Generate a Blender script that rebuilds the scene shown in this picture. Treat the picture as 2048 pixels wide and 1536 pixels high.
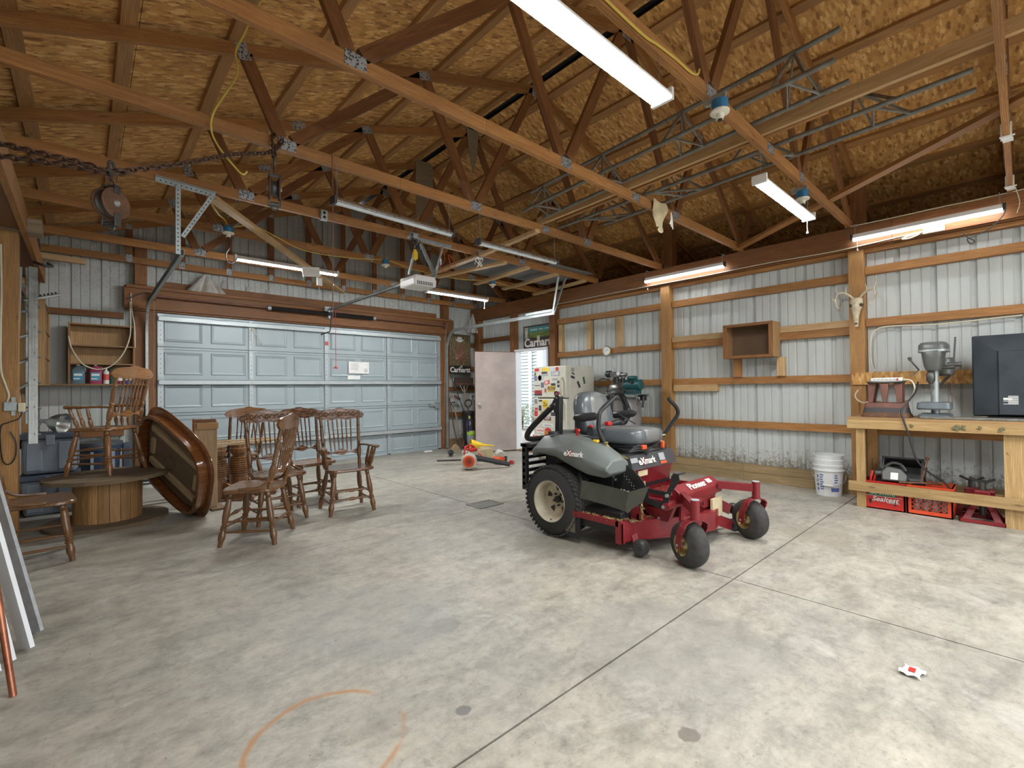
import bpy, bmesh, math, random
from mathutils import Vector, Matrix, Euler
R = random.Random(7)
sc = bpy.context.scene
COL = sc.collection
pi = math.pi
for _o in list(bpy.data.objects): bpy.data.objects.remove(_o, do_unlink=True)

# ---------------------------------------------------------------- camera
cam_d = bpy.data.cameras.new('camera'); cam = bpy.data.objects.new('camera', cam_d); COL.objects.link(cam)
YAW, PITCH, ROLL = 0.7399, 0.0111, -0.0112
_f = Vector((math.sin(YAW)*math.cos(PITCH), math.cos(YAW)*math.cos(PITCH), math.sin(PITCH)))
_r = Vector((math.cos(YAW), -math.sin(YAW), 0)); _u = _r.cross(_f)
_r2 = _r*math.cos(ROLL)+_u*math.sin(ROLL); _u2 = -_r*math.sin(ROLL)+_u*math.cos(ROLL)
_m = Matrix((_r2, _u2, -_f)).transposed().to_4x4(); _m.translation = Vector((0, 0, 1.2735))
cam.matrix_world = _m
cam_d.sensor_width = 36; cam_d.lens = 934.683/2048*36; cam_d.clip_start = .02; cam_d.clip_end = 200
sc.camera = cam
sc.view_settings.view_transform = 'Standard'; sc.view_settings.look = 'None'
sc.view_settings.gamma = 1; sc.view_settings.use_curve_mapping = False
sc.view_settings.exposure = 1.92
sc.cycles.use_adaptive_sampling = True; sc.cycles.adaptive_threshold = .015; sc.cycles.max_bounces = 7; sc.cycles.diffuse_bounces = 5; sc.cycles.glossy_bounces = 3
sc.cycles.sample_clamp_indirect = 6; sc.cycles.use_denoising = True
# ---------------------------------------------------------------- overcast sky seen through the open end and the side door
w = bpy.data.worlds.new('sky'); sc.world = w; w.use_nodes = True
_n = w.node_tree.nodes; _l = w.node_tree.links
_bg = _n['Background']; _bg.inputs[0].default_value = (.90, .95, 1, 1); _bg.inputs[1].default_value = 1.0
LAMP_E = 43.0       # emission strength of a lit shop light lens

# ---------------------------------------------------------------- objects
def tag(o, label=None, cat=None, group=None, kind=None):
    if label: o['label'] = label
    if cat: o['category'] = cat
    if group: o['group'] = group
    if kind: o['kind'] = kind
    return o
def thing(name, label, cat, loc=(0, 0, 0), rz=0, group=None, rot=None):
    o = bpy.data.objects.new(name, None); COL.objects.link(o); o.location = loc
    o.rotation_euler = rot if rot else (0, 0, rz); o.empty_display_size = .1
    return tag(o, label, cat, group)
def struct(name, loc=(0, 0, 0)):
    o = bpy.data.objects.new(name, None); COL.objects.link(o); o.location = loc; o.empty_display_size = .1
    return tag(o, kind='structure')
def tree(o, parent=None):
    c = o.copy(); COL.objects.link(c)
    if parent: c.parent = parent
    for ch in o.children: tree(ch, c)
    return c
def frame(a, b, up=(0, 0, 1)):
    """matrix: local x runs from a to b, local z close to up"""
    a, b = Vector(a), Vector(b); x = (b-a).normalized(); up = Vector(up)
    if abs(x.dot(up)) > .999: up = Vector((0, 1, 0)) if abs(x.y) < .9 else Vector((1, 0, 0))
    y = up.cross(x).normalized(); z = x.cross(y)
    m = Matrix((x, y, z)).transposed().to_4x4(); m.translation = a
    return m
class B:
    def __init__(s): s.v = []; s.f = []; s.uv = []; s.mi = []; s.cur = 0
    def add(s, vs, fs, uvs=None, M=None):
        n = len(s.v)
        if M is not None: vs = [M @ Vector(p) for p in vs]
        s.v += [tuple(p) for p in vs]
        o = (R.random()*37, R.random()*37)
        for k, f in enumerate(fs):
            s.f.append([n+i for i in f]); s.mi.append(s.cur)
            if uvs: s.uv.append([(a+o[0], b+o[1]) for a, b in uvs[k]])
            else:
                P = [Vector(vs[i]) for i in f]; nn = (P[1]-P[0]).cross(P[-1]-P[0]); ax = max(range(3), key=lambda i: abs(nn[i]))
                A = [(1, 2), (0, 2), (0, 1)][ax]
                s.uv.append([(p[A[0]]+o[0], p[A[1]]+o[1]) for p in P])
        return s
    def box(s, x0, x1, y0, y1, z0, z1, M=None, grain=None):
        vs = [(x0, y0, z0), (x1, y0, z0), (x1, y1, z0), (x0, y1, z0), (x0, y0, z1), (x1, y0, z1), (x1, y1, z1), (x0, y1, z1)]
        fs = [(0, 3, 2, 1), (4, 5, 6, 7), (0, 1, 5, 4), (2, 3, 7, 6), (1, 2, 6, 5), (3, 0, 4, 7)]
        d = [abs(x1-x0), abs(y1-y0), abs(z1-z0)]; g = grain if grain is not None else max(range(3), key=lambda i: d[i])
        uvs = []
        for f, ax in zip(fs, (2, 2, 1, 1, 0, 0)):
            A = [i for i in range(3) if i != ax]
            if g in A: u, v = g, [i for i in A if i != g][0]
            else: u, v = A
            uvs.append([(vs[i][u], vs[i][v]) for i in f])
        return s.add(vs, fs, uvs, M)
    def cbox(s, c, d, M=None, grain=None):
        return s.box(c[0]-d[0]/2, c[0]+d[0]/2, c[1]-d[1]/2, c[1]+d[1]/2, c[2]-d[2]/2, c[2]+d[2]/2, M, grain)
    def bar(s, a, b, w, h, up=(0, 0, 1), ext=0):
        L = (Vector(b)-Vector(a)).length
        return s.box(-ext, L+ext, -w/2, w/2, -h/2, h/2, frame(a, b, up), 0)
    def lathe(s, prof, a=(0, 0, 0), b=(0, 0, 1), n=12, cap=True, M=None):
        """prof: (t, r), t runs 0..1 from a to b"""
        fr = frame(a, b); L = (Vector(b)-Vector(a)).length
        if M is not None: fr = M @ fr
        vs = []; fs = []; uvs = []
        for t, r in prof:
            for i in range(n):
                an = 2*pi*i/n; vs.append((t*L, r*math.cos(an), r*math.sin(an)))
        for k in range(len(prof)-1):
            for i in range(n):
                j = (i+1) % n; fs.append((k*n+i, k*n+j, (k+1)*n+j, (k+1)*n+i)[::-1])
                u0, u1 = prof[k][0]*L, prof[k+1][0]*L; v0, v1 = i/n*.25, (i+1)/n*.25
                uvs.append([(u0, v0), (u0, v1), (u1, v1), (u1, v0)][::-1])
        if cap:
            for k, rev in ((0, 0), (len(prof)-1, 1)):
                if prof[k][1] > 1e-5:
                    f = list(range(k*n, k*n+n)); f = f if rev == 1 else f[::-1]
                    fs.append(f); uvs.append([(vs[i][1], vs[i][2]) for i in f])
        return s.add(vs, fs, uvs, fr)
    def cyl(s, a, b, r, r2=None, n=12, cap=True, M=None): return s.lathe([(0, r), (1, r if r2 is None else r2)], a, b, n, cap, M)
    def tube(s, pts, r, n=8, closed=False, flat=None):
        P = [Vector(p) for p in pts]; N = len(P); vs = []; fs = []; uvs = []; ref = None; acc = 0; us = []
        rs = r if isinstance(r, (list, tuple)) else [r]*N
        for i, p in enumerate(P):
            if closed: t = P[(i+1) % N]-P[i-1]
            else: t = P[min(i+1, N-1)]-P[max(i-1, 0)]
            t.normalize()
            if ref is None: ref = Vector((0, 0, 1)) if abs(t.z) < .9 else Vector((1, 0, 0))
            ref = (ref-t*ref.dot(t)).normalized(); q = t.cross(ref)
            if i: acc += (P[i]-P[i-1]).length
            us.append(acc)
            for k in range(n):
                an = 2*pi*k/n; ca, sa = math.cos(an), math.sin(an)
                if flat: sa *= flat
                vs.append(p+(ref*ca+q*sa)*rs[i])
        for i in range(N if closed else N-1):
            j = (i+1) % N
            for k in range(n):
                m = (k+1) % n; fs.append((i*n+k, i*n+m, j*n+m, j*n+k)); a, b = us[i], us[i]+(P[j]-P[i]).length
                uvs.append([(a, k/n*.1), (a, (k+1)/n*.1), (b, (k+1)/n*.1), (b, k/n*.1)])
        if not closed:
            f = list(range(n))[::-1]; fs.append(f); uvs.append([(0, 0)]*n)
            f = list(range((N-1)*n, N*n)); fs.append(f); uvs.append([(0, 0)]*n)
        return s.add(vs, fs, uvs)
    def prism(s, poly, z0, z1, M=None, hole=None):
        n = len(poly); vs = [(x, y, z0) for x, y in poly]+[(x, y, z1) for x, y in poly]
        fs = [list(range(n))[::-1], list(range(n, 2*n))]+[(i, (i+1) % n, n+(i+1) % n, n+i) for i in range(n)]
        uvs = [[(poly[i][0], poly[i][1]) for i in fs[0]], [(poly[i-n][0], poly[i-n][1]) for i in fs[1]]]
        for f in fs[2:]: uvs.append([(vs[i][0]+vs[i][1], vs[i][2]) for i in f])
        return s.add(vs, fs, uvs, M)
    def ball(s, c, r, n=10, m=7, sz=1, M=None):
        pr = [(.5-.5*math.cos(pi*k/m), max(1e-6, r*math.sin(pi*k/m))) for k in range(m+1)]
        return s.lathe(pr, (c[0], c[1], c[2]-r*sz), (c[0], c[1], c[2]+r*sz), n, False, M)
    def grid(s, fn, nu, nv, thick=None, M=None):
        """surface fn(u,v) 0..1; thick: second surface moved by fn2"""
        vs = [Vector(fn(i/nu, j/nv)) for j in range(nv+1) for i in range(nu+1)]; W = nu+1
        fs = [(j*W+i, j*W+i+1, (j+1)*W+i+1, (j+1)*W+i) for j in range(nv) for i in range(nu)]
        if thick is not None:
            n = len(vs); t = Vector(thick); vs2 = [p+t for p in vs]; fs2 = [tuple(n+i for i in f[::-1]) for f in fs]
            rim = [i for i in range(nu)]+[nu+j*W for j in range(nv)]+[nv*W+nu-i for i in range(nu)]+[(nv-j)*W for j in range(nv)]
            sd = [(rim[(k+1) % len(rim)], rim[k], n+rim[k], n+rim[(k+1) % len(rim)]) for k in range(len(rim))]
            vs += vs2; fs += fs2+sd
        return s.add(vs, fs, None, M)
    def swap(s):
        s.uv = [[(b, a) for a, b in f] for f in s.uv]; return s
    def build(s, name, m, parent=None, smooth=35, loc=None, bevel=0, label=None, kind=None, world=False):
        me = bpy.data.meshes.new(name)
        V = s.v
        if world and parent is not None:
            off = Vector((0, 0, 0)); p = parent
            while p is not None: off += p.location; p = p.parent
            V = [tuple(Vector(v)-off) for v in V]
        me.from_pydata(V, [], s.f)
        ul = me.uv_layers.new(name='UVMap'); flat = [c for f in s.uv for uv in f for c in uv]
        ul.data.foreach_set('uv', flat)
        ms = m if isinstance(m, (list, tuple)) else [m]
        for x in ms: me.materials.append(x)
        if len(ms) > 1: me.polygons.foreach_set('material_index', s.mi)
        me.validate(); me.update()
        if smooth: me.shade_smooth(); me.set_sharp_from_angle(angle=math.radians(smooth))
        o = bpy.data.objects.new(name, me); COL.objects.link(o)
        if parent is not None: o.parent = parent
        if loc: o.location = loc
        if bevel:
            b = o.modifiers.new('bevel', 'BEVEL'); b.width = bevel; b.segments = 2; b.limit_method = 'ANGLE'; b.angle_limit = math.radians(40)
        if label: o['label'] = label
        if kind: o['kind'] = kind
        return o
def text(s, size, m, parent, M, name='lettering', bold=0, depth=.0012, sx=1, shear=0):
    """flat raised lettering; M places its left-bottom corner: local x along the line, y up, z out"""
    c = bpy.data.curves.new(name, 'FONT'); c.body = s; c.size = size; c.extrude = depth; c.offset = bold; c.align_x = 'CENTER'; c.align_y = 'CENTER'; c.shear = shear
    c.resolution_u = 3
    o = bpy.data.objects.new('tmp', c); COL.objects.link(o)
    dg = bpy.context.evaluated_depsgraph_get(); dg.update()
    me = bpy.data.meshes.new_from_object(o.evaluated_get(dg)); bpy.data.objects.remove(o, do_unlink=True)
    me.name = name; me.materials.clear(); me.materials.append(m)
    off = Vector((0, 0, 0)); p = parent
    while p is not None: off += p.location; p = p.parent
    T = Matrix.Translation(-off) @ M @ Matrix.Diagonal((sx, 1, 1, 1))
    me.transform(T)
    q = bpy.data.objects.new(name, me); COL.objects.link(q); q.parent = parent
    return q
def basis(o, x, y):
    x = Vector(x).normalized(); y = Vector(y); y = (y-x*y.dot(x)).normalized(); z = x.cross(y)
    m = Matrix((x, y, z)).transposed().to_4x4(); m.translation = Vector(o)
    return m
def curve_pts(P, n=8):
    """Catmull-Rom through points"""
    P = [Vector(p) for p in P]; Q = [P[0]*2-P[1]]+P+[P[-1]*2-P[-2]]; out = []
    for i in range(1, len(Q)-2):
        for k in range(n):
            t = k/n; a, b, c, d = Q[i-1], Q[i], Q[i+1], Q[i+2]
            out.append(.5*((2*b)+(c-a)*t+(2*a-5*b+4*c-d)*t*t+(3*b-a-3*c+d)*t**3))
    out.append(P[-1]); return out

# ---------------------------------------------------------------- materials
class NT:
    def __init__(s, name):
        s.m = bpy.data.materials.new(name); s.m.use_nodes = True; s.t = s.m.node_tree; s.N = s.t.nodes; s.L = s.t.links
        s.b = s.N['Principled BSDF']
    def n(s, t, **k):
        q = s.N.new(t)
        for a, v in k.items():
            if a in q.inputs: s.set(q, a, v)
            else: setattr(q, a, v)
        return q
    def set(s, q, a, v):
        if hasattr(v, 'is_output') or isinstance(v, bpy.types.NodeSocket): s.L.new(v, q.inputs[a])
        else: q.inputs[a].default_value = v
    def noise(s, vec, scale, detail=4, rough=.6, dist=0):
        q = s.n('ShaderNodeTexNoise'); s.set(q, 'Scale', scale); s.set(q, 'Detail', detail); s.set(q, 'Roughness', rough); s.set(q, 'Distortion', dist)
        if vec is not None: s.L.new(vec, q.inputs['Vector'])
        return q.outputs['Fac']
    def ramp(s, fac, stops):
        q = s.n('ShaderNodeValToRGB'); s.L.new(fac, q.inputs[0]); e = q.color_ramp.elements
        while len(e) < len(stops): e.new(.5)
        for k, (p, c) in enumerate(stops): e[k].position = p; e[k].color = (c, c, c, 1) if isinstance(c, (int, float)) else (*c, 1)
        return q.outputs[0]
    def mix(s, fac, a, b, mode='MIX'):
        q = s.n('ShaderNodeMix', data_type='RGBA', blend_type=mode)
        for i, v in ((0, fac), (6, a), (7, b)):
            if isinstance(v, bpy.types.NodeSocket): s.L.new(v, q.inputs[i])
            elif i == 0: q.inputs[0].default_value = v
            else: q.inputs[i].default_value = (*v, 1) if len(v) == 3 else v
        return q.outputs[2]
    def math(s, op, a, b=0, c=0):
        q = s.n('ShaderNodeMath', operation=op)
        for i, v in enumerate((a, b, c)):
            if isinstance(v, bpy.types.NodeSocket): s.L.new(v, q.inputs[i])
            else: q.inputs[i].default_value = v
        return q.outputs[0]
    def map(s, vec, scale=(1, 1, 1), loc=(0, 0, 0), rot=(0, 0, 0)):
        q = s.n('ShaderNodeMapping'); s.L.new(vec, q.inputs[0]); q.inputs['Scale'].default_value = scale; q.inputs['Location'].default_value = loc; q.inputs['Rotation'].default_value = rot
        return q.outputs[0]
    def out(s, col=None, rough=None, bump=None, bs=.3, bd=.005, **k):
        if col is not None: s.set(s.b, 'Base Color', col if isinstance(col, bpy.types.NodeSocket) else (*col, 1))
        if rough is not None: s.set(s.b, 'Roughness', rough)
        if bump is not None:
            q = s.n('ShaderNodeBump'); q.inputs['Strength'].default_value = bs; q.inputs['Distance'].default_value = bd
            s.L.new(bump, q.inputs['Height']); s.L.new(q.outputs[0], s.b.inputs['Normal'])
        for a, v in k.items(): s.set(s.b, a.replace('_', ' '), v)
        return s.m
    @property
    def obj(s): return s.n('ShaderNodeTexCoord').outputs['Object']
    @property
    def uv(s): return s.n('ShaderNodeTexCoord').outputs['UV']
    @property
    def pos(s): return s.n('ShaderNodeNewGeometry').outputs['Position']
def dk(c, k): return tuple(x*k for x in c)
def paint(name, c, rough=.5, metal=0, var=.12, scale=6, bump=.08, wear=None, wearlvl=.62, **k):
    t = NT(name); v = t.obj; n = t.noise(v, scale, 5, .65)
    col = t.ramp(n, [(.3, dk(c, 1-var)), (.7, tuple(min(1, x*(1+var)) for x in c))])
    if wear:
        m = t.ramp(t.noise(v, scale*3.1, 6, .75), [(wearlvl, 0.), (min(1, wearlvl+.06), 1.)]); col = t.mix(m, col, wear)
    fine = t.noise(v, scale*30, 2, .5)
    return t.out(col, t.ramp(n, [(.3, max(0, rough-.08)), (.7, min(1, rough+.08))]), fine, bump, .002, Metallic=metal, **k)
def wood(name, c1, c2, rough=.65, knots=.5, gs=1, dark=None, coat=0, bump=.25, var=.3):
    """boards: u of the UV runs along the grain"""
    t = NT(name); uv = t.uv
    st = t.map(uv, (1.2*gs, 14*gs, 1)); n1 = t.noise(st, 2.2, 6, .6, 1.2)
    wv = t.n('ShaderNodeTexWave', wave_type='BANDS', bands_direction='Y'); t.set(wv, 'Scale', 7.); t.set(wv, 'Distortion', 7.); t.set(wv, 'Detail', 3.); t.set(wv, 'Detail Scale', 1.2)
    t.L.new(t.map(uv, (.5*gs, 4.5*gs, 1)), wv.inputs['Vector'])
    g = t.mix(.22, n1, wv.outputs['Fac'])
    col = t.ramp(g, [(.25, dk(c1, .8)), (.5, c1), (.75, c2)])
    big = t.noise(t.map(uv, (.35, .35, 1)), 1.3, 3, .5)
    col = t.mix(1., col, t.ramp(big, [(.3, 1-var), (.7, 1+var*.35)]), 'MULTIPLY')
    if knots:
        vo = t.n('ShaderNodeTexVoronoi'); t.set(vo, 'Scale', 1.); t.L.new(t.map(uv, (2.6, 9, 1)), vo.inputs['Vector'])
        k = t.ramp(vo.outputs['Distance'], [(.05, 1.), (.13, 0.)]); kk = t.math('MULTIPLY', k, knots)
        col = t.mix(kk, col, dark or dk(c1, .25))
    sp = t.ramp(t.noise(t.obj, 38, 3, .7), [(.67, 0.), (.73, .75)]); col = t.mix(sp, col, dk(c1, .28))
    return t.out(col, t.ramp(n1, [(.3, rough-.1), (.7, rough+.1)]), g, bump, .003, **({'Coat_Weight': coat, 'Coat_Roughness': .12} if coat else {}))
M = {}
M['fir'] = wood('fir_framing', (.33, .145, .04), (.55, .285, .095))
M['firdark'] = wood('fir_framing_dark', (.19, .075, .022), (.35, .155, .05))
M['firlight'] = wood('fir_framing_pale', (.52, .33, .15), (.70, .50, .27), knots=.3)
M['post'] = wood('treated_post', (.35, .175, .055), (.54, .31, .115), knots=.7)
M['purlin'] = wood('purlin', (.38, .19, .065), (.60, .34, .135), knots=.8)
M['skirt'] = wood('weathered_skirt', (.30, .21, .10), (.46, .36, .22), rough=.85, knots=.2)
M['ply'] = wood('plywood', (.38, .22, .09), (.56, .36, .17), knots=.3, gs=.5)
M['plydark'] = wood('plywood_shelf', (.27, .145, .06), (.42, .25, .11), knots=.3, gs=.6)
M['oldply'] = wood('grey_plywood', (.30, .23, .15), (.44, .36, .26), rough=.85, knots=.2)
M['oak'] = wood('dark_stained_oak', (.135, .058, .018), (.27, .13, .045), rough=.32, knots=0, gs=1.6, coat=.5, bump=.12)
M['oakmid'] = wood('warm_stained_oak', (.24, .105, .035), (.38, .19, .07), rough=.3, knots=0, gs=1.6, coat=.5, bump=.12)
M['tabletop'] = wood('glossy_tabletop_oak', (.19, .065, .018), (.30, .12, .038), rough=.2, knots=0, gs=1., coat=.9, bump=.06)
M['rawoak'] = wood('unfinished_oak', (.50, .36, .20), (.66, .52, .34), rough=.7, knots=.15)
M['rawdark'] = wood('underside_wood', (.17, .115, .07), (.27, .19, .12), rough=.8, knots=.2)
M['spool'] = wood('spool_staves', (.33, .17, .06), (.47, .27, .11), rough=.6, knots=.3)
M['spooltop'] = wood('weathered_spool_disc', (.15, .105, .06), (.29, .21, .13), rough=.85, knots=.3)
M['bench'] = wood('bench_lumber', (.38, .24, .095), (.56, .40, .19), knots=.7)
M['handle'] = wood('tool_handle', (.36, .27, .17), (.52, .42, .28), rough=.7, knots=0)
def osb(name, a, b, hi, lo, rot=(0, 0, 0)):
    t = NT(name); v = t.map(t.pos, rot=rot); col = None; hs = None
    base = t.ramp(t.noise(v, 30, 6, .75), [(.3, a), (.7, b)]); col = base
    for k, (ang, sx, sy, amt) in enumerate(((.3, 11, 30, .8), (1.25, 12, 30, .75), (-.6, 15, 38, .7))):
        q = t.map(v, (sx, sy, 1.), (k*3.1, k*1.7, 0), (0, 0, ang))
        vo = t.n('ShaderNodeTexVoronoi', voronoi_dimensions='2D'); t.set(vo, 'Scale', 1.); t.set(vo, 'Randomness', 1.); t.L.new(q, vo.inputs['Vector'])
        sep = t.n('ShaderNodeSeparateColor'); t.L.new(vo.outputs['Color'], sep.inputs[0])
        ed = t.ramp(vo.outputs['Distance'], [(.42, 1.), (.62, 0.)])
        msk = t.math('MULTIPLY', t.ramp(sep.outputs[0], [(.45, 0.), (.5, 1.)]), t.math('MULTIPLY', ed, amt))
        chip = t.ramp(sep.outputs[1], [(0., lo), (.3, a), (.7, b), (1., hi)])
        col = t.mix(msk, col, chip); h = t.math('MULTIPLY', msk, sep.outputs[2]); hs = h if hs is None else t.math('ADD', hs, h)
    gap = t.ramp(t.noise(t.map(v, (1, 1.8, 1)), 34, 3, .6), [(.63, 0.), (.70, .85)]); col = t.mix(gap, col, dk(lo, .35))
    big = t.noise(v, 1.1, 3, .5); col = t.mix(1., col, t.ramp(big, [(.3, .82), (.7, 1.08)]), 'MULTIPLY')
    return t.out(col, .75, hs, .35, .004)
_o = ((.50, .25, .07), (.72, .40, .13), (.95, .64, .28), (.22, .09, .025))
M['osb'] = osb('strand_board', *_o); M['osbwall'] = osb('strand_board_upright', *_o, rot=(0, pi/2, 0))
def siding(name, c, dirt, dl, z0, z1):
    t = NT(name); v = t.pos
    sepp = t.n('ShaderNodeSeparateXYZ'); t.L.new(v, sepp.inputs[0]); z = sepp.outputs[2]
    col = t.ramp(t.noise(t.map(v, (1, 1, .35)), 2.2, 5, .6), [(.3, dk(c, .88)), (.7, dk(c, 1.04))])
    streak = t.ramp(t.noise(t.map(v, (9, 9, .5)), 1., 5, .7), [(.55, 0.), (.8, .25)]); col = t.mix(streak, col, dk(c, .72))
    zz = t.n('ShaderNodeMapRange'); t.L.new(z, zz.inputs[0]); zz.inputs[1].default_value = z0; zz.inputs[2].default_value = z1; zz.inputs[3].default_value = .26; zz.inputs[4].default_value = -.12
    sp = t.math('ADD', t.noise(v, 26, 8, .8), zz.outputs[0]); m = t.ramp(sp, [(.62, 0.), (.74, dl)]); col = t.mix(m, col, dirt)
    fl = t.ramp(t.noise(v, 60, 2, .5), [(.74, 0.), (.78, .7)]); col = t.mix(fl, col, (.12, .11, .10))
    return t.out(col, .6, t.noise(v, 3, 2, .5), .1, .01)
M['siding'] = siding('white_steel_siding', (.52, .555, .54), (.17, .14, .10), .85, 0.15, .75)
M['sidingback'] = siding('stained_steel_siding', (.52, .55, .53), (.24, .22, .19), .38, 3.6, 1.2)
def concrete():
    t = NT('concrete'); v = t.pos; c = (.35, .33, .28)
    n1 = t.noise(v, .8, 6, .62); n2 = t.noise(v, 5, 8, .7); st = t.noise(t.map(v, (.8, 1.9, 1), rot=(0, 0, .35)), 3.4, 9, .78, .5)
    col = t.ramp(n1, [(.3, (.27, .265, .235)), (.5, c), (.7, (.42, .39, .32))])
    col = t.mix(1., col, t.ramp(n2, [(.25, .6), (.5, 1.), (.75, 1.2)]), 'MULTIPLY')
    col = t.mix(1., col, t.ramp(st, [(.3, .70), (.5, 1.), (.7, 1.18)]), 'MULTIPLY')
    col = t.mix(1., col, t.ramp(t.noise(v, 17, 9, .82), [(.3, .55), (.45, .95), (.7, 1.2)]), 'MULTIPLY')
    col = t.mix(t.ramp(t.noise(v, 7, 9, .85, 1.2), [(.60, 0.), (.66, .55)]), col, (.20, .18, .14))
    pale = t.ramp(t.noise(v, 2.1, 7, .8, .6), [(.56, 0.), (.68, .45)]); col = t.mix(pale, col, (.56, .56, .52))
    scr = t.ramp(t.noise(t.map(v, (2.2, 20, 1), rot=(0, 0, .5)), 1.8, 6, .8, .5), [(.64, 0.), (.72, .6)]); col = t.mix(scr, col, (.24, .205, .155))
    pit = t.ramp(t.noise(v, 42, 3, .6), [(.695, 0.), (.73, .8)]); col = t.mix(pit, col, (.09, .08, .06))
    wob = t.math('ADD', t.math('MULTIPLY', t.noise(v, 4, 4, .6), .6), t.math('MULTIPLY', t.noise(v, 24, 6, .8), .4))
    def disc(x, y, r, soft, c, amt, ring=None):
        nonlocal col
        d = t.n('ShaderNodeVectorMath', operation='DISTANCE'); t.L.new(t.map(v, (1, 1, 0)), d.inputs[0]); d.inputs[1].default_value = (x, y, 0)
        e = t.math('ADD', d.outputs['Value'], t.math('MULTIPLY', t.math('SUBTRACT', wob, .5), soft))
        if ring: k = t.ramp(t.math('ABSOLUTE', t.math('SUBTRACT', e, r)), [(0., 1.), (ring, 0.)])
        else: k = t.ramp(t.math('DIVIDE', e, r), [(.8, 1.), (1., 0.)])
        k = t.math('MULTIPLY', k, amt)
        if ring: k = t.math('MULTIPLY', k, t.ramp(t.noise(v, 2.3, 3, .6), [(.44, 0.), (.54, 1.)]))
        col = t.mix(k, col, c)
    disc(.66, 1.74, .27, .06, (.40, .17, .035), .85, .018)
    disc(1.44, 2.13, .085, .05, (.17, .17, .15), .6); disc(1.107, 1.517, .03, .12, (.12, .12, .12), .8)
    disc(1.355, 1.708, .04, .04, (.20, .20, .18), .5); disc(1.627, .845, .04, .12, (.12, .10, .08), .7)
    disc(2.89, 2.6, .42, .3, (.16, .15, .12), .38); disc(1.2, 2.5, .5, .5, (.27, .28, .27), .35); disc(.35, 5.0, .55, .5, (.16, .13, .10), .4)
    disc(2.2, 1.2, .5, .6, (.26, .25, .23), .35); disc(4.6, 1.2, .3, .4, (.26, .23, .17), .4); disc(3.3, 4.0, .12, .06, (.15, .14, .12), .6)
    return t.out(col, t.ramp(n2, [(.3, .42), (.7, .62)]), t.mix(.5, n2, pit), .22, .006)
M['concrete'] = concrete()
M['joint'] = paint('joint_filler', (.055, .048, .04), .95)
M['door'] = paint('garage_door_paint', (.335, .395, .42), .45, .1, .07, 3)
M['doorlight'] = paint('galvanised_strip', (.42, .46, .47), .45, .4, .1, 12, wear=(.12, .12, .11), wearlvl=.68)
M['galv'] = paint('galvanised_steel', (.38, .42, .42), .5, .6, .2, 14)
M['holes'] = paint('punched_hole', (.02, .02, .02), .9)
M['darkst'] = paint('dark_steel', (.10, .10, .095), .45, .7, .3, 10, wear=(.17, .08, .035), wearlvl=.62)
M['chainiron'] = paint('dark_chain_iron', (.075, .04, .025), .6, .5, .4, 18)
M['rust'] = paint('rusty_iron', (.135, .068, .036), .7, .35, .4, 18, wear=(.06, .045, .04), wearlvl=.55)
M['tower'] = paint('weathered_tower_steel', (.22, .22, .20), .5, .6, .3, 14, wear=(.14, .085, .05), wearlvl=.6)
M['black'] = paint('black_paint', (.018, .018, .02), .4, 0, .2, 8)
M['blackpl'] = paint('black_plastic', (.03, .03, .033), .45, 0, .2, 10)
M['rubber'] = paint('tyre_rubber', (.027, .027, .026), .75, 0, .35, 20, bump=.3)
M['rubberold'] = paint('scuffed_rubber', (.036, .035, .033), .75, 0, .4, 26, bump=.4)
M['red'] = paint('red_enamel', (.19, .013, .018), .38, 0, .25, 7, wear=(.20, .09, .06), wearlvl=.63)
M['redbright'] = paint('red_plastic', (.50, .025, .02), .4, 0, .12, 6)
M['orange'] = paint('orange_red_plastic', (.62, .065, .02), .42, 0, .12, 6)
M['stihl'] = paint('orange_plastic', (.70, .10, .03), .4, 0, .12, 6)
M['grey'] = paint('mower_grey_plastic', (.15, .17, .163), .38, 0, .12, 4)
M['vinyl'] = paint('grey_vinyl', (.105, .12, .13), .30, 0, .12, 5, bump=.05)
M['vinyllt'] = paint('pale_grey_vinyl', (.165, .17, .165), .35, 0, .12, 5)
M['tote'] = paint('grey_tote', (.20, .235, .275), .45, 0, .12, 4)
M['totelid'] = paint('dark_tote_lid', (.055, .07, .10), .45, 0, .12, 4)
M['cream'] = paint('cream_rim', (.52, .47, .36), .5, .1, .2, 9, wear=(.2, .15, .1), wearlvl=.66)
M['brass'] = paint('yellow_zinc', (.42, .34, .16), .35, .8, .2, 16)
M['white'] = paint('white_plastic', (.72, .72, .70), .4, 0, .06, 4)
M['bucket'] = paint('bucket_plastic', (.68, .70, .70), .45, 0, .1, 5, wear=(.42, .36, .27), wearlvl=.62)
M['whitep'] = paint('white_trim', (.74, .77, .80), .5, 0, .06, 4)
M['greyboard'] = paint('grey_trim_board', (.36, .38, .40), .7, 0, .2, 16)
M['ivory'] = paint('ivory_plastic', (.66, .58, .40), .45, 0, .08, 6)
M['cordw'] = paint('cream_cord', (.60, .55, .42), .5)
M['cordy'] = paint('yellow_cable', (.58, .43, .08), .5)
M['yellow'] = paint('yellow_plastic', (.80, .55, .03), .4)
M['blue'] = paint('blue_box_plastic', (.02, .15, .30), .45)
M['porcelain'] = paint('porcelain', (.68, .66, .56), .3)
M['doorleaf'] = paint('mauve_primer_door', (.40, .335, .31), .6, 0, .16, 2.2)
M['fridge'] = paint('fridge_enamel', (.60, .59, .50), .35, 0, .1, 3, wear=(.38, .35, .27), wearlvl=.68)
M['bluebin'] = paint('blue_bin', (.025, .045, .085), .45)
M['greybin'] = paint('slate_bin', (.06, .065, .075), .5)
M['bone'] = paint('bone', (.56, .49, .36), .7, 0, .3, 14, wear=(.30, .22, .12), wearlvl=.56)
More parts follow.
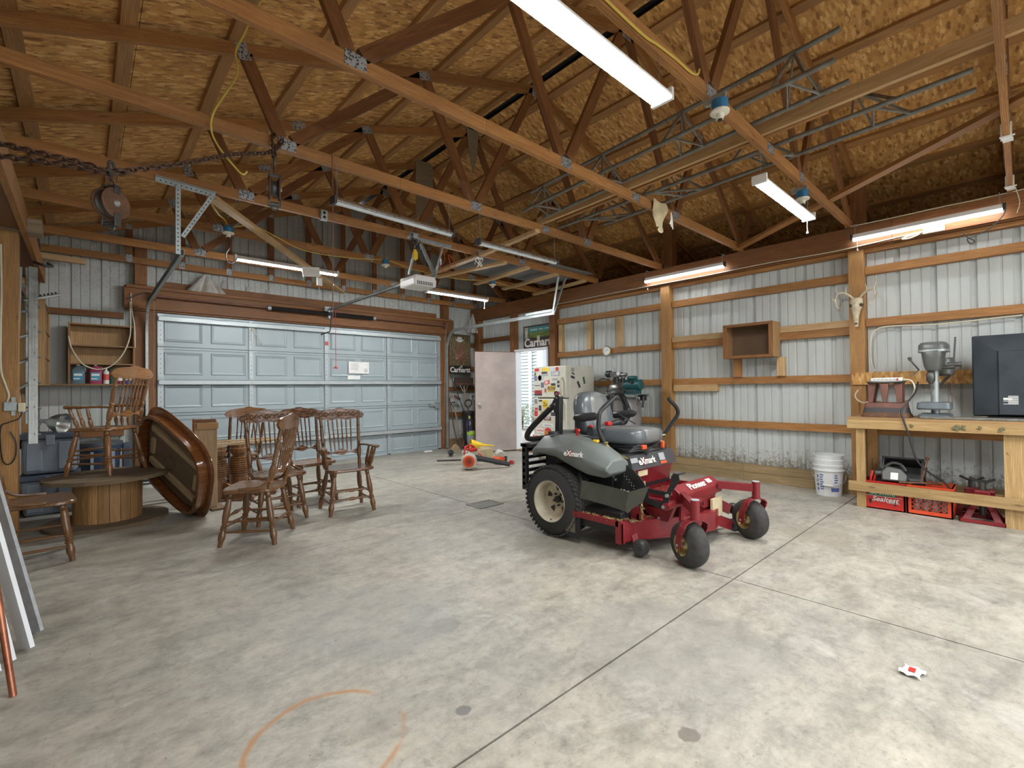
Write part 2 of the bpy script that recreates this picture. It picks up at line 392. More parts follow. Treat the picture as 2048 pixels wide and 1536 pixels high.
M['foil'] = paint('brushed_aluminium', (.50, .51, .49), .3, .9, .15, 22)
M['ladder'] = paint('ladder_aluminium', (.30, .31, .295), .42, .7, .25, 12, wear=(.62, .60, .52), wearlvl=.66)
M['spring'] = paint('black_spring', (.03, .03, .032), .4, .5)
M['copper'] = paint('copper_pipe', (.42, .17, .10), .35, .8, .3, 12)
M['paper'] = paint('yellowed_paper', (.55, .46, .29), .8, 0, .2, 9)
M['whitepaper'] = paint('white_paper', (.80, .80, .78), .7)
M['teal'] = paint('teal_motor', (.012, .085, .09), .4)
M['tank'] = paint('grey_tank', (.25, .24, .235), .45, .2, .2, 6)
M['castal'] = paint('cast_aluminium', (.33, .34, .34), .35, .8, .3, 22)
M['boot'] = paint('red_brown_paint', (.17, .07, .05), .6, 0, .3, 8, wear=(.10, .08, .07), wearlvl=.55)
M['bootblk'] = paint('worn_black_band', (.045, .04, .045), .6, 0, .3, 14)
M['drill'] = paint('drill_press_grey', (.10, .105, .098), .4, .2, .15, 8)
M['drillbase'] = paint('blue_grey_iron', (.15, .18, .20), .45, .3, .2, 10)
M['tv'] = paint('television_back', (.025, .035, .045), .4, 0, .15, 5)
M['purple'] = paint('purple_plastic', (.07, .035, .14), .35)
M['lime'] = paint('lime_plastic', (.34, .50, .06), .35)
M['sign'] = paint('sign_brown', (.065, .045, .045), .5)
M['film'] = paint('dusty_film', (.46, .44, .40), .35, 0, .3, 7, Alpha=.75)
M['drywall'] = paint('grey_drywall', (.19, .195, .20), .8, 0, .1, 3)
M['silt'] = paint('house_lap_siding', (.42, .45, .44), .6, 0, .05, 2)
M['ground'] = paint('outdoor_gravel', (.35, .33, .28), .9, 0, .4, 9)
M['leafm'] = paint('shrub_leaf', (.16, .22, .07), .6, 0, .4, 5)
M['clip'] = paint('dry_grass_clippings', (.32, .27, .12), .9, 0, .4, 20)
def emis(name, c, s):
    t = NT(name); t.set(t.b, 'Emission Color', (*c, 1)); t.set(t.b, 'Emission Strength', s); t.set(t.b, 'Base Color', (.8, .8, .8, 1)); return t.m
M['lens_on'] = emis('lit_lens', (.96, .98, .98), LAMP_E); M['lens_big'] = emis('lit_lens_broad', (.96, .98, .98), LAMP_E*.75); M['lens_far'] = emis('lit_lens_narrow', (.96, .98, .98), LAMP_E*1.8); M['lens_strip'] = emis('lit_strip', (.95, .97, 1.), LAMP_E*.14)
M['lens_off'] = paint('frosted_lens', (.62, .68, .70), .3)
def flat(name, c, rough=.5, **k):
    key = 'flat_'+name
    if key not in M: M[key] = paint(name, c, rough, **k)
    return M[key]
def juice(name, c, a=.75):
    return paint(name, c, .15, 0, .05, 3, Transmission_Weight=a, IOR=1.35)
def plate_mat():
    t = NT('toothed_plate'); v = t.map(t.obj, (60, 60, 60)); ck = t.n('ShaderNodeTexVoronoi'); t.set(ck, 'Scale', 1.); t.L.new(v, ck.inputs['Vector'])
    c = t.ramp(ck.outputs['Distance'], [(.25, (.04, .05, .06)), (.5, (.42, .46, .50))]); return t.out(c, .4, None, Metallic=.6)
M['plate'] = plate_mat()
def carve():
    t = NT('carved_oak'); v = t.obj; vo = t.n('ShaderNodeTexVoronoi'); t.set(vo, 'Scale', 22.); t.L.new(v, vo.inputs['Vector'])
    wv = t.n('ShaderNodeTexWave', wave_type='RINGS'); t.set(wv, 'Scale', 9.); t.set(wv, 'Distortion', 9.); t.set(wv, 'Detail', 2.); t.L.new(v, wv.inputs['Vector'])
    h = t.mix(.5, vo.outputs['Distance'], wv.outputs['Fac']); c = t.ramp(h, [(.25, (.05, .018, .008)), (.55, (.17, .07, .028)), (.8, (.26, .125, .06))])
    return t.out(c, .28, h, .9, .012, Coat_Weight=.5, Coat_Roughness=.1)
M['carved'] = carve()
# ================================================================ setting
XL, XR, YB, RIDGE = -.36, 6.6, 8.5, 3.87
def zroof(x): return 3.56+.329*x if x < RIDGE else 3.56+.329*(2*RIDGE-x)      # underside of the roof boards
# ---- floor: saw-cut slabs
fl = struct('floor')
B().box(-1.2, 8.6, -4.2, 9.2, -.2, -.012).build('slab_base', M['joint'], fl)
g = .005; xs = [(-.56, 3.17), (3.17, 6.80)]; ys = [(-4.2, -1.3), (-1.3, 1.316), (1.316, 3.92), (3.92, 6.9), (6.9, 8.66)]
def slant(x, y): return y+(.045*(x-1.9) if abs(y-3.92) < .01 and x < 3.18 else 0)
for (x0, x1) in xs:
    for (y0, y1) in ys:
        b = B(); P = [(x0+g, slant(x0, y0)+g), (x1-g, slant(x1, y0)+g), (x1-g, slant(x1, y1)-g), (x0+g, slant(x0, y1)-g)]
        b.prism(P, -.1, 0); b.build('slab', M['concrete'], fl)
# ---- siding
def profile(L, start, step=.3055):
    """(s, depth) points along a ribbed sheet, ribs at start + k*step"""
    out = []; k = math.floor(-start/step)-1
    while start+k*step < L+.3:
        r = start+k*step
        for ds, d in ((-.030, 0), (-.019, .024), (.019, .024), (.030, 0), (.095, 0), (.10, .008), (.112, .008), (.117, 0), (.19, 0), (.195, .008), (.207, .008), (.212, 0)):
            s = r+ds
            if 0 < s < L: out.append((s, d))
        k += 1
    return [(0, out[0][1] if out else 0)]+out+[(L, out[-1][1] if out else 0)]
def sheet(parent, o, dirv, outv, L, start, z0, ztop, m, name='siding_panel'):
    o, dirv, outv = Vector(o), Vector(dirv), Vector(outv); P = profile(L, start); vs = []; fs = []
    for s, d in P:
        p = o+dirv*s+outv*d; x = p.x; zt = ztop(x) if callable(ztop) else ztop
        vs += [(p.x, p.y, z0), (p.x, p.y, zt)]
    n = len(P); fs = [(2*i, 2*i+2, 2*i+3, 2*i+1) for i in range(n-1)]
    q = [tuple(Vector(v)+outv*.006) for v in vs]; fs += [tuple(2*n+i for i in f[::-1]) for f in fs]
    fs += [(0, 1, 2*n+1, 2*n), (2*n-2, 4*n-2, 4*n-1, 2*n-1)]
    return B().add(vs+q, fs).build(name, m, parent, smooth=0)
RX, BY, LX = 6.74, 8.60, -.585       # inner faces of the steel
wr = struct('wall_right')
def rstart(y0): return (1.552-y0) % .3055
y = -4.0
edges = [-4.0]
while edges[-1] < 5.3: edges.append(edges[-1]+.9165)
edges = [e+.03 for e in edges if e < 5.3]+[6.24]
for a, b in zip(edges[:-1], edges[1:]):
    sheet(wr, (RX, a+.002, 0), (0, 1, 0), (1, 0, 0), b-a-.004, rstart(a), .12, 3.12, M['siding'])
sheet(wr, (RX, 6.244, 0), (0, 1, 0), (1, 0, 0), .92, rstart(6.24), 2.06, 3.12, M['siding'])
for a, b in ((7.17, 7.9), (7.9, 8.62)): sheet(wr, (RX, a, 0), (0, 1, 0), (1, 0, 0), b-a-.004, rstart(a), .05, 3.12, M['siding'])
def girts(parent, spans, zs, x0, x1, m, axis='y'):
    for (a, b) in spans:
        for (z0, z1) in zs:
            bb = B(); c = R.uniform(-.004, .004)
            if axis == 'y': bb.box(x0+c, x1, a, b, z0, z1)
            else: bb.box(a, b, x0+c, x1, z0, z1)
            bb.build('girt', m, parent, smooth=0)
for (a, b) in ((-3.42, -1.14), (-1.0, 1.22), (1.36, 3.63), (3.80, 6.0)):
    near = b < 1.3
    girts(wr, [(a, b)], [(.709, .798), (1.311, 1.405)]+([(1.95, 2.04), (2.55, 2.64)] if near else [(1.87, 1.96), (2.50, 2.595)]), 6.66, 6.74, M['fir' if near else 'fir'])
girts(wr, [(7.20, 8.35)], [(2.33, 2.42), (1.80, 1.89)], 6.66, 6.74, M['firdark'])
for (a, b) in ((1.36, 2.12), (2.72, 3.63)):                     # paler boards laid on the girt
    B().box(6.645, 6.74, a, b, 1.962, 2.045).build('girt', M['firlight'], wr, smooth=0, label='paler doubled girt board')
for yy in (4.62, 5.25, 5.93): B().box(6.67, 6.74, yy-.045, yy+.045, 1.97, 2.49).build('blocking', M['firlight'], wr, smooth=0, label='pale upright block between girts')
B().box(6.67, 6.74, 3.80, 3.86, 1.97, 2.49).build('blocking', M['firlight'], wr, smooth=0)
for yy in (1.295, 3.715, 6.08, 8.42, -1.07, -3.5):
    top = 3.72 if yy in (1.295, 3.715) else 2.84
    far = yy > 5
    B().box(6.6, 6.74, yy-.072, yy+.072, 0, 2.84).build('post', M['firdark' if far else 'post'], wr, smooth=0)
    if top > 3: B().box(6.72, 6.86, yy-.07, yy+.07, 3.125, top).build('post', M['firdark'], wr, smooth=0)
B().box(6.58, 6.73, 7.155, 7.26, 0, 2.85).build('stud', M['firdark'], wr, smooth=0)
for a, b in ((-4, -.2), (-.198, 2.6), (2.602, 5.95)):           # weathered skirt boards
    B().box(6.655, 6.735, a, b, .115, .215).build('skirt_board', M['skirt'], wr, smooth=0)
    B().box(6.625, 6.735, a, b, 0, .112).build('skirt_board', M['skirt'], wr, smooth=0)
hb = [(-4.1, .95), (.953, 5.2), (5.203, 8.58)]
for a, b in hb: B().box(6.555, 6.595, a, b, 2.86, 3.10).build('header', M['firdark'], wr, smooth=0)
for a, b in hb: B().box(6.60, 6.74, a, b, 2.845, 3.10).build('header', M['firdark'], wr, smooth=0)
B().box(6.63, 6.72, -4, 6.0, 2.80, 2.842).build('girt', M['fir'], wr, smooth=0)
# ---- left wall
wl = struct('wall_left')
e = [-4.0+.9165*k for k in range(14)]+[8.6]
for a, b in zip(e[:-1], e[1:]): sheet(wl, (LX, b-.002, 0), (0, -1, 0), (-1, 0, 0), b-a-.004, .1, .1, 3.37, M['sidingback'])
for yy in (1.3, 3.7, 6.14, 8.42, -1.1, -3.5):
    B().box(-.583, -.445, yy-.075, yy+.075, 0, 2.735).build('post', M['post'], wl, smooth=0)
for a, b in ((-3.4, -1.2), (-1.0, 1.22), (1.38, 3.62), (6.22, 8.34)):
    girts(wl, [(a, b)], [(.0, .2), (.70, .79), (1.31, 1.40), (1.9, 1.99), (2.4, 2.49)], -.585, -.505, M['firdark'])
for a, b in ((-4.1, 1.2), (1.203, 4.9), (4.903, 8.56)):
    B().box(-.425, -.385, a, b, 2.72, 2.93).build('header', M['fir'], wl, smooth=0)
    B().box(-.58, -.43, a, b, 2.745, 3.095).build('header', M['firdark'], wl, smooth=0)
B().box(-.60, -.29, 6.0, 6.2, 2.735, 2.86).build('blocking', M['oldply'], wl, smooth=0, label='rough grey beam end on the post')
# ---- back wall
B().box(-.62, -.44, -4.1, 8.6, 3.10, 3.13).build('soffit_board', M['firdark'], wl, smooth=0)
wb = struct('wall_back')
bs = lambda x0: (1.664-x0) % .3045
for a, b in ((LX, .62), (5.78, 6.74)): sheet(wb, (a, BY, 0), (1, 0, 0), (0, 1, 0), b-a-.004, bs(a), .05, lambda x: zroof(x)-.01, M['sidingback'])
e = [.622, 1.38, 2.29, 3.21, 3.87, 4.75, 5.778]
for a, b in zip(e[:-1], e[1:]): sheet(wb, (a, BY, 0), (1, 0, 0), (0, 1, 0), b-a-.004, bs(a), 2.42, lambda x: zroof(x)-.01, M['sidingback'])
sheet(wb, (6.74, BY, 0), (1, 0, 0), (0, 1, 0), 1.6, .1, 2.9, lambda x: zroof(x)-.01, M['sidingback'])
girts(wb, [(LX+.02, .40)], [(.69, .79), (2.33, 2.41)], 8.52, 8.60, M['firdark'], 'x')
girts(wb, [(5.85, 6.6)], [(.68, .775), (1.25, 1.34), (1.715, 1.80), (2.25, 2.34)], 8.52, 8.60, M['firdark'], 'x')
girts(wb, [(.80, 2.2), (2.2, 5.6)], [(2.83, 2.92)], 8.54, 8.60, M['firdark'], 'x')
B().box(LX+.02, .44, 8.50, 8.6, 0, .19).build('skirt_board', M['skirt'], wb, smooth=0)
B().box(5.82, 6.6, 8.50, 8.6, 0, .19).build('skirt_board', M['skirt'], wb, smooth=0)
for xx in (.705, 5.70): B().box(xx-.055, xx+.055, 8.49, 8.53, 0, 2.46).build('jamb', M['firdark'], wb, smooth=0)
for xx in (.585, 5.80):
    B().box(xx-.07, xx+.07, 8.47, 8.60, 0, 2.44).build('post', M['firdark'], wb, smooth=0)
    B().box(xx-.07, xx+.07, 8.45, 8.59, 2.82, 3.45).build('post', M['firdark'], wb, smooth=0)
B().box(.40, 5.97, 8.42, 8.465, 2.475, 2.79).build('header', M['firdark'], wb, smooth=0, label='wide stained header board over the garage door')
B().box(.42, 5.9, 8.38, 8.415, 2.755, 2.80).build('header', M['firdark'], wb, smooth=0)
B().box(.42, 5.9, 8.47, 8.54, 2.45, 2.78).build('header', M['firdark'], wb, smooth=0)
B().prism([(-.6, 2.43), (6.8, 2.43), (6.8, 3.55), (RIDGE, 4.80), (-.6, 3.33)], -8.66, -8.64, Matrix.Rotation(pi/2, 4, 'X')).build('light_stop_sheet', M['sidingback'], wb, smooth=0)  # unseen sheet added to stop sky light showing through the siding joints
B().box(6.78, 6.80, -4.0, 6.2, 0, 3.1).build('light_stop_sheet', M['siding'], wr, smooth=0); B().box(6.78, 6.80, 7.2, 8.6, 0, 3.1).build('light_stop_sheet', M['siding'], wr, smooth=0); B().box(-.64, -.62, -4.0, 8.6, 0, 3.3).build('light_stop_sheet', M['siding'], wl, smooth=0); B().box(-.6, .6, 8.64, 8.66, 0, 3.2).build('light_stop_sheet', M['siding'], wb, smooth=0)  # more unseen sheets added behind the siding to block sky light
# ---- unseen wall behind the camera, vehicle doorway left open to let sky light in
wf = struct('wall_front')
B().box(6.76, 8.6, -4.12, -4.1, 3.0, 3.3).build('gable_board', M['firdark'], wf, smooth=0)
for a, b in ((LX, .3), (6.0, 6.74)): sheet(wf, (a, -4.05, 0), (1, 0, 0), (0, -1, 0), b-a, .1, 0, lambda x: zroof(x)-.01, M['siding'])
sheet(wf, (.3, -4.05, 0), (1, 0, 0), (0, -1, 0), 5.7, .1, 2.75, lambda x: zroof(x)-.01, M['siding'])
# ---- roof
ce = struct('ceiling')
slope = math.atan(.329); ca, sa = math.cos(slope), math.sin(slope)
def roofM(side, s0, y0):   # local x up the slope, y along the shed, z up
    if side == 0: return Matrix.Translation((-.9+s0*ca, y0, zroof(-.9)+s0*sa)) @ Matrix.Rotation(-slope, 4, 'Y')
    return Matrix.Translation((8.64-s0*ca, y0, zroof(8.64)+s0*sa)) @ Matrix.Rotation(slope, 4, 'Y') @ Matrix.Diagonal((-1, 1, 1, 1))
tot = (RIDGE+.9)/ca
for side in (0, 1):
    row = 0; y = -4.3
    rows = [0, 2.44, 4.88] if side == 0 else [0, 1.22, 3.66, 5.0]
    cuts = [0, 1.22, 3.66, tot-.05] if side == 0 else [0, 1.22, 3.66, tot-.05]
    y = -4.76
    while y < 8.6:
        y1 = min(y+1.22, 8.72)
        for a, b in zip(cuts[:-1], cuts[1:]):
            m = roofM(side, a, y); bb = B(); bb.box(.002, b-a-.002, .002, y1-y-.002, 0, .012)
            bb.v = [tuple(m @ Vector(v)) for v in bb.v]
            if side: bb.f = [f[::-1] for f in bb.f]; bb.uv = [u[::-1] for u in bb.uv]
            bb.build('roof_board', M['osb'], ce, smooth=0)
        y += 1.22
B().prism([(-.95, 3.30), (RIDGE, 4.90), (8.7, 3.30), (8.7, 3.36), (RIDGE, 5.0), (-.95, 3.36)], -8.75, 4.8, Matrix.Rotation(pi/2, 4, 'X')).build('roof_skin', M['black'], ce, smooth=0)
PX = [-.36, .16, .75, 1.335, 1.92, 2.50, 3.10, 3.62]
for x in PX:
    for side in (0, 1):
        xx = x if side == 0 else 2*RIDGE-x
        m = Matrix.Translation((xx, 0, zroof(xx)-.039)) @ Matrix.Rotation(-slope if side == 0 else slope, 4, 'Y')
        for a, b in ((-4.3, .06), (.062, 4.99), (4.992, 8.6)):
            bb = B(); bb.box(0 if side == 0 else -.089, .089 if side == 0 else 0, a, b, 0, .038, m); bb.build('purlin', M['purlin'], ce, smooth=0)
# porch beyond the side wall (dark void above the header)
B().box(6.745, 8.6, -4.2, 8.7, 3.05, 3.07).build('porch_soffit', M['firdark'], ce, smooth=0)
B().box(8.58, 8.62, -4.2, 8.7, 2.95, 3.36).build('fascia', M['whitep'], ce, smooth=0)
# ================================================================ roof trusses
TL = {2.56: 'roof truss whose bottom chord carries the yellowed paper scrap', 1.34: 'roof truss right behind the big lit shop light, with two blue lamp boxes',
      .06: 'roof truss nearest the camera, chord end wrapped in tape', 3.78: 'roof truss that the two iron pulleys hang from', 5.0: 'roof truss carrying the door opener and the track brackets',
      6.22: 'roof truss just above the two lit shop lights by the garage door', 7.44: 'last full roof truss before the gable wall', 8.40: 'gable roof truss with upright studs against the end wall'}
BX = [1.14, 2.96, 4.78, 6.6]; TX = [.84, 2.36, 3.87, 5.38, 6.9]
ztc = lambda x: zroof(x)-.134          # lower edge of the top chords
def truss(Y):
    t = thing('roof_truss', TL[Y], 'truss', (0, Y, 0)); h = .019
    mm = M['fir']; gable = Y > 8
    def mem(name, x0, z0, x1, z1, dy=0, w=.089, m=mm):
        b = B(); b.bar((x0, dy, z0), (x1, dy, z1), .038, w, up=(0, 0, 1)); return b.build(name, m, t, smooth=0)
    mem('bottom_chord', -.42, 3.147, 2.1 if not gable else 3.9, 3.147); mem('bottom_chord', 2.102 if not gable else 3.902, 3.147, 6.62, 3.147)
    k = .047
    mem('top_chord', -.52, ztc(-.52)+k, RIDGE-.02, ztc(RIDGE-.02)+k); mem('top_chord', RIDGE+.02, ztc(RIDGE-.02)+k, 8.4, ztc(8.4)+k)
    def plate(x, z, a=0, w=.13, hh=.085):
        b = B(); b.cbox((0, 0, 0), (w, .003, hh)); b.v = [tuple(Matrix.Translation((x, -h-.0022, z)) @ Matrix.Rotation(-a, 4, 'Y') @ Vector(v)) for v in b.v]; b.build('gusset_plate', M['plate'], t, smooth=0)
    if gable:
        for x in [.45+.61*i for i in range(11)]:
            if abs(x-.6) < .1: continue
            b = B(); b.box(x-.042, x+.042, -.016, .016, 3.192, ztc(x)+.005); b.build('stud', M['firdark'], t, smooth=0)
            plate(x, 3.16, w=.07, hh=.1); plate(x, ztc(x)+.03, w=.07, hh=.08)
        return
    for bx, tx in ((1.14, .84), (1.14, 2.36), (2.96, 2.36), (2.96, 3.87), (4.78, 3.87), (4.78, 5.38), (6.58, 5.38), (6.6, 6.9)):
        sgn = 1 if tx > bx else -1; tz = ztc(tx)+.02
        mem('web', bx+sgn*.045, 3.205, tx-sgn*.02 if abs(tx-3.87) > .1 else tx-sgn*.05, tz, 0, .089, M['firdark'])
    for x in (1.14, 2.96, 4.78): plate(x, 3.155)
    plate(4.0, 3.147, w=.12, hh=.07); plate(.84, ztc(.84)+.03, slope, .08, .12); plate(2.36, ztc(2.36)+.03, slope, .12, .08)
    plate(1.62, ztc(1.62)+.047, slope, .14, .08); plate(5.38, ztc(5.38)+.03, -slope, .12, .08); plate(3.87, ztc(3.87)+.01, 0, .14, .12)
for Y in TL: truss(Y)
# plywood stiffeners hanging from two peaks
for Y, pts, lab in ((5.0, [(-.10, .06), (-.06, -.30), (0, -.52), (.07, -.28), (.10, .06)], 'pointed grey plywood gusset at the peak of the opener truss'),
                    (6.22, [(-.15, .08), (-.15, -.75), (.02, -.95), (.15, -.80), (.15, .08)], 'tall grey plywood gusset at a truss peak in the middle')):
    o = B().prism([(x, z) for x, z in pts], .022, .034, Matrix.Translation((3.87, Y, ztc(3.87)+.02)) @ Matrix.Rotation(pi/2, 4, 'X')).build('plywood_gusset', M['oldply'], None, smooth=0)
    tag(o, lab, 'gusset')
def board(name, a, b, w, h, m, label, cat, up=(0, 0, 1), group=None):
    bb = B().bar(a, b, w, h, up); c = (Vector(a)+Vector(b))/2; bb.v = [tuple(Vector(v)-c) for v in bb.v]
    o = bb.build(name, m, None, smooth=0, loc=c); return tag(o, label, cat, group)
board('lateral_brace', (6.5, 2.60, 3.13), (4.72, -.12, 3.25), .089, .038, M['fir'], 'long pale brace board running from the nearest header corner up past the lit shop light', 'board')
board('lateral_brace', (.86, 5.03, 3.075), (3.46, 8.36, 3.075), .089, .038, M['firlight'], 'long splintered brace board crossing below chords beside the blue lamp box', 'board')
for i, (x0, x1, lab) in enumerate(((3.93, 3.96, 'pale cross board under the chords beside the door opener'), (4.42, 4.16, 'pale cross board slanting past the grey drywall edge'),
                                   (4.87, 4.93, 'pale cross board under the middle of the drywall sheet'), (5.5, 5.57, 'pale cross board under the far drywall sheet'), (6.2, 6.35, 'pale cross board nearest the track bracket'))):
    board('cross_board', (x0, 4.95, 3.08), (x1, 6.3, 3.08), .089, .036, M['firlight'], lab, 'board')
board('cross_board', (3.82, 3.72, 3.08), (3.93, 4.9, 3.08), .07, .036, M['firlight'], 'pale board bridging the pulley truss and the opener truss', 'board')
board('eave_board', (-.50, 8.2, 3.0), (.0, 8.26, 3.0), .06, .07, M['firlight'], 'short loose board end sticking out above the ladder', 'board', up=(0, 0, 1))
for x0, x1, y0, y1, lab in ((4.15, 5.25, 5.0, 6.1, 'grey drywall sheet resting across the truss chords, nearer the opener'), (5.3, 6.3, 4.85, 5.95, 'grey drywall sheet resting across the chords, nearer the side wall')):
    o = B().box(-(x1-x0)/2, (x1-x0)/2, -(y1-y0)/2, (y1-y0)/2, -.006, .006).build('drywall_sheet', M['drywall'], None, smooth=0, loc=((x0+x1)/2, (y0+y1)/2, 3.20)); tag(o, lab, 'drywall')

# ================================================================ garage door (structure, with its sections)
gd = struct('door_1', (3.21, 8.46, 0))
DX0, W, H = .773, 4.874, 2.44; sw = W/8; sh = H/5
for s in range(5):
    z0 = H-(s+1)*sh; se = thing('section', None, None, (0, 0, 0)); se.parent = gd
    b = B(); b.box(DX0, DX0+W, 8.50, 8.53, z0+.004, z0+sh-.004, grain=0)
    b.box(DX0, DX0+W, 8.482, 8.50, z0+.004, z0+.035); b.box(DX0, DX0+W, 8.482, 8.50, z0+sh-.035, z0+sh-.004); b.build('skin', M['door'], se, smooth=0, world=True)
    for c in range(8):
        x0 = DX0+c*sw+.075-(.0 if c % 2 == 0 else .02); x1 = x0+sw-.125; a0, a1 = z0+.075, z0+sh-.075; y = 8.50
        vs = []; 
        for (i, d) in ((0, 0), (.014, .012), (.040, .004), (.045, -.003), (.06, -.003)):
            vs += [(x0+i, y-d, a0+i), (x1-i, y-d, a0+i), (x1-i, y-d, a1-i), (x0+i, y-d, a1-i)]
        fs = [(4*k+j, 4*k+(j+1) % 4, 4*k+4+(j+1) % 4, 4*k+4+j) for k in range(4) for j in range(4)]+[(16, 17, 18, 19)]
        B().add(vs, fs).build('raised_panel', M['door'], se, smooth=0, world=True)
    for c in range(5):
        x = DX0+c*W/4; wd = .055 if 0 < c < 4 else .07; x = x+(.035 if c == 0 else -.035 if c == 4 else 0)
        b = B(); b.box(x-wd/2, x+wd/2, 8.470, 8.482, z0+.01, z0+sh-.01); b.build('stile', M['doorlight'], se, smooth=0, world=True)
        if s < 4:
            b = B(); b.box(x-.03, x+.03, 8.462, 8.470, z0-.05, z0+.05); b.cyl((x-.04, 8.462, z0), (x+.04, 8.462, z0), .008, n=8); b.build('hinge', M['galv'], se, world=True)
        b = B()
        for q in range(5): b.cyl((x, 8.4695, z0+.1+q*.07), (x, 8.4685, z0+.1+q*.07), .006, n=6)
        b.build('punched_holes', M['holes'], se, smooth=0, world=True)
B().box(.65, 5.77, 8.535, 8.56, 0, 2.46).build('light_stop_slab', M['door'], gd, smooth=0, world=True)  # unseen slab added to block daylight leaking between the door sections
for z in (2.36, 1.43, .455):
    b = B(); b.box(DX0+.01, DX0+W-.01, 8.42, 8.424, z-.035, z+.035); b.box(DX0+.01, DX0+W-.01, 8.42, 8.465, z+.031, z+.035); b.box(DX0+.01, DX0+W-.01, 8.42, 8.465, z-.035, z-.031)
    b.build('strut', M['doorlight'], gd, smooth=0, world=True)
B().box(DX0, DX0+W, 8.47, 8.53, 0.004, .03).build('bottom_seal', M['doorlight'], gd, smooth=0, world=True)
o = B().box(3.62, 4.02, 8.466, 8.470, 1.60, 1.82).build('warning_label', M['whitepaper'], gd, smooth=0, world=True)
o.scale = (1, 1, 1)
B().box(3.60, 3.84, 8.466, 8.470, 1.49, 1.56).build('label_plate', M['whitepaper'], gd, smooth=0, world=True)
b = B()
for k in range(5): b.box(3.66, 3.84-R.random()*.06, 8.4645, 8.466, 1.78-k*.025, 1.785-k*.025)
b.build('print_lines', flat('ink', (.15, .15, .17)), gd, smooth=0, world=True)
B().tube([(3.95+.03*math.cos(a), 8.4645, 1.66+.03*math.sin(a)) for a in [k*pi/6 for k in range(12)]]+[(3.98, 8.4645, 1.66), (3.93, 8.4645, 1.64)], .003, 4).build('print_symbol', flat('ink', 0), gd, world=True)
b = B(); b.box(5.35, 5.62, 8.44, 8.47, .93, .99); b.box(5.50, 5.60, 8.43, 8.47, .88, 1.02); b.build('slide_lock', M['galv'], gd, smooth=0, world=True)
B().box(3.19, 3.24, 8.455, 8.47, 2.10, 2.17).build('red_label', flat('redlabel', (.5, .06, .05)), gd, smooth=0, world=True)
b = B(); b.tube(curve_pts([(1.995, 8.41, 2.31), (1.98, 8.40, 2.22), (2.0, 8.40, 2.02)]), .006, 5); b.tube(curve_pts([(2.0, 8.41, 2.31), (2.06, 8.40, 2.2), (2.16, 8.40, 2.04)]), .006, 5); b.ball((2.0, 8.40, 2.29), .02)
tag(b.build('rope_knot', M['cordw'], None), 'short frayed yellow rope knotted on the garage door strut', 'rope')
# tracks
def track(name, label, X, sgn, Yend, zh, ang):
    t = thing(name, label, 'door track', (X, 8.4, 0)); L = []
    path = [(X, 8.42, .02), (X, 8.42, 2.05)]+[(X, 8.42-.34*(1-math.cos(a)), 2.05+(zh-2.05)*math.sin(a)) for a in [pi/2*k/8 for k in range(1, 9)]]+[(X, Yend, zh)]
    b = B()
    for i in range(len(path)-1):
        p, q = Vector(path[i]), Vector(path[i+1]); up = (1, 0, 0)
        b.box(0, (q-p).length+.002, -.028, .028, -.002, .002, frame(p, q, (sgn, 0, 0)), 0)
        for e in (-1, 1): b.box(0, (q-p).length+.002, e*.028-.0015, e*.028+.0015, 0, .03, frame(p, q, (-sgn, 0, 0)), 0)
    b.build('rail', M['galv'], t, world=True)
    return t
def angle_iron(parent, a, b_, w, up, name='angle_bracket', holes=True):
    b = B(); L = (Vector(b_)-Vector(a)).length; m = frame(a, b_, up); b.box(0, L, -w/2, w/2, -.0015, .0015, m, 0); b.box(0, L, w/2-.003, w/2, 0, w*.8, m, 0)
    o = b.build(name, M['galv'], parent, smooth=0, world=True)
    h = B(); n = int(L/.035)
    for k in range(1, n): h.cyl(m @ Vector((k*L/n, 0, -.0018)), m @ Vector((k*L/n, 0, .0022)), .006, n=6)
    if n > 1: h.build('slots', M['holes'], o if False else parent, smooth=0, world=True)
    return o
tr = track('door_track', 'galvanised garage door track beside the side door, with hanging bracket', 5.76, -1, 5.25, 2.54, 0)
angle_iron(tr, (5.76, 5.28, 2.53), (5.74, 5.12, 3.14), .045, (0, -1, 0)); angle_iron(tr, (5.76, 5.26, 2.53), (5.86, 5.06, 3.14), .045, (0, -1, .1)); angle_iron(tr, (5.76, 5.28, 2.56), (5.76, 5.9, 2.56), .05, (0, 0, 1))
tl = track('door_track', 'galvanised garage door track by the wall shelves, with hanging bracket', .66, 1, 5.1, 2.54, 0)
angle_iron(tl, (.605, 5.02, 2.50), (.60, 4.97, 3.09), .04, (0, -1, 0)); angle_iron(tl, (.64, 5.02, 2.66), (.86, 4.96, 3.07), .035, (0, -1, 0)); angle_iron(tl, (.44, 4.96, 3.10), (.88, 4.96, 3.075), .045, (0, -1, 0))
# torsion spring and shaft
t = thing('torsion_spring', 'black torsion spring on its shaft above the garage door', 'spring', (3.21, 8.31, 2.64))
B().cyl((.72, 8.31, 2.655), (5.70, 8.31, 2.64), .0125, n=8).build('shaft', M['boot'], t, world=True)
b = B(); P = []
for k in range(0, 88*8+1):
    a = 2*pi*k/8; x = 2.24+1.80*k/(88*8)
    P.append((x, 8.31+.030*math.cos(a), 2.647+.030*math.sin(a)))
b.tube(P, .0088, 4); b.build('coil', M['spring'], t, world=True)
b = B(); b.cyl((2.2, 8.31, 2.65), (2.25, 8.31, 2.65), .038); b.cyl((4.03, 8.31, 2.648), (4.08, 8.31, 2.648), .038); b.box(3.19, 3.23, 8.30, 8.42, 2.57, 2.74); b.build('winding_cone', M['galv'], t, world=True)
b = B()
for x in (.72, 5.68): b.cyl((x-.02, 8.31, 2.65), (x+.02, 8.31, 2.65), .06, n=16)
b.build('cable_drum', M['boot'], t, world=True)
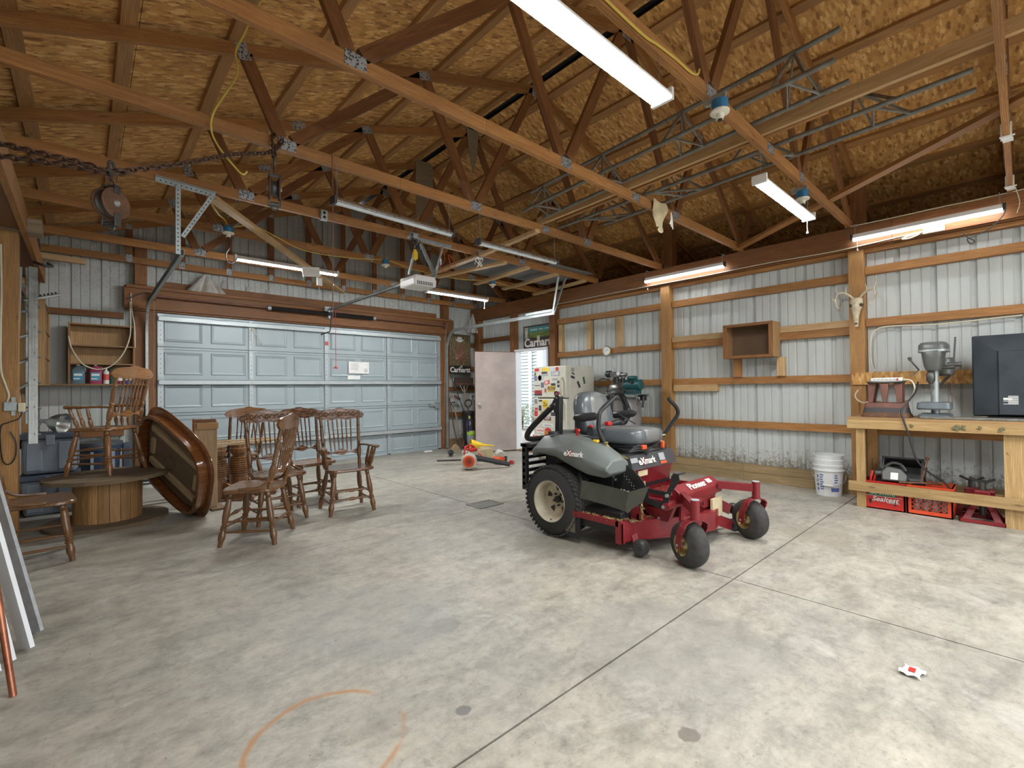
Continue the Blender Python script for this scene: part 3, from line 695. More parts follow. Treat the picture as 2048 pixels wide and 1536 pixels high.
B().tube([(.72, 8.30, 2.6), (.72, 8.44, .1)], .003, 4).build('lift_cable', M['galv'], tl, world=True)
B().tube([(5.69, 8.30, 2.6), (5.69, 8.44, .1)], .003, 4).build('lift_cable', M['galv'], tr, world=True)
# ================================================================ outside, seen through the side door
gr = struct('ground'); B().box(6.8, 16, -6, 18, -.12, -.03).build('ground_surface', M['ground'], gr, smooth=0); B().box(-6, 6.7, -16, -4.25, -.12, -.03).build('ground_surface', M['ground'], gr, smooth=0); B().box(6.78, 8.7, -4.2, 9, -.03, -.005).build('ground_surface', M['concrete'], gr, smooth=0)
hs = thing('neighbour_house', 'white lap-sided house wall seen through the open side door', 'house', (11.2, 12, -.03))
for k in range(34):
    z = k*.11; b = B(); x = 11.2
    b.add([(x, 4, z), (x, 18, z), (x+.035, 18, z+.098), (x+.035, 4, z+.098), (x+.06, 4, z), (x+.06, 18, z), (x+.06, 18, z+.098), (x+.06, 4, z+.098)], [(0, 3, 2, 1), (4, 5, 6, 7), (0, 1, 5, 4), (3, 7, 6, 2), (0, 4, 7, 3), (1, 2, 6, 5)])
    b.build('lap_board', M['silt'], hs, smooth=0, world=True)
B().box(11.262, 11.4, 4, 18, 0, 3.7).build('lap_shadow_sheet', M['greybin'], hs, smooth=0, world=True)  # dark sheet showing in the lap gaps, coloured to stand in for lap shadows
B().box(11.12, 11.2, 11.25, 11.35, 0, 3.7).build('corner_trim', M['whitep'], hs, smooth=0, world=True)
t = thing('porch_post', 'white square porch post outside the side door', 'post', (8.45, 8.15, -.01)); B().box(8.39, 8.51, 8.04, 8.26, 0, 3.04).build('shaft', M['whitep'], t, smooth=0, world=True)
b = B(); b.bar((8.45, 8.26, 2.3), (8.45, 8.9, 2.95), .09, .09); b.build('knee_brace', M['whitep'], t, smooth=0, world=True)
t = thing('wall_lantern', 'small black lantern on the white house wall outside', 'lamp', (11.1, 11.98, 1.7))
b = B(); b.tube([(11.1+0, 11.98+.11*math.cos(a), 1.72+.16*math.sin(a)) for a in [k*pi/6 for k in range(12)]], .012, 5, True); b.cyl((11.1, 11.98, 1.6), (11.1, 11.98, 1.84), .05, .03, 8); b.bar((11.1, 11.98, 1.9), (11.2, 11.98, 1.9), .02, .02); b.bar((11.1, 11.98, 1.86), (11.1, 11.98, 1.92), .02, .02); b.build('cage', M['black'], t, world=True)
t = thing('garden_shrub', 'leafy garden shrub outside the open side door', 'shrub', (10.4, 10.9, -.03))
b = B()
for k in range(500):
    a = R.random()*2*pi; rr = .42*math.sqrt(R.random()); z = .1+R.random()*.95*(1-rr); c = Vector((10.4+rr*math.cos(a), 10.9+rr*math.sin(a), z)); d = Vector((R.uniform(-1, 1), R.uniform(-1, 1), R.uniform(-.3, 1))).normalized()*.05; e2 = d.cross(Vector((0, 0, 1)))*.5
    b.add([c-d, c+e2, c+d, c-e2], [(0, 1, 2, 3)])
b.build('leaves', M['leafm'], t, smooth=0, kind='stuff', world=True)
b = B(); [b.cyl((10.4, 10.9, -.03), (10.4+R.uniform(-.2, .2), 10.9+R.uniform(-.2, .2), .7), .012, .006, 5) for _ in range(6)]; b.build('stems', M['rust'], t, world=True)
# side door frame + leaf
dr = struct('door_2', (6.67, 7.15, 0))
b = B(); b.box(6.60, 6.76, 7.115, 7.155, 0, 2.06); b.box(6.60, 6.76, 6.20, 6.24, 0, 2.06); b.box(6.60, 6.76, 6.20, 7.155, 2.05, 2.09); b.build('door_frame', M['whitep'], dr, smooth=0, world=True)
B().box(6.60, 6.78, 6.24, 7.115, 0, .03).build('threshold', M['skirt'], dr, smooth=0, world=True)
lf = thing('leaf', None, None); lf.parent = dr
h0, h1 = Vector((6.60, 7.13, .0)), Vector((5.80, 7.47, 0)); mm = frame(h0, h1, (0, 0, 1))
b = B(); b.box(0, .872, 0, .04, .02, 2.04, mm, 2); b.build('slab', M['doorleaf'], lf, smooth=0, world=True)
b = B(); b.box(-.001, .873, -.002, .042, .018, .026, mm); b.box(.868, .874, -.002, .042, .02, 2.045, mm); b.box(-.001, .873, -.002, .042, 2.034, 2.045, mm); b.build('edge', M['firdark'], lf, smooth=0, world=True)
b = B(); b.lathe([(0, .028), (.1, .03), (.15, .014), (.5, .012), (.6, .026), (.85, .03), (1, .018)], mm @ Vector((.80, .043, .98)), mm @ Vector((.80, .11, .98)), 16); b.build('door_knob', M['galv'], lf, world=True)
b = B()
for z in (.25, 1.0, 1.8): b.cyl(mm @ Vector((-.008, .0, z)), mm @ Vector((-.008, .0, z+.09)), .009, n=8)
b.build('hinge', M['galv'], lf, world=True)
# ================================================================ shop lights
def shop_light(lab, c, ax, on, L=1.22, w=.09, hood=.11, chains=(), wire=True, group='shop lights hung from the trusses', pull=0, thin=False, rz=0):
    """ax 0: runs along x, 1: along y; c = middle of the lens underside"""
    t = thing('shop_light', lab, 'light', c, rz if ax == 0 else pi/2, group)
    b = B()     # hood: shallow trapezoid trough
    P = [(-hood/2, .012), (-w/2*.55, .045), (w/2*.55, .045), (hood/2, .012), (hood/2, .0), (hood/2-.004, .0), (hood/2-.004, .009), (w/2*.55, .041), (-w/2*.55, .041), (-hood/2+.004, .009), (-hood/2+.004, 0), (-hood/2, 0)]
    vs = [(x, y, z) for x in (-L/2, L/2) for y, z in P]; n = len(P)
    b.add(vs, [(i, (i+1) % n, n+(i+1) % n, n+i) for i in range(n)]+[(0, 1, 2, 3), (n+3, n+2, n+1, n)])
    b.build('hood', M['foil'] if not on else M['white'], t, smooth=20)
    b = B(); m = 9; prof = [(-w/2+w*k/(m-1), -.004-(.03 if thin else .012)*math.sin(pi*k/(m-1))) for k in range(m)]+[(w/2, .008), (-w/2, .008)]
    vs = [(x, y, z) for x in (-L/2+.02, L/2-.02) for y, z in prof]; n = len(prof)
    b.add(vs, [(i, (i+1) % n, n+(i+1) % n, n+i) for i in range(n)]+[tuple(range(n))[::-1], tuple(range(n, 2*n))])
    b.build('lens', M[on if isinstance(on, str) else 'lens_on'] if on else M['lens_off'], t)
    for s in (-1, 1): B().box(s*L/2-.022 if s > 0 else -L/2-.003, s*L/2+.003 if s > 0 else -L/2+.022, -hood/2-.002, hood/2+.002, -.018, .05).build('end_cap', M['blackpl'] if not on or thin else M['white'], t, bevel=.004)
    for sx, top in chains:
        b = B(); x0 = sx*(L/2-.04); nl = max(2, int((top-.045)/.024))
        for k in range(nl):
            z = .045+(top-.045)*(k+.5)/nl; r = (top-.045)/nl*.62; o = k % 2
            b.tube([(x0+(0 if o else .005*math.cos(a)), (.005*math.cos(a) if o else 0), z+r*math.sin(a)) for a in [q*pi/3 for q in range(6)]], .0013, 3, True)
        b.build('chain', M['galv'], t)
        if thin: B().box(x0-.004, x0+.004, -.09, .004, top-.004, top+.004).build('hook', M['galv'], t)
    if pull:
        b = B(); b.cyl((L/2-.06, 0, -.01), (L/2-.06, 0, -.13), .0018, n=5); b.lathe([(0, .002), (.3, .007), (1, .009)], (L/2-.06, 0, -.12), (L/2-.06, 0, -.145), 8); b.build('pull_cord', M['white'], t)
    return t
shop_light('large lit shop light with a broad lens right above the camera', (1.76, 1.325, 2.86), 0, 'lens_big', w=.11, hood=.125, chains=((-1, .24), (1, .24)))
shop_light('short-looking lit shop light hanging by the header under the yellow cable truss', (4.37, 1.325, 2.825), 0, True, w=.08, hood=.105, chains=((-1, .275), (1, .275)), pull=1)
shop_light('unlit aluminium shop light hanging nearest the black iron pulley', (2.08, 3.765, 2.80), 0, False, w=.05, hood=.085, chains=((-1, .305), (1, .305)), rz=.05)
shop_light('unlit aluminium shop light beside the door opener and drywall', (3.60, 3.785, 2.785), 0, False, w=.05, hood=.085, chains=((-1, .32), (1, .32)))
shop_light('lit shop light above the shelf side of the garage door', (1.90, 6.21, 2.835), 0, 'lens_far', w=.05, hood=.08, chains=((-1, .265), (1, .265)), pull=1)
shop_light('lit shop light above the side-door end of the garage door', (4.50, 6.21, 2.80), 0, 'lens_far', w=.05, hood=.08, chains=((-1, .30), (1, .30)), pull=1)
shop_light('lit strip light on the side wall header above the wooden wall box', (6.47, 3.36, 2.94), 1, 'lens_strip', L=1.26, w=.045, hood=.046, chains=((-1, .155), (1, .155)), pull=1, thin=True)
shop_light('lit strip light on the side wall header above the workbench', (6.47, .70, 2.945), 1, 'lens_strip', L=1.22, w=.045, hood=.046, chains=((-1, .155), (1, .155)), pull=1, thin=True)
for i, (x, y) in enumerate(((1.7, -1.2), (4.4, -1.2), (1.7, -2.9), (4.4, -2.9), (.9, -.2))[:4]):  # unseen fixtures added behind the camera to fill the shop with light
    shop_light('unseen fill light added behind the camera, number %s from the rear doorway' % ('three', 'four', 'one', 'two')[i] if False else ('unseen fill light added behind the camera, lumber side', 'unseen fill light added behind the camera, workbench side', 'unseen fill light added near the open rear doorway, lumber side', 'unseen fill light added near the open rear doorway, bench side')[i], (x, y, 2.82), 0, True, w=.10, hood=.12, chains=((-1, .28), (1, .28)))
# ================================================================ lamp boxes and wires
def lamp_box(lab, c, socket=True, tilt=0):
    t = thing('lamp_box', lab, 'lamp socket', c, 0, 'blue lamp boxes on the truss chords')
    B().cyl((0, 0, 0), (0, 0, .06), .047, .05, 16).build('junction_box', M['blue'], t)
    B().box(-.012, .012, -.04, .09, .06, max(.07, 3.105-c[2])).build('bracket', M['galv'], t)
    B().lathe([(0, .05), (.12, .058), (.3, .056), (.45, .025), (1, .022)], (0, 0, 0), (0, 0, -.055), 20).build('socket', M['porcelain'], t)
    B().cyl((0, 0, -.05), (0, 0, -.064), .014, n=10).build('socket_mouth', M['black'], t)
    return t
lamp_box('blue lamp box with a white socket on the second chord, beneath the yellow cable end', (2.93, 1.255, 3.0))
lamp_box('blue lamp box half hidden behind the lit light by the header', (4.87, 1.345, 3.0))
lamp_box('blue lamp box with a black plug hanging from it above the wall shelves', (1.16, 5.86, 3.03))
lamp_box('blue lamp box on the chord near the opener motor', (3.07, 5.93, 3.02))
lamp_box('blue lamp box on the chord above the side-door shop light', (5.0, 5.93, 3.02))
def wire(name, lab, cat, pts, r, m, n=6, k=8, parent=None):
    P = curve_pts(pts, k); c = P[0].copy()
    b = B().tube([p-c for p in P], r, n); o = b.build(name, M[m], None, loc=c); return tag(o, lab, cat)
wire('cable', 'yellow cable draped from the roof down to the pulley truss', 'cable', [(.86, 2.9, 3.74), (.81, 3.25, 3.73), (.805, 3.41, 3.73), (.80, 3.55, 3.71), (.76, 3.6, 3.60), (.765, 3.6, 3.44), (.65, 3.68, 3.19), (.64, 3.735, 3.08), (.68, 3.735, 2.98), (.77, 3.74, 2.88), (.83, 3.74, 2.83), (.86, 3.74, 2.86)], .0065, 'cordy')
wire('cable', 'yellow cable looping down to the blue lamp box above the shelves', 'cable', [(.83, 5.08, 3.10), (.98, 5.4, 3.06), (1.1, 5.75, 3.13), (1.16, 5.86, 3.09)], .006, 'cordy')
wire('cable', 'long yellow cable strung between the lamp boxes above the garage door', 'cable', [(1.18, 5.86, 3.09), (1.42, 5.9, 3.17), (1.68, 5.95, 3.11), (2.08, 6.19, 3.08), (2.63, 6.15, 3.08), (3.07, 5.97, 3.09), (3.2, 6.0, 3.1), (3.75, 6.18, 3.09), (4.5, 6.19, 3.08), (5.0, 6.0, 3.09), (5.6, 6.1, 3.09), (6.5, 6.3, 3.12)], .006, 'cordy')
wire('cable', 'yellow cable stapled along the truss chord past the big lit light', 'cable', [(1.5, 1.31, 3.14), (1.85, 1.312, 3.12), (2.15, 1.312, 3.115), (2.3, 1.313, 3.135), (2.5, 1.312, 3.15), (2.66, 1.31, 3.15), (2.75, 1.31, 3.175), (2.78, 1.31, 3.22)], .007, 'cordy')
wire('cable', 'white cable sagging along the side wall header', 'cable', [(6.545, 6.0, 2.86), (6.545, 4.0, 2.87), (6.545, 3.0, 2.865), (6.545, 2.2, 2.875), (6.545, 1.5, 2.86), (6.545, .9, 2.885), (6.548, .70, 2.895)], .006, 'cordw')
wire('cable', 'cream cable running along the top edge of the header', 'cable', [(6.545, 1.38, 3.115), (6.545, 1.0, 3.108), (6.545, .55, 3.11), (6.545, .3, 3.106), (6.545, -.4, 3.11)], .006, 'cordw')
wire('plug_cord', 'black cord and plug dangling beneath the blue lamp box', 'cable', [(1.16, 5.86, 2.965), (1.165, 5.84, 2.86), (1.13, 5.83, 2.78), (1.15, 5.85, 2.70), (1.22, 5.92, 2.72), (1.27, 5.97, 2.79)], .006, 'blackpl')
o = wire('pull_rope', 'thin dark red rope hanging from a truss in front of the garage door', 'rope', [(1.483, 3.757, 3.19), (1.483, 3.755, 2.6), (1.476, 3.755, 1.85)], .004, 'boot', 5, 2)
wire('light_cord', 'black power cord looping below the header strip light above the bench', 'cable', [(6.46, .09, 2.92), (6.46, .12, 2.86), (6.47, .2, 2.78), (6.5, .3, 2.74), (6.55, .36, 2.73), (6.55, .34, 2.68), (6.55, .31, 2.70), (6.555, .36, 2.75), (6.56, .4, 2.82)], .005, 'blackpl')
t = thing('outlet_strip', 'cream outlet strip box on the header above the workbench', 'outlet', (6.54, .61, 2.888)); b = B(); b.box(-.02, .015, -.085, .085, -.03, .03); b.build('box', M['ivory'], t, bevel=.004)
for y in (-.045, .045):
    b = B()
    for dy in (-.007, .007): b.box(-.0215, -.02, y+dy-.0015, y+dy+.0015, -.004, .006)
    b.build('socket_slots', M['holes'], t, smooth=0)
wire('outlet_tail', 'thick cream cable loop at the end of the header outlet strip', 'cable', [(6.53, .70, 2.885), (6.53, .78, 2.875), (6.53, .84, 2.865), (6.53, .86, 2.85), (6.53, .80, 2.845), (6.53, .72, 2.87)], .009, 'cordw')
# tape wrapped chord end
for z, x, lab in ((3.1, 6.35, 'torn tape wrap at the end of the nearest chord'), (3.1, 5.05, 'torn white tape wrap halfway along the nearest chord')):
    b = B(); b.box(-.04, .04, -.03, .03, -.052, .05); b.box(-.05, -.035, -.045, .035, -.058, -.05); b.box(.0, .06, -.036, .02, -.062, -.052)
    tag(b.build('tape_wrap', M['whitepaper'], None, smooth=0, loc=(x, .06, 3.147)), lab, 'tape')
wire('twine', 'thin twine hanging by the taped chord end over the bench', 'rope', [(6.3, .03, 3.1), (6.36, .0, 2.95), (6.4, .02, 2.86)], .003, 'cordw', 4, 3)
# ================================================================ torn paper and rag on the chord
t = thing('paper_scrap', 'torn yellowed paper scrap hanging from a truss chord in mid room', 'paper', (4.38, 2.52, 3.20))
def _pf(u, v): return ((u-.5)*.24*(1-.22*v)+.02*math.sin(v*7)-.03*v+(.03*math.sin(u*9) if v > .9 else 0), .02*math.sin(v*5+u*3)-.02, -.30*v+.02*math.sin(u*7)*(.3+v))
B().grid(_pf, 8, 8, (0, .003, 0)).build('sheet', M['paper'], t, smooth=60)
t = thing('rag_strip', 'white rag strip tied below the yellowed paper scrap', 'rag', (4.60, 2.50, 3.09))
b = B()
for k in range(3): b.tube(curve_pts([(0, 0, .04), (.01*k, 0, -.03), (.03*(k-1), .0, -.09-.02*k)]), [.012]*17, 5, flat=.3)
b.build('strips', M['whitepaper'], t)
# ================================================================ chain and pulley blocks
def chain(lab, pts, link, r, m, sag=0):
    P = [Vector(p) for p in pts]; L = [0]
    for a, c in zip(P, P[1:]): L.append(L[-1]+(c-a).length)
    n = int(L[-1]/(link*.72)); b = B()
    def at(s):
        for i in range(len(P)-1):
            if s <= L[i+1]: return P[i].lerp(P[i+1], (s-L[i])/(L[i+1]-L[i]))
        return P[-1]
    c0 = P[0].copy()
    for k in range(n):
        s = (k+.5)*L[-1]/n; c = at(s); d = (at(min(L[-1], s+.01))-at(max(0, s-.01))).normalized(); u = d.cross(Vector((0, 0, 1))).normalized(); w_ = d.cross(u)
        q = (u+w_)*.707 if k % 2 else (u-w_)*.707
        b.tube([c-c0+d*(link*.5*math.cos(a)*1.0)+q*(link*.32*math.sin(a)) for a in [j*pi/4 for j in range(8)]], r, 4, True)
    return tag(b.build('chain', M[m], None, loc=c0), lab, 'chain')
c1 = curve_pts([(-.355, 3.62, 2.60), (-.2, 3.56, 2.575), (.0, 3.52, 2.56), (.11, 3.52, 2.555), (.4, 3.55, 2.69), (.76, 3.66, 2.92), (.98, 3.735, 3.03), (1.06, 3.745, 3.10), (1.10, 3.74, 3.17)], 6)
chain('rusty iron chain slung from the wall header up to the truss', c1, .044, .0068, 'chainiron')
c2 = curve_pts([(-.355, 3.62, 2.53), (-.2, 3.56, 2.53), (-.05, 3.52, 2.53), (.09, 3.51, 2.535), (.2, 3.51, 2.575)], 6)
chain('second strand of rusty chain doubled beside the first, ending at the round pulley', c2, .044, .0068, 'chainiron')
def hook(b, z): b.tube(curve_pts([(0, 0, z), (.012, 0, z+.03), (.0, 0, z+.06), (-.018, 0, z+.09), (-.005, 0, z+.125), (.02, 0, z+.12), (.022, 0, z+.10)], 5), .010, 6)
def pulley(lab, c, rz, name='pulley_block'):
    t = thing(name, lab, 'pulley', c, rz); rr = .086
    for y in (-.032, .032):
        b = B(); b.lathe([(0, rr*.9), (.2, rr), (.8, rr), (1, rr*.9)], (0, y-.006, 0), (0, y+.006, 0), 24); b.build('cheek_plate', M['rust'], t)
    B().lathe([(0, rr*.82), (.3, rr*.6), (.7, rr*.6), (1, rr*.82)], (0, -.024, 0), (0, .024, 0), 24).build('sheave', M['darkst'], t)
    B().lathe([(0, .01), (.1, .018), (.9, .018), (1, .01)], (0, -.05, 0), (0, .05, 0), 12).build('axle_pin', M['galv'], t)
    b = B()
    [b.box(-.018, .018, s*.040-.004, s*.040+.004, .055, .10) for s in (-1, 1)]; b.box(-.018, .018, -.044, .044, .092, .102); b.build('strap', M['darkst'], t, bevel=.002)
    b = B(); [b.box(-.018, .018, s*.040-.004, s*.040+.004, -.13, -.055) for s in (-1, 1)]; b.box(-.018, .018, -.04, .04, -.134, -.128); b.build('strap', M['darkst'], t, bevel=.002)
    b = B(); b.cyl((0, -.028, -.115), (0, .028, -.115), .017, n=10); b.tube([(0, .02*math.cos(a), -.14+.02*math.sin(a)) for a in [k*pi/5 for k in range(10)]], .006, 5, True); b.build('becket', M['darkst'], t)
    b = B(); b.tube([(.022*math.cos(a), 0, .122+.022*math.sin(a)) for a in [k*pi/6 for k in range(12)]], .007, 5, True); b.build('eye', M['rust'], t)
    b = B(); hook(b, .135) if False else b.tube(curve_pts([(0, 0, .13), (.0, 0, .17), (-.012, 0, .20), (-.01, 0, .235), (.012, 0, .24), (.02, 0, .215)], 5), [.009]*26, 6); b.build('hook', M['darkst'], t)
    return t
pulley('round rust-brown iron pulley block hanging from the slung chain', (.109, 3.505, 2.36), .72)
pulley('black iron pulley block seen edge-on below the truss chord', (1.03, 3.70, 2.77), 1.35)
o = chain('short rusty chain wrapped over the chord holding the edge-on pulley', [(1.03, 3.705, 3.00), (1.03, 3.70, 3.08), (1.02, 3.72, 3.13), (1.04, 3.74, 3.2)], .044, .0068, 'chainiron')
# ================================================================ garage door opener
t = thing('door_opener', 'white garage door opener motor with its steel rail and hangers', 'door opener', (3.21, 5.35, 2.7))
b = B(); m = Matrix.Translation((3.21, 5.30, 2.665))
b.prism([(-.16, -.06), (-.17, .02), (-.14, .075), (.14, .075), (.17, .02), (.16, -.06)], -.17, .17, m @ Matrix.Rotation(pi/2, 4, 'X')); b.build('motor_housing', M['white'], t, bevel=.015, world=True)
b = B()
for k in range(9): b.box(3.21-.12+k*.026, 3.21-.12+k*.026+.012, 5.128, 5.131, 2.615, 2.66)
b.build('vent_slots', M['holes'], t, smooth=0, world=True)
B().box(3.045, 3.20, 5.40, 5.49, 2.61, 2.735).build('light_cover', M['whitepaper'], t, bevel=.01, world=True)
b = B(); b.box(3.185, 3.235, 5.45, 8.36, 2.735, 2.74); b.box(3.185, 3.189, 5.45, 8.36, 2.71, 2.74); b.box(3.231, 3.235, 5.45, 8.36, 2.71, 2.74); b.build('rail', M['galv'], t, smooth=0, world=True)
b = B(); b.box(3.14, 3.28, 8.34, 8.375, 2.70, 2.78); b.build('header_bracket', M['galv'], t, smooth=0, world=True)
for a, c in (((3.02, 5.22, 2.74), (3.02, 5.02, 3.12)), ((3.40, 5.22, 2.74), (3.40, 5.02, 3.12)), ((3.06, 5.02, 3.09), (3.40, 5.2, 2.76)), ((2.86, 4.975, 3.12), (3.5, 4.975, 3.12))): angle_iron(t, a, c, .035, (0, -1, 0), 'hanger')
b = B(); b.tube([(3.19, 8.2, 2.74), (3.19, 8.2, 2.45), (3.19, 8.25, 2.33), (3.10, 8.42, 2.28)], .010, 6); b.build('door_arm', M['black'], t, world=True)
b = B(); b.cyl((3.27, 8.2, 2.71), (3.27, 8.2, 1.715), .004, n=5); b.build('release_cord', M['redbright'], t, world=True)
b = B(); b.cyl((3.27, 8.2, 1.72), (3.27, 8.2, 1.69), .006, .02, 8); b.box(3.235, 3.305, 8.19, 8.21, 1.675, 1.695); b.build('release_handle', M['redbright'], t, bevel=.004, world=True)
wire('red_cord', 'orange cord coiled on the opener hanger', 'cable', [(3.38, 5.0, 3.08), (3.42, 5.0, 2.95), (3.36, 5.02, 2.85), (3.44, 5.03, 2.8), (3.5, 5.0, 2.9), (3.47, 5.0, 3.02), (3.56, 5.0, 2.96), (3.58, 4.99, 2.82)], .004, 'orange')
t = thing('coiled_cord', 'black cord coil with a yellow plug hung beside the opener', 'cable', (2.93, 4.93, 3.1)); b = B(); b.tube([(.035*math.cos(a), 0, -.06+.065*math.sin(a)) for a in [k*pi/6 for k in range(12)]], .007, 5, True); b.build('loop', M['blackpl'], t)
b = B(); b.tube([(.01+.02*math.cos(a), .0, -.19+.06*math.sin(a)) for a in [k*pi/6 for k in range(12)]], .012, 5, True); b.box(-.01, .04, -.015, .01, -.24, -.15); b.build('plug', M['yellow'], t)
for c, lab in (((3.95, 4.96, 3.10), 'white wires dangling from a work light clipped to the chord'), ((2.95, 4.96, 3.14), 'small outlet box nailed on the chord by the opener')):
    t = thing('wire_bundle', lab, 'wires', c); b = B()
    for k in range(6): b.tube(curve_pts([(0, 0, 0), (R.uniform(-.06, .06), -.02, -.05), (R.uniform(-.09, .09), -.02, R.uniform(-.16, -.05)), (R.uniform(-.1, .1), -.02, R.uniform(-.2, -.1))], 4), .005, 4)
    b.build('wires', M['blackpl'] if c[0] < 3 else M['whitepaper'], t); B().box(-.03, .03, -.03, .0, -.03, .03).build('box', M['galv'], t, bevel=.004)
t = thing('outlet_box', 'grey outlet box fixed on the chord before the garage door', 'outlet', (1.86, 4.955, 3.13)); B().box(-.035, .035, -.02, .02, -.055, .055).build('box', M['galv'], t, bevel=.004)
b = B(); b.cyl((0, -.0215, .022), (0, -.02, .022), .016); b.cyl((0, -.0215, -.022), (0, -.02, -.022), .016); b.build('sockets', M['holes'], t)
t = thing('cardboard_tag', 'white paper tags hanging from the lit shop light', 'tag', (2.2, 6.166, 2.82)); b = B(); b.box(-.16, .06, 0, .003, -.06, .06, Matrix.Rotation(-.15, 4, 'Y')); b.box(.02, .09, -.002, .001, -.17, -.07); b.build('card', M['whitepaper'], t, smooth=0); B().tube([(.05, 0, -.17), (.06, 0, -.26), (.05, 0, -.32)], .003, 4).build('string', M['blackpl'], t)
# ================================================================ tower sections and lumber on the chords
def vtube(b, p, q, w_, r):
    """pressed V brace bent between two legs"""
    b.tube([p, p.lerp(q, .12), p.lerp(q, .88), q], [r*1.15, r*.85, r*.85, r*1.15], 8, flat=.55)
def tower(lab, legs, ts, rr=.017):
    t = thing('tower_section', lab, 'metal frame', legs[0][0], group='antenna tower sections on the truss chords'); V = [(Vector(a), Vector(c)) for a, c in legs]
    for a, c in V:
        b = B(); b.cyl(a, c, rr, n=12); b.build('leg', M['tower'], t, world=True)
    for i, (p, q) in enumerate(((0, 1), (0, 2), (1, 2))):
        b = B()
        for k in ts:
            A = V[p][0].lerp(V[p][1], k); d = .035
            C1 = V[q][0].lerp(V[q][1], k-d); C2 = V[q][0].lerp(V[q][1], k+d); 
            b = B(); vtube(b, A, C1, 1, .014); vtube(b, A, C2, 1, .014); b.build('brace', M['tower'], t, world=True)
    return t
tower('grey tubular tower section lying on the chords, side nearer the lights', (((3.60, 3.60, 3.42), (3.40, .72, 3.45)), ((3.525, 3.66, 3.215), (3.30, .73, 3.215)), ((3.84, 3.66, 3.215), (3.60, .72, 3.215))), (.07, .35, .63, .91))
tower('grey tubular tower section lying on the chords, side nearer the wall', (((4.36, 3.50, 3.45), (4.20, .38, 3.46)), ((4.225, 3.76, 3.215), (4.05, .18, 3.215)), ((4.55, 3.33, 3.215), (4.34, .18, 3.215))), (.1, .36, .62, .86))
board('loose_stud', (3.945, 3.84, 3.24), (3.755, -.3, 3.24), .038, .089, M['firlight'], 'loose pale two by four lying among the tower sections, longer one', 'board')
board('loose_stud', (4.02, 3.6, 3.235), (3.86, .9, 3.235), .038, .08, M['fir'], 'loose brown two by four lying beside the longer one', 'board')
# dusty films hung on the back wall
t = thing('plastic_sheet', 'dusty clear plastic sheet draped on the header over the garage door', 'plastic', (1.35, 8.43, 2.80))
B().grid(lambda u, v: ((u-.5)*(.06+.46*v)+.02, -.02-.03*math.sin(u*14)*v, .27*(1-v)+.005), 14, 6, (0, .003, 0)).build('film', M['film'], t, smooth=60)
for i, (x, z0, z1) in enumerate(((1.98, 2.86, 3.0), (1.64, 2.86, 3.06), (2.27, 2.86, 2.99))):
    t = thing('tape_strip', ('crinkled plastic strip stuck on the end wall, middle of three', 'crinkled plastic strip stuck on the end wall, closest to the draped sheet', 'crinkled plastic strip stuck on the end wall, closest to the opener')[i], 'plastic', (x, 8.585, z0), group='crinkled strips on the end wall')
    B().grid(lambda u, v: ((u-.5)*.07+.01*math.sin(v*9), -.008*math.sin(u*9+v*14)-.01, v*(z1-z0)), 5, 10, (0, .003, 0)).build('film', M['film'], t, smooth=60)
t = thing('plastic_sheet', 'grey plastic sheet hanging in the corner above the poster', 'plastic', (6.45, 8.35, 2.55))
B().grid(lambda u, v: ((u-.5)*(.05+.28*v), -.02*math.sin(u*12), .42*(1-v)), 10, 6, (0, .003, 0)).build('film', M['film'], t, smooth=60)
# ================================================================ press-back chairs
LEGP = [(0, .017), (.03, .021), (.07, .023), (.09, .017), (.105, .024), (.12, .017), (.14, .019), (.3, .026), (.45, .0265), (.55, .022), (.60, .016), (.615, .025), (.63, .025), (.645, .017), (.66, .026), (.68, .026), (.70, .018), (.78, .027), (.84, .028), (.90, .020), (1, .018)]
POSTP = [(0, .018), (.06, .020), (.10, .015), (.12, .023), (.14, .015), (.18, .022), (.30, .026), (.36, .022), (.40, .015), (.42, .022), (.44, .015), (.46, .022), (.48, .015), (.52, .018), (.72, .019), (.78, .015), (.80, .021), (.82, .015), (.85, .017), (1, .016)]
SPINP = [(0, .006), (.3, .0095), (.38, .0065), (.40, .011), (.42, .0065), (.44, .011), (.46, .0065), (.75, .008), (.88, .009), (1, .006)]
STRP = [(0, .008), (.18, .010), (.30, .0085), (.36, .014), (.39, .009), (.44, .016), (.50, .018), (.56, .016), (.61, .009), (.64, .014), (.70, .0085), (.82, .010), (1, .008)]
ARMSP = [(0, .010), (.1, .013), (.2, .018), (.35, .020), (.45, .012), (.5, .018), (.55, .012), (.65, .016), (1, .010)]
def flatboard(b, xs, zt, zb, yf, th):
    n = len(xs); vs = []
    for i, x in enumerate(xs): y = yf(x); vs += [(x, y, zb[i]), (x, y, zt[i]), (x, y+th, zt[i]), (x, y+th, zb[i])]
    fs = [(4*i+j, 4*i+4+j, 4*i+4+(j+1) % 4, 4*i+(j+1) % 4)[::-1] for i in range(n-1) for j in range(4)]+[(0, 1, 2, 3)[::-1], (4*n-4, 4*n-3, 4*n-2, 4*n-1)]
    uvs = []
    for f in fs: uvs.append([(vs[q][0], vs[q][2]+vs[q][1]) for q in f])
    b.add(vs, fs, uvs); b.mi = [1 if (k < 4*(n-1) and k % 4 == 0) else 0 for k in range(len(fs))]
    return b
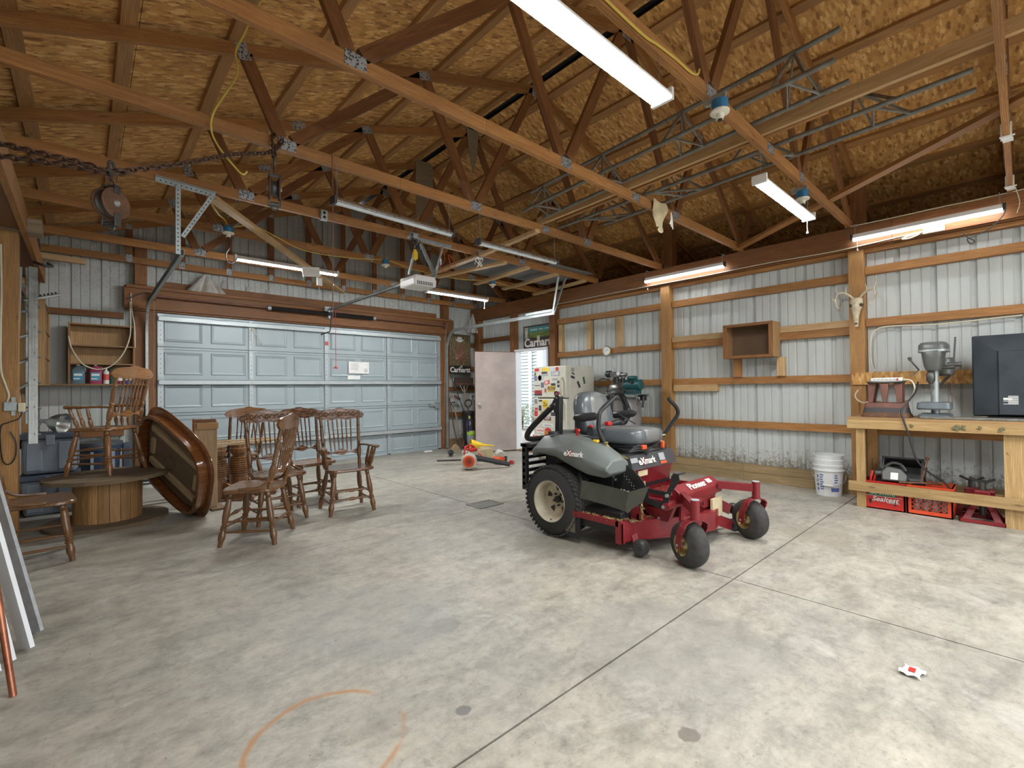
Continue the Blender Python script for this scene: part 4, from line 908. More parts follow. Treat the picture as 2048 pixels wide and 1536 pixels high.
def make_chair(lab, loc, heading, arms=False, wd='oak', carved=True, z=0, group='press-back oak dining chairs'):
    """faces local -y; heading = world angle it faces"""
    t = thing('dining_chair', lab, 'chair', (loc[0], loc[1], z), heading+pi/2, group); m = M[wd]; cv = M['carved'] if carved else m
    b = B(); P = []
    for k in range(28):      # rounded seat outline
        a = 2*pi*k/28; c, s = math.cos(a), math.sin(a); e = .42
        P.append((.235*math.copysign(abs(c)**e, c)*(1.05 if s < 0 else .93), .215*math.copysign(abs(s)**e, s)-.01-(.012*math.cos(3*a) if s < 0 else 0)))
    vs = []; prof = [(.96, .432), (1., .440), (1., .456), (.975, .464), (.8, .460), (.35, .452)]
    for f, zz in prof: vs += [(x*f, y*f, zz) for x, y in P]
    n = len(P); fs = [(i*n+j, i*n+(j+1) % n, (i+1)*n+(j+1) % n, (i+1)*n+j) for i in range(len(prof)-1) for j in range(n)]+[tuple(range(n))[::-1], tuple(range((len(prof)-1)*n, len(prof)*n))]
    b.add(vs, fs, [[(vs[q][1], vs[q][0]) for q in f] for f in fs]); b.build('seat', m, t, smooth=40)
    F = {}
    for sx in (-1, 1):
        for sy in (-1, 1):
            a = Vector((sx*.165, sy*.145, .435)); c = Vector((sx*.225, sy*.205+(.02 if sy > 0 else 0), 0)); F[sx, sy] = (a, c)
            B().lathe(LEGP, a, c, 12).build('leg', m, t, smooth=50)
    at = lambda sx, sy, h: F[sx, sy][1].lerp(F[sx, sy][0], h/.435)
    for h in (.235, .15): B().lathe(STRP, at(-1, -1, h), at(1, -1, h), 10).build('stretcher', m, t, smooth=50)
    for sx in (-1, 1):
        for h in (.20, .115): B().lathe([(0, .008), (.5, .011), (1, .008)], at(sx, -1, h), at(sx, 1, h), 8).build('stretcher', m, t, smooth=50)
    B().lathe([(0, .008), (.5, .012), (1, .008)], at(-1, 1, .17), at(1, 1, .17), 8).build('stretcher', m, t, smooth=50)
    Pb = {}
    for sx in (-1, 1):
        a, c = Vector((sx*.185, .165, .455)), Vector((sx*.205, .275, .985)); Pb[sx] = (a, c); B().lathe(POSTP, a, c, 12).build('back_post', m, t, smooth=50)
    bow = lambda x: .255+.03*(1-(x/.27)**2)
    N = 25; xs = [-.27+.54*i/(N-1) for i in range(N)]
    zt, zb = [], []
    for x in xs:
        u = abs(x)/.27; e = math.sqrt(max(0, 1-((u-.72)/.28)**2)) if u > .72 else 1
        top = 1.075-.035*u**2+(.012 if u < .12 else 0)+(.005 if .12 <= u < .2 else 0); bot = .955+(.006*math.cos(u*9)); mid = 1.0
        zt.append(mid+(top-mid)*e); zb.append(mid+(bot-mid)*e)
    flatboard(B(), xs, zt, zb, bow, .02).build('crest_rail', [m, cv], t, smooth=50, label='carved crest rail' if carved else None)
    if carved:
        b = B(); q = lambda x, z: (x, bow(x)-.001, z)
        for x in (-.15, 0, .15):
            b.lathe([(0, .03), (.5, .024), (1, .006)], q(x, 1.015), (x, bow(x)-.012, 1.015), 12)
            for s in (-1, 1): b.tube(curve_pts([q(x+s*.03, 1.0), q(x+s*.05, 1.035), q(x+s*.072, 1.015), q(x+s*.058, .995)], 4), .0055, 5)
        b.build('carved_scrolls', M['oak'], t, smooth=60)
    lo = lambda x: .178+.02*(1-(x/.2)**2); xs2 = [-.19+.38*i/16 for i in range(17)]
    flatboard(B(), xs2, [.615+.018*math.cos(x*33) for x in xs2], [.575-.012*math.cos(x*33) for x in xs2], lambda x: lo(x)+.005, .018).build('lower_rail', [m, cv], t, smooth=50)
    for k in range(6):
        x = -.115+.23*k/5; B().lathe(SPINP, (x*.95, lo(x)+.014, .61), (x*1.08, bow(x)+.010, .965), 8).build('spindle', m, t, smooth=50)
    for sx in (-1, 1):
        if arms:
            b = B(); pts = [(sx*.195, .205, .665), (sx*.225, .10, .675), (sx*.262, -.02, .672), (sx*.272, -.12, .675), (sx*.272, -.165, .672)]
            b.tube(curve_pts(pts, 5), [.014]*5+[.015]*5+[.019]*5+[.025]*5+[.02], 8, flat=1.35); 
            b.v = [(x, y, .672+(z_-.672)*.75) for x, y, z_ in b.v]; b.build('arm', m, t, smooth=60)
            for (y0, y1) in ((-.10, -.15), (-.04, -.07), (.03, .01)):
                B().lathe(ARMSP, (sx*.222, y0+.02, .458), (sx*(.266 if y1 < -.1 else .262 if y1 < 0 else .245), y1+.01, .665), 10).build('arm_spindle', m, t, smooth=50)
        else:
            b = B(); b.tube(curve_pts([(sx*.19, .195, .60), (sx*.202, .175, .55), (sx*.21, .14, .50), (sx*.222, .08, .474), (sx*.226, -.02, .468), (sx*.228, -.06, .466)], 5), [.008]+[.011]*24+[.007], 6, flat=1.2); b.build('hip_bracket', m, t, smooth=60)
    return t
D = math.radians
make_chair('oak side chair seen from behind at an angle, nearest of the chair cluster', (1.11, 4.54), D(145), carved=True)
make_chair('carved oak armchair standing on its own side of the cluster, near the floor joint', (2.08, 4.93), D(-97), arms=True)
make_chair('carved oak side chair in the middle, facing the camera behind the turned one', (1.42, 5.10), D(-88))
make_chair('carved oak side chair tucked behind the armchair', (1.93, 5.62), D(-84))
make_chair('plain-backed oak chair pushed behind the ribbed table pedestals', (1.50, 7.03), D(100))
make_chair('lighter oak armchair set on top of the wooden cable spool', (.16, 6.36), D(138), arms=True, wd='oakmid', carved=False, z=.4705)
make_chair('oak side chair cut off by the frame edge, next to the leaning planks', (-.285, 5.14), D(2))
# ---- cable spool
SX, SY, SR = .17, 6.20, .485
t = thing('cable_spool', 'wooden cable spool table under the lighter armchair', 'spool', (SX, SY, 0))
def disc(z0, z1, r, m, nb, ang):
    w_ = 2*r/nb
    for k in range(nb):
        y0, y1 = -r+k*w_+.002, -r+(k+1)*w_-.002; top = []
        for q in range(9):
            y = y0+(y1-y0)*q/8; top.append((math.sqrt(max(0, r*r-y*y)), y))
        poly = top+[(-x, y) for x, y in reversed(top)]
        if k in (0, nb-1): poly = [p for i, p in enumerate(poly) if i == 0 or (Vector(p)-Vector(poly[i-1])).length > .002]
        B().prism(poly, z0, z1, Matrix.Rotation(ang, 4, 'Z')).build('board', m, t, smooth=0)
disc(.435, .470, SR, M['spooltop'], 7, .4); disc(0, .035, SR, M['spooltop'], 7, -.2)
for k in range(20):
    a0, a1 = 2*pi*k/20+.008, 2*pi*(k+1)/20-.008; r0, r1 = .245, .268
    B().prism([(r0*math.cos(a0), r0*math.sin(a0)), (r1*math.cos(a0), r1*math.sin(a0)), (r1*math.cos((a0+a1)/2)*1.004, r1*math.sin((a0+a1)/2)*1.004), (r1*math.cos(a1), r1*math.sin(a1)), (r0*math.cos(a1), r0*math.sin(a1))], .035, .435).swap().build('stave', M['spool'], t, smooth=0)
# ---- oval tabletop leaning on the spool
t = thing('tabletop', 'oval oak tabletop tipped on edge against the spool, underside showing', 'tabletop', (.66, 5.95, 0))
def oval(a, b_, n=48, e=.62):
    return [(a*math.copysign(abs(math.cos(2*pi*k/n))**e, math.cos(2*pi*k/n)), b_*math.copysign(abs(math.sin(2*pi*k/n))**e, math.sin(2*pi*k/n))) for k in range(n)]
# plane: local x along the floor, local y up the lean, z = underside normal
xd = Vector((.40, -.92, -.52)).normalized(); nrm = Vector((-.90, -.40, .0)).normalized()
nrm = Vector((-.86, -.40, -.20)); nrm = (nrm-xd*nrm.dot(xd)).normalized(); yd = nrm.cross(xd).normalized()
if yd.z < 0: yd = -yd
TM = basis((.695, 5.98, .55), xd, yd)
def ringmesh(b, o, i, z0, z1, M_):
    n = len(o); vs = [(x, y, z0) for x, y in o]+[(x, y, z0) for x, y in i]+[(x, y, z1) for x, y in o]+[(x, y, z1) for x, y in i]; fs = []
    for k in range(n):
        j = (k+1) % n; fs += [(k, j, n+j, n+k)[::-1], (2*n+k, 2*n+j, 3*n+j, 3*n+k), (k, j, 2*n+j, 2*n+k), (n+k, n+j, 3*n+j, 3*n+k)[::-1]]
    b.add(vs, fs, None, M_)
s_ = 1 if TM.to_3x3().col[2].dot(nrm) > 0 else -1
LA, LB = .62, .47
def TT(b): 
    return b
b = B(); b.prism(oval(LA, LB), min(-s_*.028, 0), max(-s_*.028, 0), TM); b.prism(oval(LA+.012, LB+.012), min(-s_*.022, -s_*.008), max(-s_*.022, -s_*.008), TM); b.build('top', M['tabletop'], t, world=True, bevel=.004)
b = B(); b.prism(oval(LA-.1, LB-.1), min(0, s_*.003), max(0, s_*.003), TM); b.build('underside', M['rawdark'], t, smooth=0, world=True)
b = B(); ringmesh(b, oval(LA-.055, LB-.055), oval(LA-.085, LB-.085), min(.002*s_, s_*.085), max(.002*s_, s_*.085), TM); b.build('apron', M['tabletop'], t, world=True)
b = B()
for y in (-.2, .2): b.box(-.42, .42, y-.03, y+.03, min(.004*s_, .035*s_), max(.004*s_, .035*s_), TM)
b.build('slide_rail', M['rawoak'], t, smooth=0, world=True)
for (x, y) in ((-.40, -.02), (.40, 0)): B().box(x-.025, x+.025, y-.09, y+.09, min(.004*s_, .03*s_), max(.004*s_, .03*s_), TM).build('corner_block', M['rawoak'], t, smooth=0, world=True)
b = B(); b.tube([TM @ Vector(p) for p in ((-.1, .05, .01*s_), (-.05, .02, .02*s_), (0, .03, .02*s_), (.02, -.03, .02*s_))], .004, 5); b.build('catch', M['darkst'], t, world=True)
# ---- table leaf leaning upright, pedestals with rails
t = thing('table_leaf', 'unfinished table apron board standing on end behind the tabletop', 'board', (1.02, 6.05, 0))
lm = basis((.95, 6.0, .012), (.9, -.25, 0), (-.09, .02, 1))
B().box(-.085, .12, 0, .96, -.012, .012, lm, 1).build('board', M['rawoak'], t, smooth=0, world=True)
B().box(-.105, -.086, 0, .98, -.03, .014, lm, 1).build('edge_strip', M['tabletop'], t, smooth=0, world=True)
B().box(-.06, .135, .87, .935, .012, .05, lm, 0).build('cleat', M['ply'], t, smooth=0, world=True)
B().box(-.08, .11, .945, .975, .0, .03, lm, 0).build('top_strip', M['tabletop'], t, smooth=0, world=True)
B().box(1.0, 1.13, 5.88, 6.2, .0, .022).build('foot_plank', M['rawdark'], t, smooth=0, world=True)
PED = [(0, .092), (.10, .092), (.36, .096), (.365, .085), (.375, .085)]
for k in range(9):
    z = .39+k*.042; rr = .098+.016*math.sin(pi*(k+.5)/9); PED += [(z, rr-.012), (z+.006, rr), (z+.03, rr), (z+.037, rr-.012)]
PED += [(.78, .075), (.80, .07), (.83, .095), (.86, .1), (.93, .1), (.94, .09), (1, .09)]
t = thing('table_pedestal', 'ribbed oak table pedestal pair lying ready behind the chairs, with long slide rails', 'table base', (1.3, 6.55, 0))
for x, y in ((1.14, 6.42), (1.40, 6.55)):
    b = B(); b.lathe(PED, (x, y, .03), (x, y, .63), 24); b.build('pedestal', M['oakmid'], t, smooth=30, world=True)
    B().box(x-.1, x+.1, y-.1, y+.1, .0, .03).build('plinth', M['tabletop'], t, smooth=0, world=True)
b = B(); b.prism([(0, 0), (.30, 0), (.33, .04), (.22, .08), (.06, .19), (0, .22)], -.03, .03, basis((1.22, 6.33, .0), (.8, -.6, 0), (0, 0, 1))); b.build('foot', M['tabletop'], t, world=True, bevel=.006)
b = B(); b.prism([(0, 0), (.30, 0), (.33, .04), (.22, .08), (.06, .19), (0, .22)], -.03, .03, basis((1.49, 6.47, .0), (.85, -.5, 0), (0, 0, 1))); b.build('foot', M['tabletop'], t, world=True, bevel=.006)
for (a, c) in (((.76, 6.62, .672), (1.78, 6.66, .672)), ((.90, 6.25, .672), (1.93, 6.40, .672)), ((1.15, 6.50, .645), (1.78, 6.56, .645))):
    B().bar(a, c, .05, .022).build('slide_rail', M['rawoak'], t, smooth=0, world=True)
B().bar((.80, 6.75, .672), (1.35, 6.78, .672), .05, .024).build('slide_rail', M['tabletop'], t, smooth=0, world=True)
# ---- stacked totes
def tote(loc, z, lab):
    t = thing('storage_tote', lab, 'tote', (loc[0], loc[1], z), 0, 'grey storage totes stacked by the wall post'); w_, d, h = .44, .40, .43
    b = B(); 
    P = [(-1, -1), (1, -1), (1, 1), (-1, 1)]
    vs = [(x*(w_/2-.02), y*(d/2-.02), 0) for x, y in P]+[(x*w_/2, y*d/2, h-.06) for x, y in P]
    b.add(vs, [(3, 2, 1, 0), (4, 5, 6, 7)]+[(i, (i+1) % 4, 4+(i+1) % 4, 4+i) for i in range(4)])
    b.build('body', M['tote'], t, bevel=.03)
    for x in (-.12, .12):
        b = B(); b.box(x-.06, x+.06, -d/2-.004, -d/2+.012, .04, h-.10); b.build('rib_panel', M['tote'], t, bevel=.01)
    b = B(); b.box(w_/2-.012, w_/2+.004, -.12, .12, .05, h-.12); b.build('rib_panel', M['tote'], t, bevel=.01)
    b = B(); b.box(-w_/2-.015, w_/2+.015, -d/2-.015, d/2+.015, h-.065, h-.004); b.build('lid', M['totelid'], t, bevel=.012)
    b = B(); b.box(-.035, .035, -d/2-.022, -d/2-.012, h-.13, h-.02); b.build('latch', M['tote'], t, bevel=.006)
    return t
tote((-.275, 7.16), 0, 'grey storage tote at the bottom of the stack by the wall post')
tote((-.275, 7.16), .435, 'grey storage tote on top of the stack, carrying the clamp lamp')
t = thing('clamp_lamp', 'aluminium clamp lamp reflector lying on the upper tote', 'lamp', (-.235, 7.10, .868))
b = B(); A, C_ = Vector((-.32, 7.10, .985)), Vector((-.175, 7.02, .955)); b.lathe([(0, .022), (.15, .03), (.3, .06), (.6, .092), (1, .112), (.97, .108), (.58, .088), (.28, .055), (.15, .02)], A, C_, 24, False); b.build('reflector', M['foil'], t, world=True)
b = B(); b.cyl(A, A+(A-C_).normalized()*.06, .02); b.tube(curve_pts([(-.34, 7.09, .99), (-.38, 7.05, .90), (-.33, 7.0, .873), (-.22, 6.99, .873)], 5), .006, 5); b.build('socket_and_clamp', M['galv'], t, world=True)
# ---- blue and slate bins with a jug
t = thing('waste_bin', 'dark blue waste bin on the floor behind the spool', 'bin', (.13, 8.02, 0)); b = B(); b.lathe([(0, .17), (.9, .215), (.91, .235), (1, .24), (1, .22)], (.13, 8.02, 0), (.13, 8.02, .62), 28, False); b.cyl((.13, 8.02, 0), (.13, 8.02, .02), .17, n=28); b.build('body', M['bluebin'], t, world=True); b = B(); b.lathe([(0, .24), (.6, .235), (1, .10)], (.13, 8.02, .62), (.13, 8.02, .68), 28); b.build('lid', M['greybin'], t, world=True)
for k in range(2): B().box(.06+.2*k-.015, .06+.2*k+.015, 7.80, 7.82, .08, .55).build('stripe', flat('pale', (.3, .34, .4)), t, smooth=0, world=True)
o = B().box(.36, .44, 7.95, 8.15, 0, .62).build('plank_end', M['totelid'], None, bevel=.01); o.name = 'folded_panel'; tag(o, 'slate folded panel standing beside the dark blue waste bin', 'panel')
def jug(name, lab, c, s, body, cap, labelc, fill=None, group=None):
    t = thing(name, lab, 'jug', c, 0, group); b = B(); P = [(-1, -1), (1, -1), (1, 1), (-1, 1)]
    pr = [(0, .070), (.08, .078), (.60, .078), (.72, .068), (.84, .042), (.88, .018), (.94, .018), (.94, .02), (1, .02)]
    n = 16; vs = []
    for tz, r in pr:
        for k in range(n):
            a = 2*pi*k/n; e = .55 if r > .05 else 1; cx, sy = math.cos(a), math.sin(a); vs.append((r*math.copysign(abs(cx)**e, cx)*s, r*.75*math.copysign(abs(sy)**e, sy)*s, tz*.30*s))
    fs = [(i*n+j, i*n+(j+1) % n, (i+1)*n+(j+1) % n, (i+1)*n+j) for i in range(6) for j in range(n)]+[tuple(range(n))[::-1]]
    b.add(vs, fs); b.build('body', body, t)
    B().cyl((0, 0, .27*s), (0, 0, .305*s), .021*s, n=14).build('cap', cap, t)
    b = B(); b.tube(curve_pts([(.02*s, 0, .262*s), (.062*s, 0, .255*s), (.078*s, 0, .215*s), (.074*s, 0, .17*s)], 4), .010*s, 6); b.build('handle', body, t)
    b = B(); b.box(-.055*s, .055*s, -.064*s, -.059*s, .05*s, .17*s); b.build('label', labelc, t, smooth=0)
    b = B(); b.box(-.045*s, .045*s, -.0655*s, -.064*s, .12*s, .15*s); b.box(-.05*s, .02*s, -.0655*s, -.064*s, .07*s, .085*s); b.build('label_print', flat('labelwhite', (.75, .78, .72)), t, smooth=0)
    return t
jug('jug', 'white jug with a red cap on the floor behind the spool', (.62, 8.02, .0), 1.0, M['white'], M['redbright'], flat('jugblack', (.03, .03, .03)))
b_ = thing('crate_box', 'small pale box on the floor under the jug by the garage door', 'box', (.62, 8.2, 0)); B().box(-.1, .1, -.02, .1, 0, .12).build('body', M['paper'], b_, bevel=.004)
# ---- shelf unit on the end wall
t = thing('wall_shelf', 'open plywood shelf unit on the end wall holding the bottles', 'shelf', (.16, 8.40, 1.36)); x0, x1, y0, y1 = -.165, .505, 8.27, 8.515
B().box(x0, x1, y1-.012, y1, 1.42, 2.20).build('back_panel', M['ply'], t, smooth=0, world=True)
for x in (x0, x1-.02): B().box(x, x+.02, y0, y1-.013, 1.41, 2.20).build('side_panel', M['plydark'], t, smooth=0, world=True)
for z in (2.18, 1.90, 1.66): B().box(x0+.021, x1-.021, y0, y1-.013, z, z+.018).build('shelf_board', M['plydark'], t, smooth=0, world=True)
B().box(-.40, x1+.14, y0-.04, y1, 1.385, 1.405).build('shelf_board', M['plydark'], t, smooth=0, world=True)
t = thing('cubby_shelf', 'tall plywood cubby unit mounted on the side wall behind the ladder', 'shelf', (-.42, 7.6, 1.36)); xx = -.315
B().box(-.575, xx, 7.02, 7.045, 1.37, 2.30).build('side_panel', M['ply'], t, smooth=0, world=True)
B().box(-.575, xx, 7.90, 7.925, 1.37, 2.26).build('side_panel', M['ply'], t, smooth=0, world=True)
for y in (7.32, 7.61): B().box(-.56, xx-.004, y, y+.015, 1.39, 2.25).build('divider', M['plydark'], t, smooth=0, world=True)
B().box(-.58, -.565, 7.045, 7.9, 1.37, 2.28).build('back_panel', M['ply'], t, smooth=0, world=True)
for z in (1.372, 1.67, 1.96, 2.24): B().box(-.56, xx, 7.047, 7.898, z, z+.018).build('shelf_board', M['plydark'], t, smooth=0, world=True)
jg = 'containers on the wall shelf'
jug('jug', 'jug of pale blue washer fluid on the wall shelf', (-.07, 8.33, 1.4055), .88, juice('blue_fluid', (.45, .62, .70)), M['white'], flat('lblue', (.05, .22, .36)), group=jg)
jug('jug', 'jug of pink antifreeze on the wall shelf', (.10, 8.33, 1.4055), .88, juice('pink_fluid', (.55, .09, .19), .35), M['white'], flat('lteal', (.05, .28, .38)), group=jg)
def can(name, lab, c, r, h, body, cap, band=None, group=jg, neck=.4):
    t = thing(name, lab, 'bottle', c, 0, group); B().lathe([(0, r*.92), (.03, r), (.80, r), (.88, r*.6), (.9, r*neck)], (0, 0, 0), (0, 0, h), 16).build('body', body, t)
    B().lathe([(0, r*neck), (.8, r*neck), (1, r*neck*.7)], (0, 0, h*.9), (0, 0, h*1.04), 12).build('cap', cap, t)
    if band: B().lathe([(0, r*1.01), (1, r*1.01)], (0, 0, h*.25), (0, 0, h*.65), 16, False).build('label', band, t)
    return t
can('spray_bottle', 'slim white bottle with a red label beside the pink jug', (.205, 8.30, 1.4055), .032, .20, M['white'], M['white'], flat('lred', (.55, .08, .06)))
can('bottle', 'dark green bottle behind the slim white one on the shelf', (.265, 8.36, 1.4055), .04, .24, flat('dgreen', (.03, .07, .05)), M['black'])
can('bottle', 'maroon bottle near the blue canister on the shelf', (.345, 8.33, 1.4055), .032, .17, flat('maroon', (.20, .03, .06)), M['black'], flat('labelwhite', 0))
can('canister', 'deep blue canister with an orange cap on the shelf', (.43, 8.33, 1.4055), .055, .19, flat('dblue', (.02, .07, .26)), M['stihl'], flat('labelcr', (.55, .5, .35)), neck=.6)
B().box(-.155, -.135, 8.275, 8.29, 1.4055, 1.45).build('x', M['black'], None).name = 'clamp_bar'; tag(bpy.data.objects['clamp_bar'], 'small black clamp bar at the shelf end', 'clamp')
can('bottle', 'red and white bottle in the middle cubby', (-.36, 7.20, 1.6885), .028, .19, flat('labelwhite', 0), M['blue'], flat('lred', 0), group=None)
can('bottle', 'white tube standing in the bottom cubby', (-.36, 7.16, 1.3905), .018, .20, M['white'], M['white'], None, group=None)
wire('cream_cord', 'cream cord hanging in a long loop across the wall shelf', 'cable', [(-.16, 8.25, 2.02), (-.13, 8.25, 1.86), (-.04, 8.24, 1.68), (.06, 8.24, 1.61), (.16, 8.24, 1.60), (.27, 8.24, 1.66), (.38, 8.24, 1.82), (.45, 8.25, 2.05), (.46, 8.30, 2.3), (.46, 8.40, 2.55)], .008, 'cordw')
wire('cream_cord', 'cream cord hanging straight down from the door header', 'cable', [(.47, 8.40, 2.68), (.48, 8.40, 2.45), (.50, 8.25, 2.2), (.505, 8.25, 1.9)], .007, 'cordw')
wire('cream_cord', 'dark cord twisted round the header end', 'cable', [(.42, 8.37, 2.58), (.50, 8.37, 2.63), (.6, 8.37, 2.69), (.68, 8.36, 2.70)], .007, 'blackpl')
# ---- aluminium extension ladder hanging by the side wall
t = thing('extension_ladder', 'aluminium extension ladder standing on end by the side wall', 'ladder', (-.44, 6.6, .73))
lg = [((-.40, 6.62, 2.47), (-.345, 6.58, .78)), ((-.475, 6.80, 2.50), (-.505, 7.0, .90))]
LP = (((-.305, 6.55, 2.60), (-.320, 6.35, .76)), ((-.55, 6.75, 2.58), (-.545, 6.85, .95)))
b0 = Vector((-.415, 7.05, 2.62)), Vector((-.428, 7.0, .76))
def rail(a, c, up, w_=.065, d=.022):
    b = B(); m = frame(a, c, up); L = (Vector(c)-Vector(a)).length; b.box(0, L, -w_/2, w_/2, -.002, .002, m, 0); b.box(0, L, -w_/2, -w_/2+.003, -d, d*.1, m, 0); b.box(0, L, w_/2-.003, w_/2, -d, d*.1, m, 0); b.box(0, L, -.012, -.009, -.008, .002, m, 0); b.box(0, L, .009, .012, -.008, .002, m, 0); b.build('side_rail', M['ladder'], t, smooth=0, world=True)
RA = [(Vector((-.388, 6.72, 2.56)), Vector((-.372, 6.45, .80))), (Vector((-.50, 6.78, 2.56)), Vector((-.53, 6.62, .86))), (Vector((-.42, 6.90, 2.58)), Vector((-.415, 6.80, .98)))]
for a, c in RA: rail(a, c, (.3, -1, 0))
for k in range(6):
    f = .12+k*.155; p, q = RA[1][0].lerp(RA[1][1], f), RA[2][0].lerp(RA[2][1], f); b = B(); b.cyl(p, q, .015, n=10); b.build('rung', M['ladder'], t, world=True)
for k in range(6):
    f = .2+k*.15; p = RA[0][0].lerp(RA[0][1], f); b = B(); b.cyl(p, p+Vector((.03, .26, -.02)), .014, n=10); b.build('rung', M['ladder'], t, world=True)
b = B(); b.bar((-.47, 6.80, 2.22), (-.20, 6.95, 2.34), .05, .03); b.build('stabiliser_arm', M['ladder'], t, bevel=.008, world=True)
b = B()
for k in range(7): b.cyl((-.40+.028*k, 6.83+.016*k, 2.265+.0125*k), (-.40+.028*k, 6.83+.016*k, 2.285+.0125*k), .008, n=6)
b.build('arm_teeth', M['black'], t, world=True)
b = B(); b.tube(curve_pts([(-.45, 6.8, 2.2), (-.44, 6.75, 2.12), (-.40, 6.78, 2.08), (-.36, 6.74, 2.02)], 4), .008, 6); b.build('hook_hardware', M['galv'], t, world=True)
wire('black_hose', 'black rubber hanger loop tying the ladder to the wall post', 'strap', [(-.40, 6.95, 2.66), (-.32, 6.93, 2.63), (-.26, 6.98, 2.64), (-.30, 7.05, 2.68)], .014, 'black')
# ---- post accessories
t = thing('outlet_box', 'grey metal outlet box screwed to the wall post near the chair', 'outlet', (-.45, 6.05, 1.19)); B().box(-.53, -.45, 6.03, 6.062, 1.13, 1.21).build('box', M['galv'], t, bevel=.004, world=True)
B().box(-.485, -.46, 6.045, 6.06, 1.09, 1.25).build('strap', M['galv'], t, smooth=0, world=True); B().box(-.444, -.40, 6.03, 6.10, 1.12, 1.20).build('cover', M['ivory'], t, bevel=.006, world=True)
wire('cream_cord', 'cream cable running down the wall post to its outlet box', 'cable', [(-.55, 6.055, 2.6), (-.545, 6.055, 2.2), (-.55, 6.055, 1.8), (-.548, 6.055, 1.5), (-.52, 6.05, 1.36), (-.50, 6.05, 1.27), (-.51, 6.05, 1.21)], .007, 'cordw')
wire('nail_cord', 'black cord looped over a nail on the wall post', 'cable', [(-.42, 6.06, 1.12), (-.44, 6.045, 1.06), (-.5, 6.04, 1.03), (-.55, 6.04, .98), (-.54, 6.04, .72), (-.50, 6.04, .66), (-.46, 6.04, .72), (-.455, 6.04, .85), (-.49, 6.04, .95)], .005, 'black')
# ---- boards and pipe leaning at the frame edge
def lean(lab, name, base, top, w_, th, m, wdir, cat='board'):
    a, c = Vector(base), Vector(top); bb = B().bar(a, c, w_, th, up=Vector(wdir).cross(c-a)); q = a.copy(); q.z = 0
    bb.v = [tuple(Vector(v)-q) for v in bb.v]; mz = min(v[2] for v in bb.v); bb.v = [(x, y, z-mz) for x, y, z in bb.v]
    return tag(bb.build(name, M[m], None, smooth=0, loc=q), lab, cat)
lean('rough grey board leaning at the frame edge, outermost of the bunch', 'trim_board', (-.195, 3.56, 0), (-.53, 3.86, 1.55), .085, .016, 'greyboard', (.62, -.78, 0))
lean('broad white board leaning beside the rough grey one', 'trim_board', (-.215, 3.36, 0), (-.53, 3.66, 1.5), .11, .018, 'whitep', (.45, -.9, 0))
lean('narrow white strip leaning between the broad white board and the copper pipe', 'trim_board', (-.262, 3.28, 0), (-.53, 3.5, 1.45), .06, .014, 'whitep', (.45, -.9, 0))
lean('white moulding strip leaning furthest toward the wall', 'trim_board', (-.30, 3.20, 0), (-.53, 3.36, 1.4), .05, .012, 'whitep', (.45, -.9, 0))
a, c = Vector((-.226, 2.90, .0)), Vector((-.40, 3.18, 1.35)); b = B(); b.cyl(a-a, c-a, .0125, n=12); tag(b.build('copper_pipe', M['copper'], None, loc=a), 'copper pipe leaning in front of the white boards', 'pipe')
# ================================================================ fridge
t = thing('fridge', 'old cream fridge covered in stickers standing by the side door', 'fridge', (6.13, 5.38, 0))
b = B(); b.box(5.85, 6.50, 5.01, 5.75, .04, 1.65); b.build('cabinet', M['fridge'], t, bevel=.012, world=True)
b = B(); b.box(5.76, 5.845, 5.01, 5.755, 1.125, 1.65); fd = b.build('freezer_door', M['fridge'], t, bevel=.014, world=True)
b = B(); b.box(5.76, 5.845, 5.01, 5.755, .10, 1.105); b.build('fridge_door', M['fridge'], t, bevel=.014, world=True)
for z0, z1 in ((1.15, 1.46), (.80, 1.08)):
    b = B(); b.tube(curve_pts([(5.76, 5.09, z0), (5.72, 5.09, z0+.03), (5.715, 5.09, (z0+z1)/2), (5.72, 5.09, z1-.03), (5.76, 5.09, z1)], 5), .012, 6, flat=1.4); b.build('handle', M['cream'], t, world=True)
b = B(); b.box(5.80, 6.45, 5.04, 5.72, 0, .04); b.build('plinth', M['black'], t, world=True)
FM = lambda y, z: basis((5.7588, y, z), (0, -1, 0), (0, 0, 1))
def sticker(y, z, w_, h, c, txt=None, tc=(.8, .8, .78), rnd=False, rot=0, frame_=FM):
    m = frame_(y, z) @ Matrix.Rotation(rot, 4, 'Z'); b = B()
    if rnd: b.prism([(w_/2*math.cos(a), h/2*math.sin(a)) for a in [k*pi/10 for k in range(20)]], 0, .0012, m)
    else: b.box(-w_/2, w_/2, -h/2, h/2, 0, .0012, m)
    key = 's%02d%02d%02d' % tuple(int(x*99) for x in c)
    b.v = [tuple(v) for v in b.v]; b.build('sticker', flat(key, c), t, smooth=0, world=True)
    if txt:
        n = len(txt); key2 = 's%02d%02d%02d' % tuple(int(x*99) for x in tc)
        text(txt, min(h*.95, w_*1.45/max(1, n)), flat(key2, tc), t, m @ Matrix.Translation((0, 0, .0016)), 'sticker_print', bold=.0015, depth=.0004)
W_ = (.78, .78, .76); K_ = (.05, .05, .06); RD = (.55, .05, .05); YL = (.70, .50, .05); GY = (.35, .36, .38)
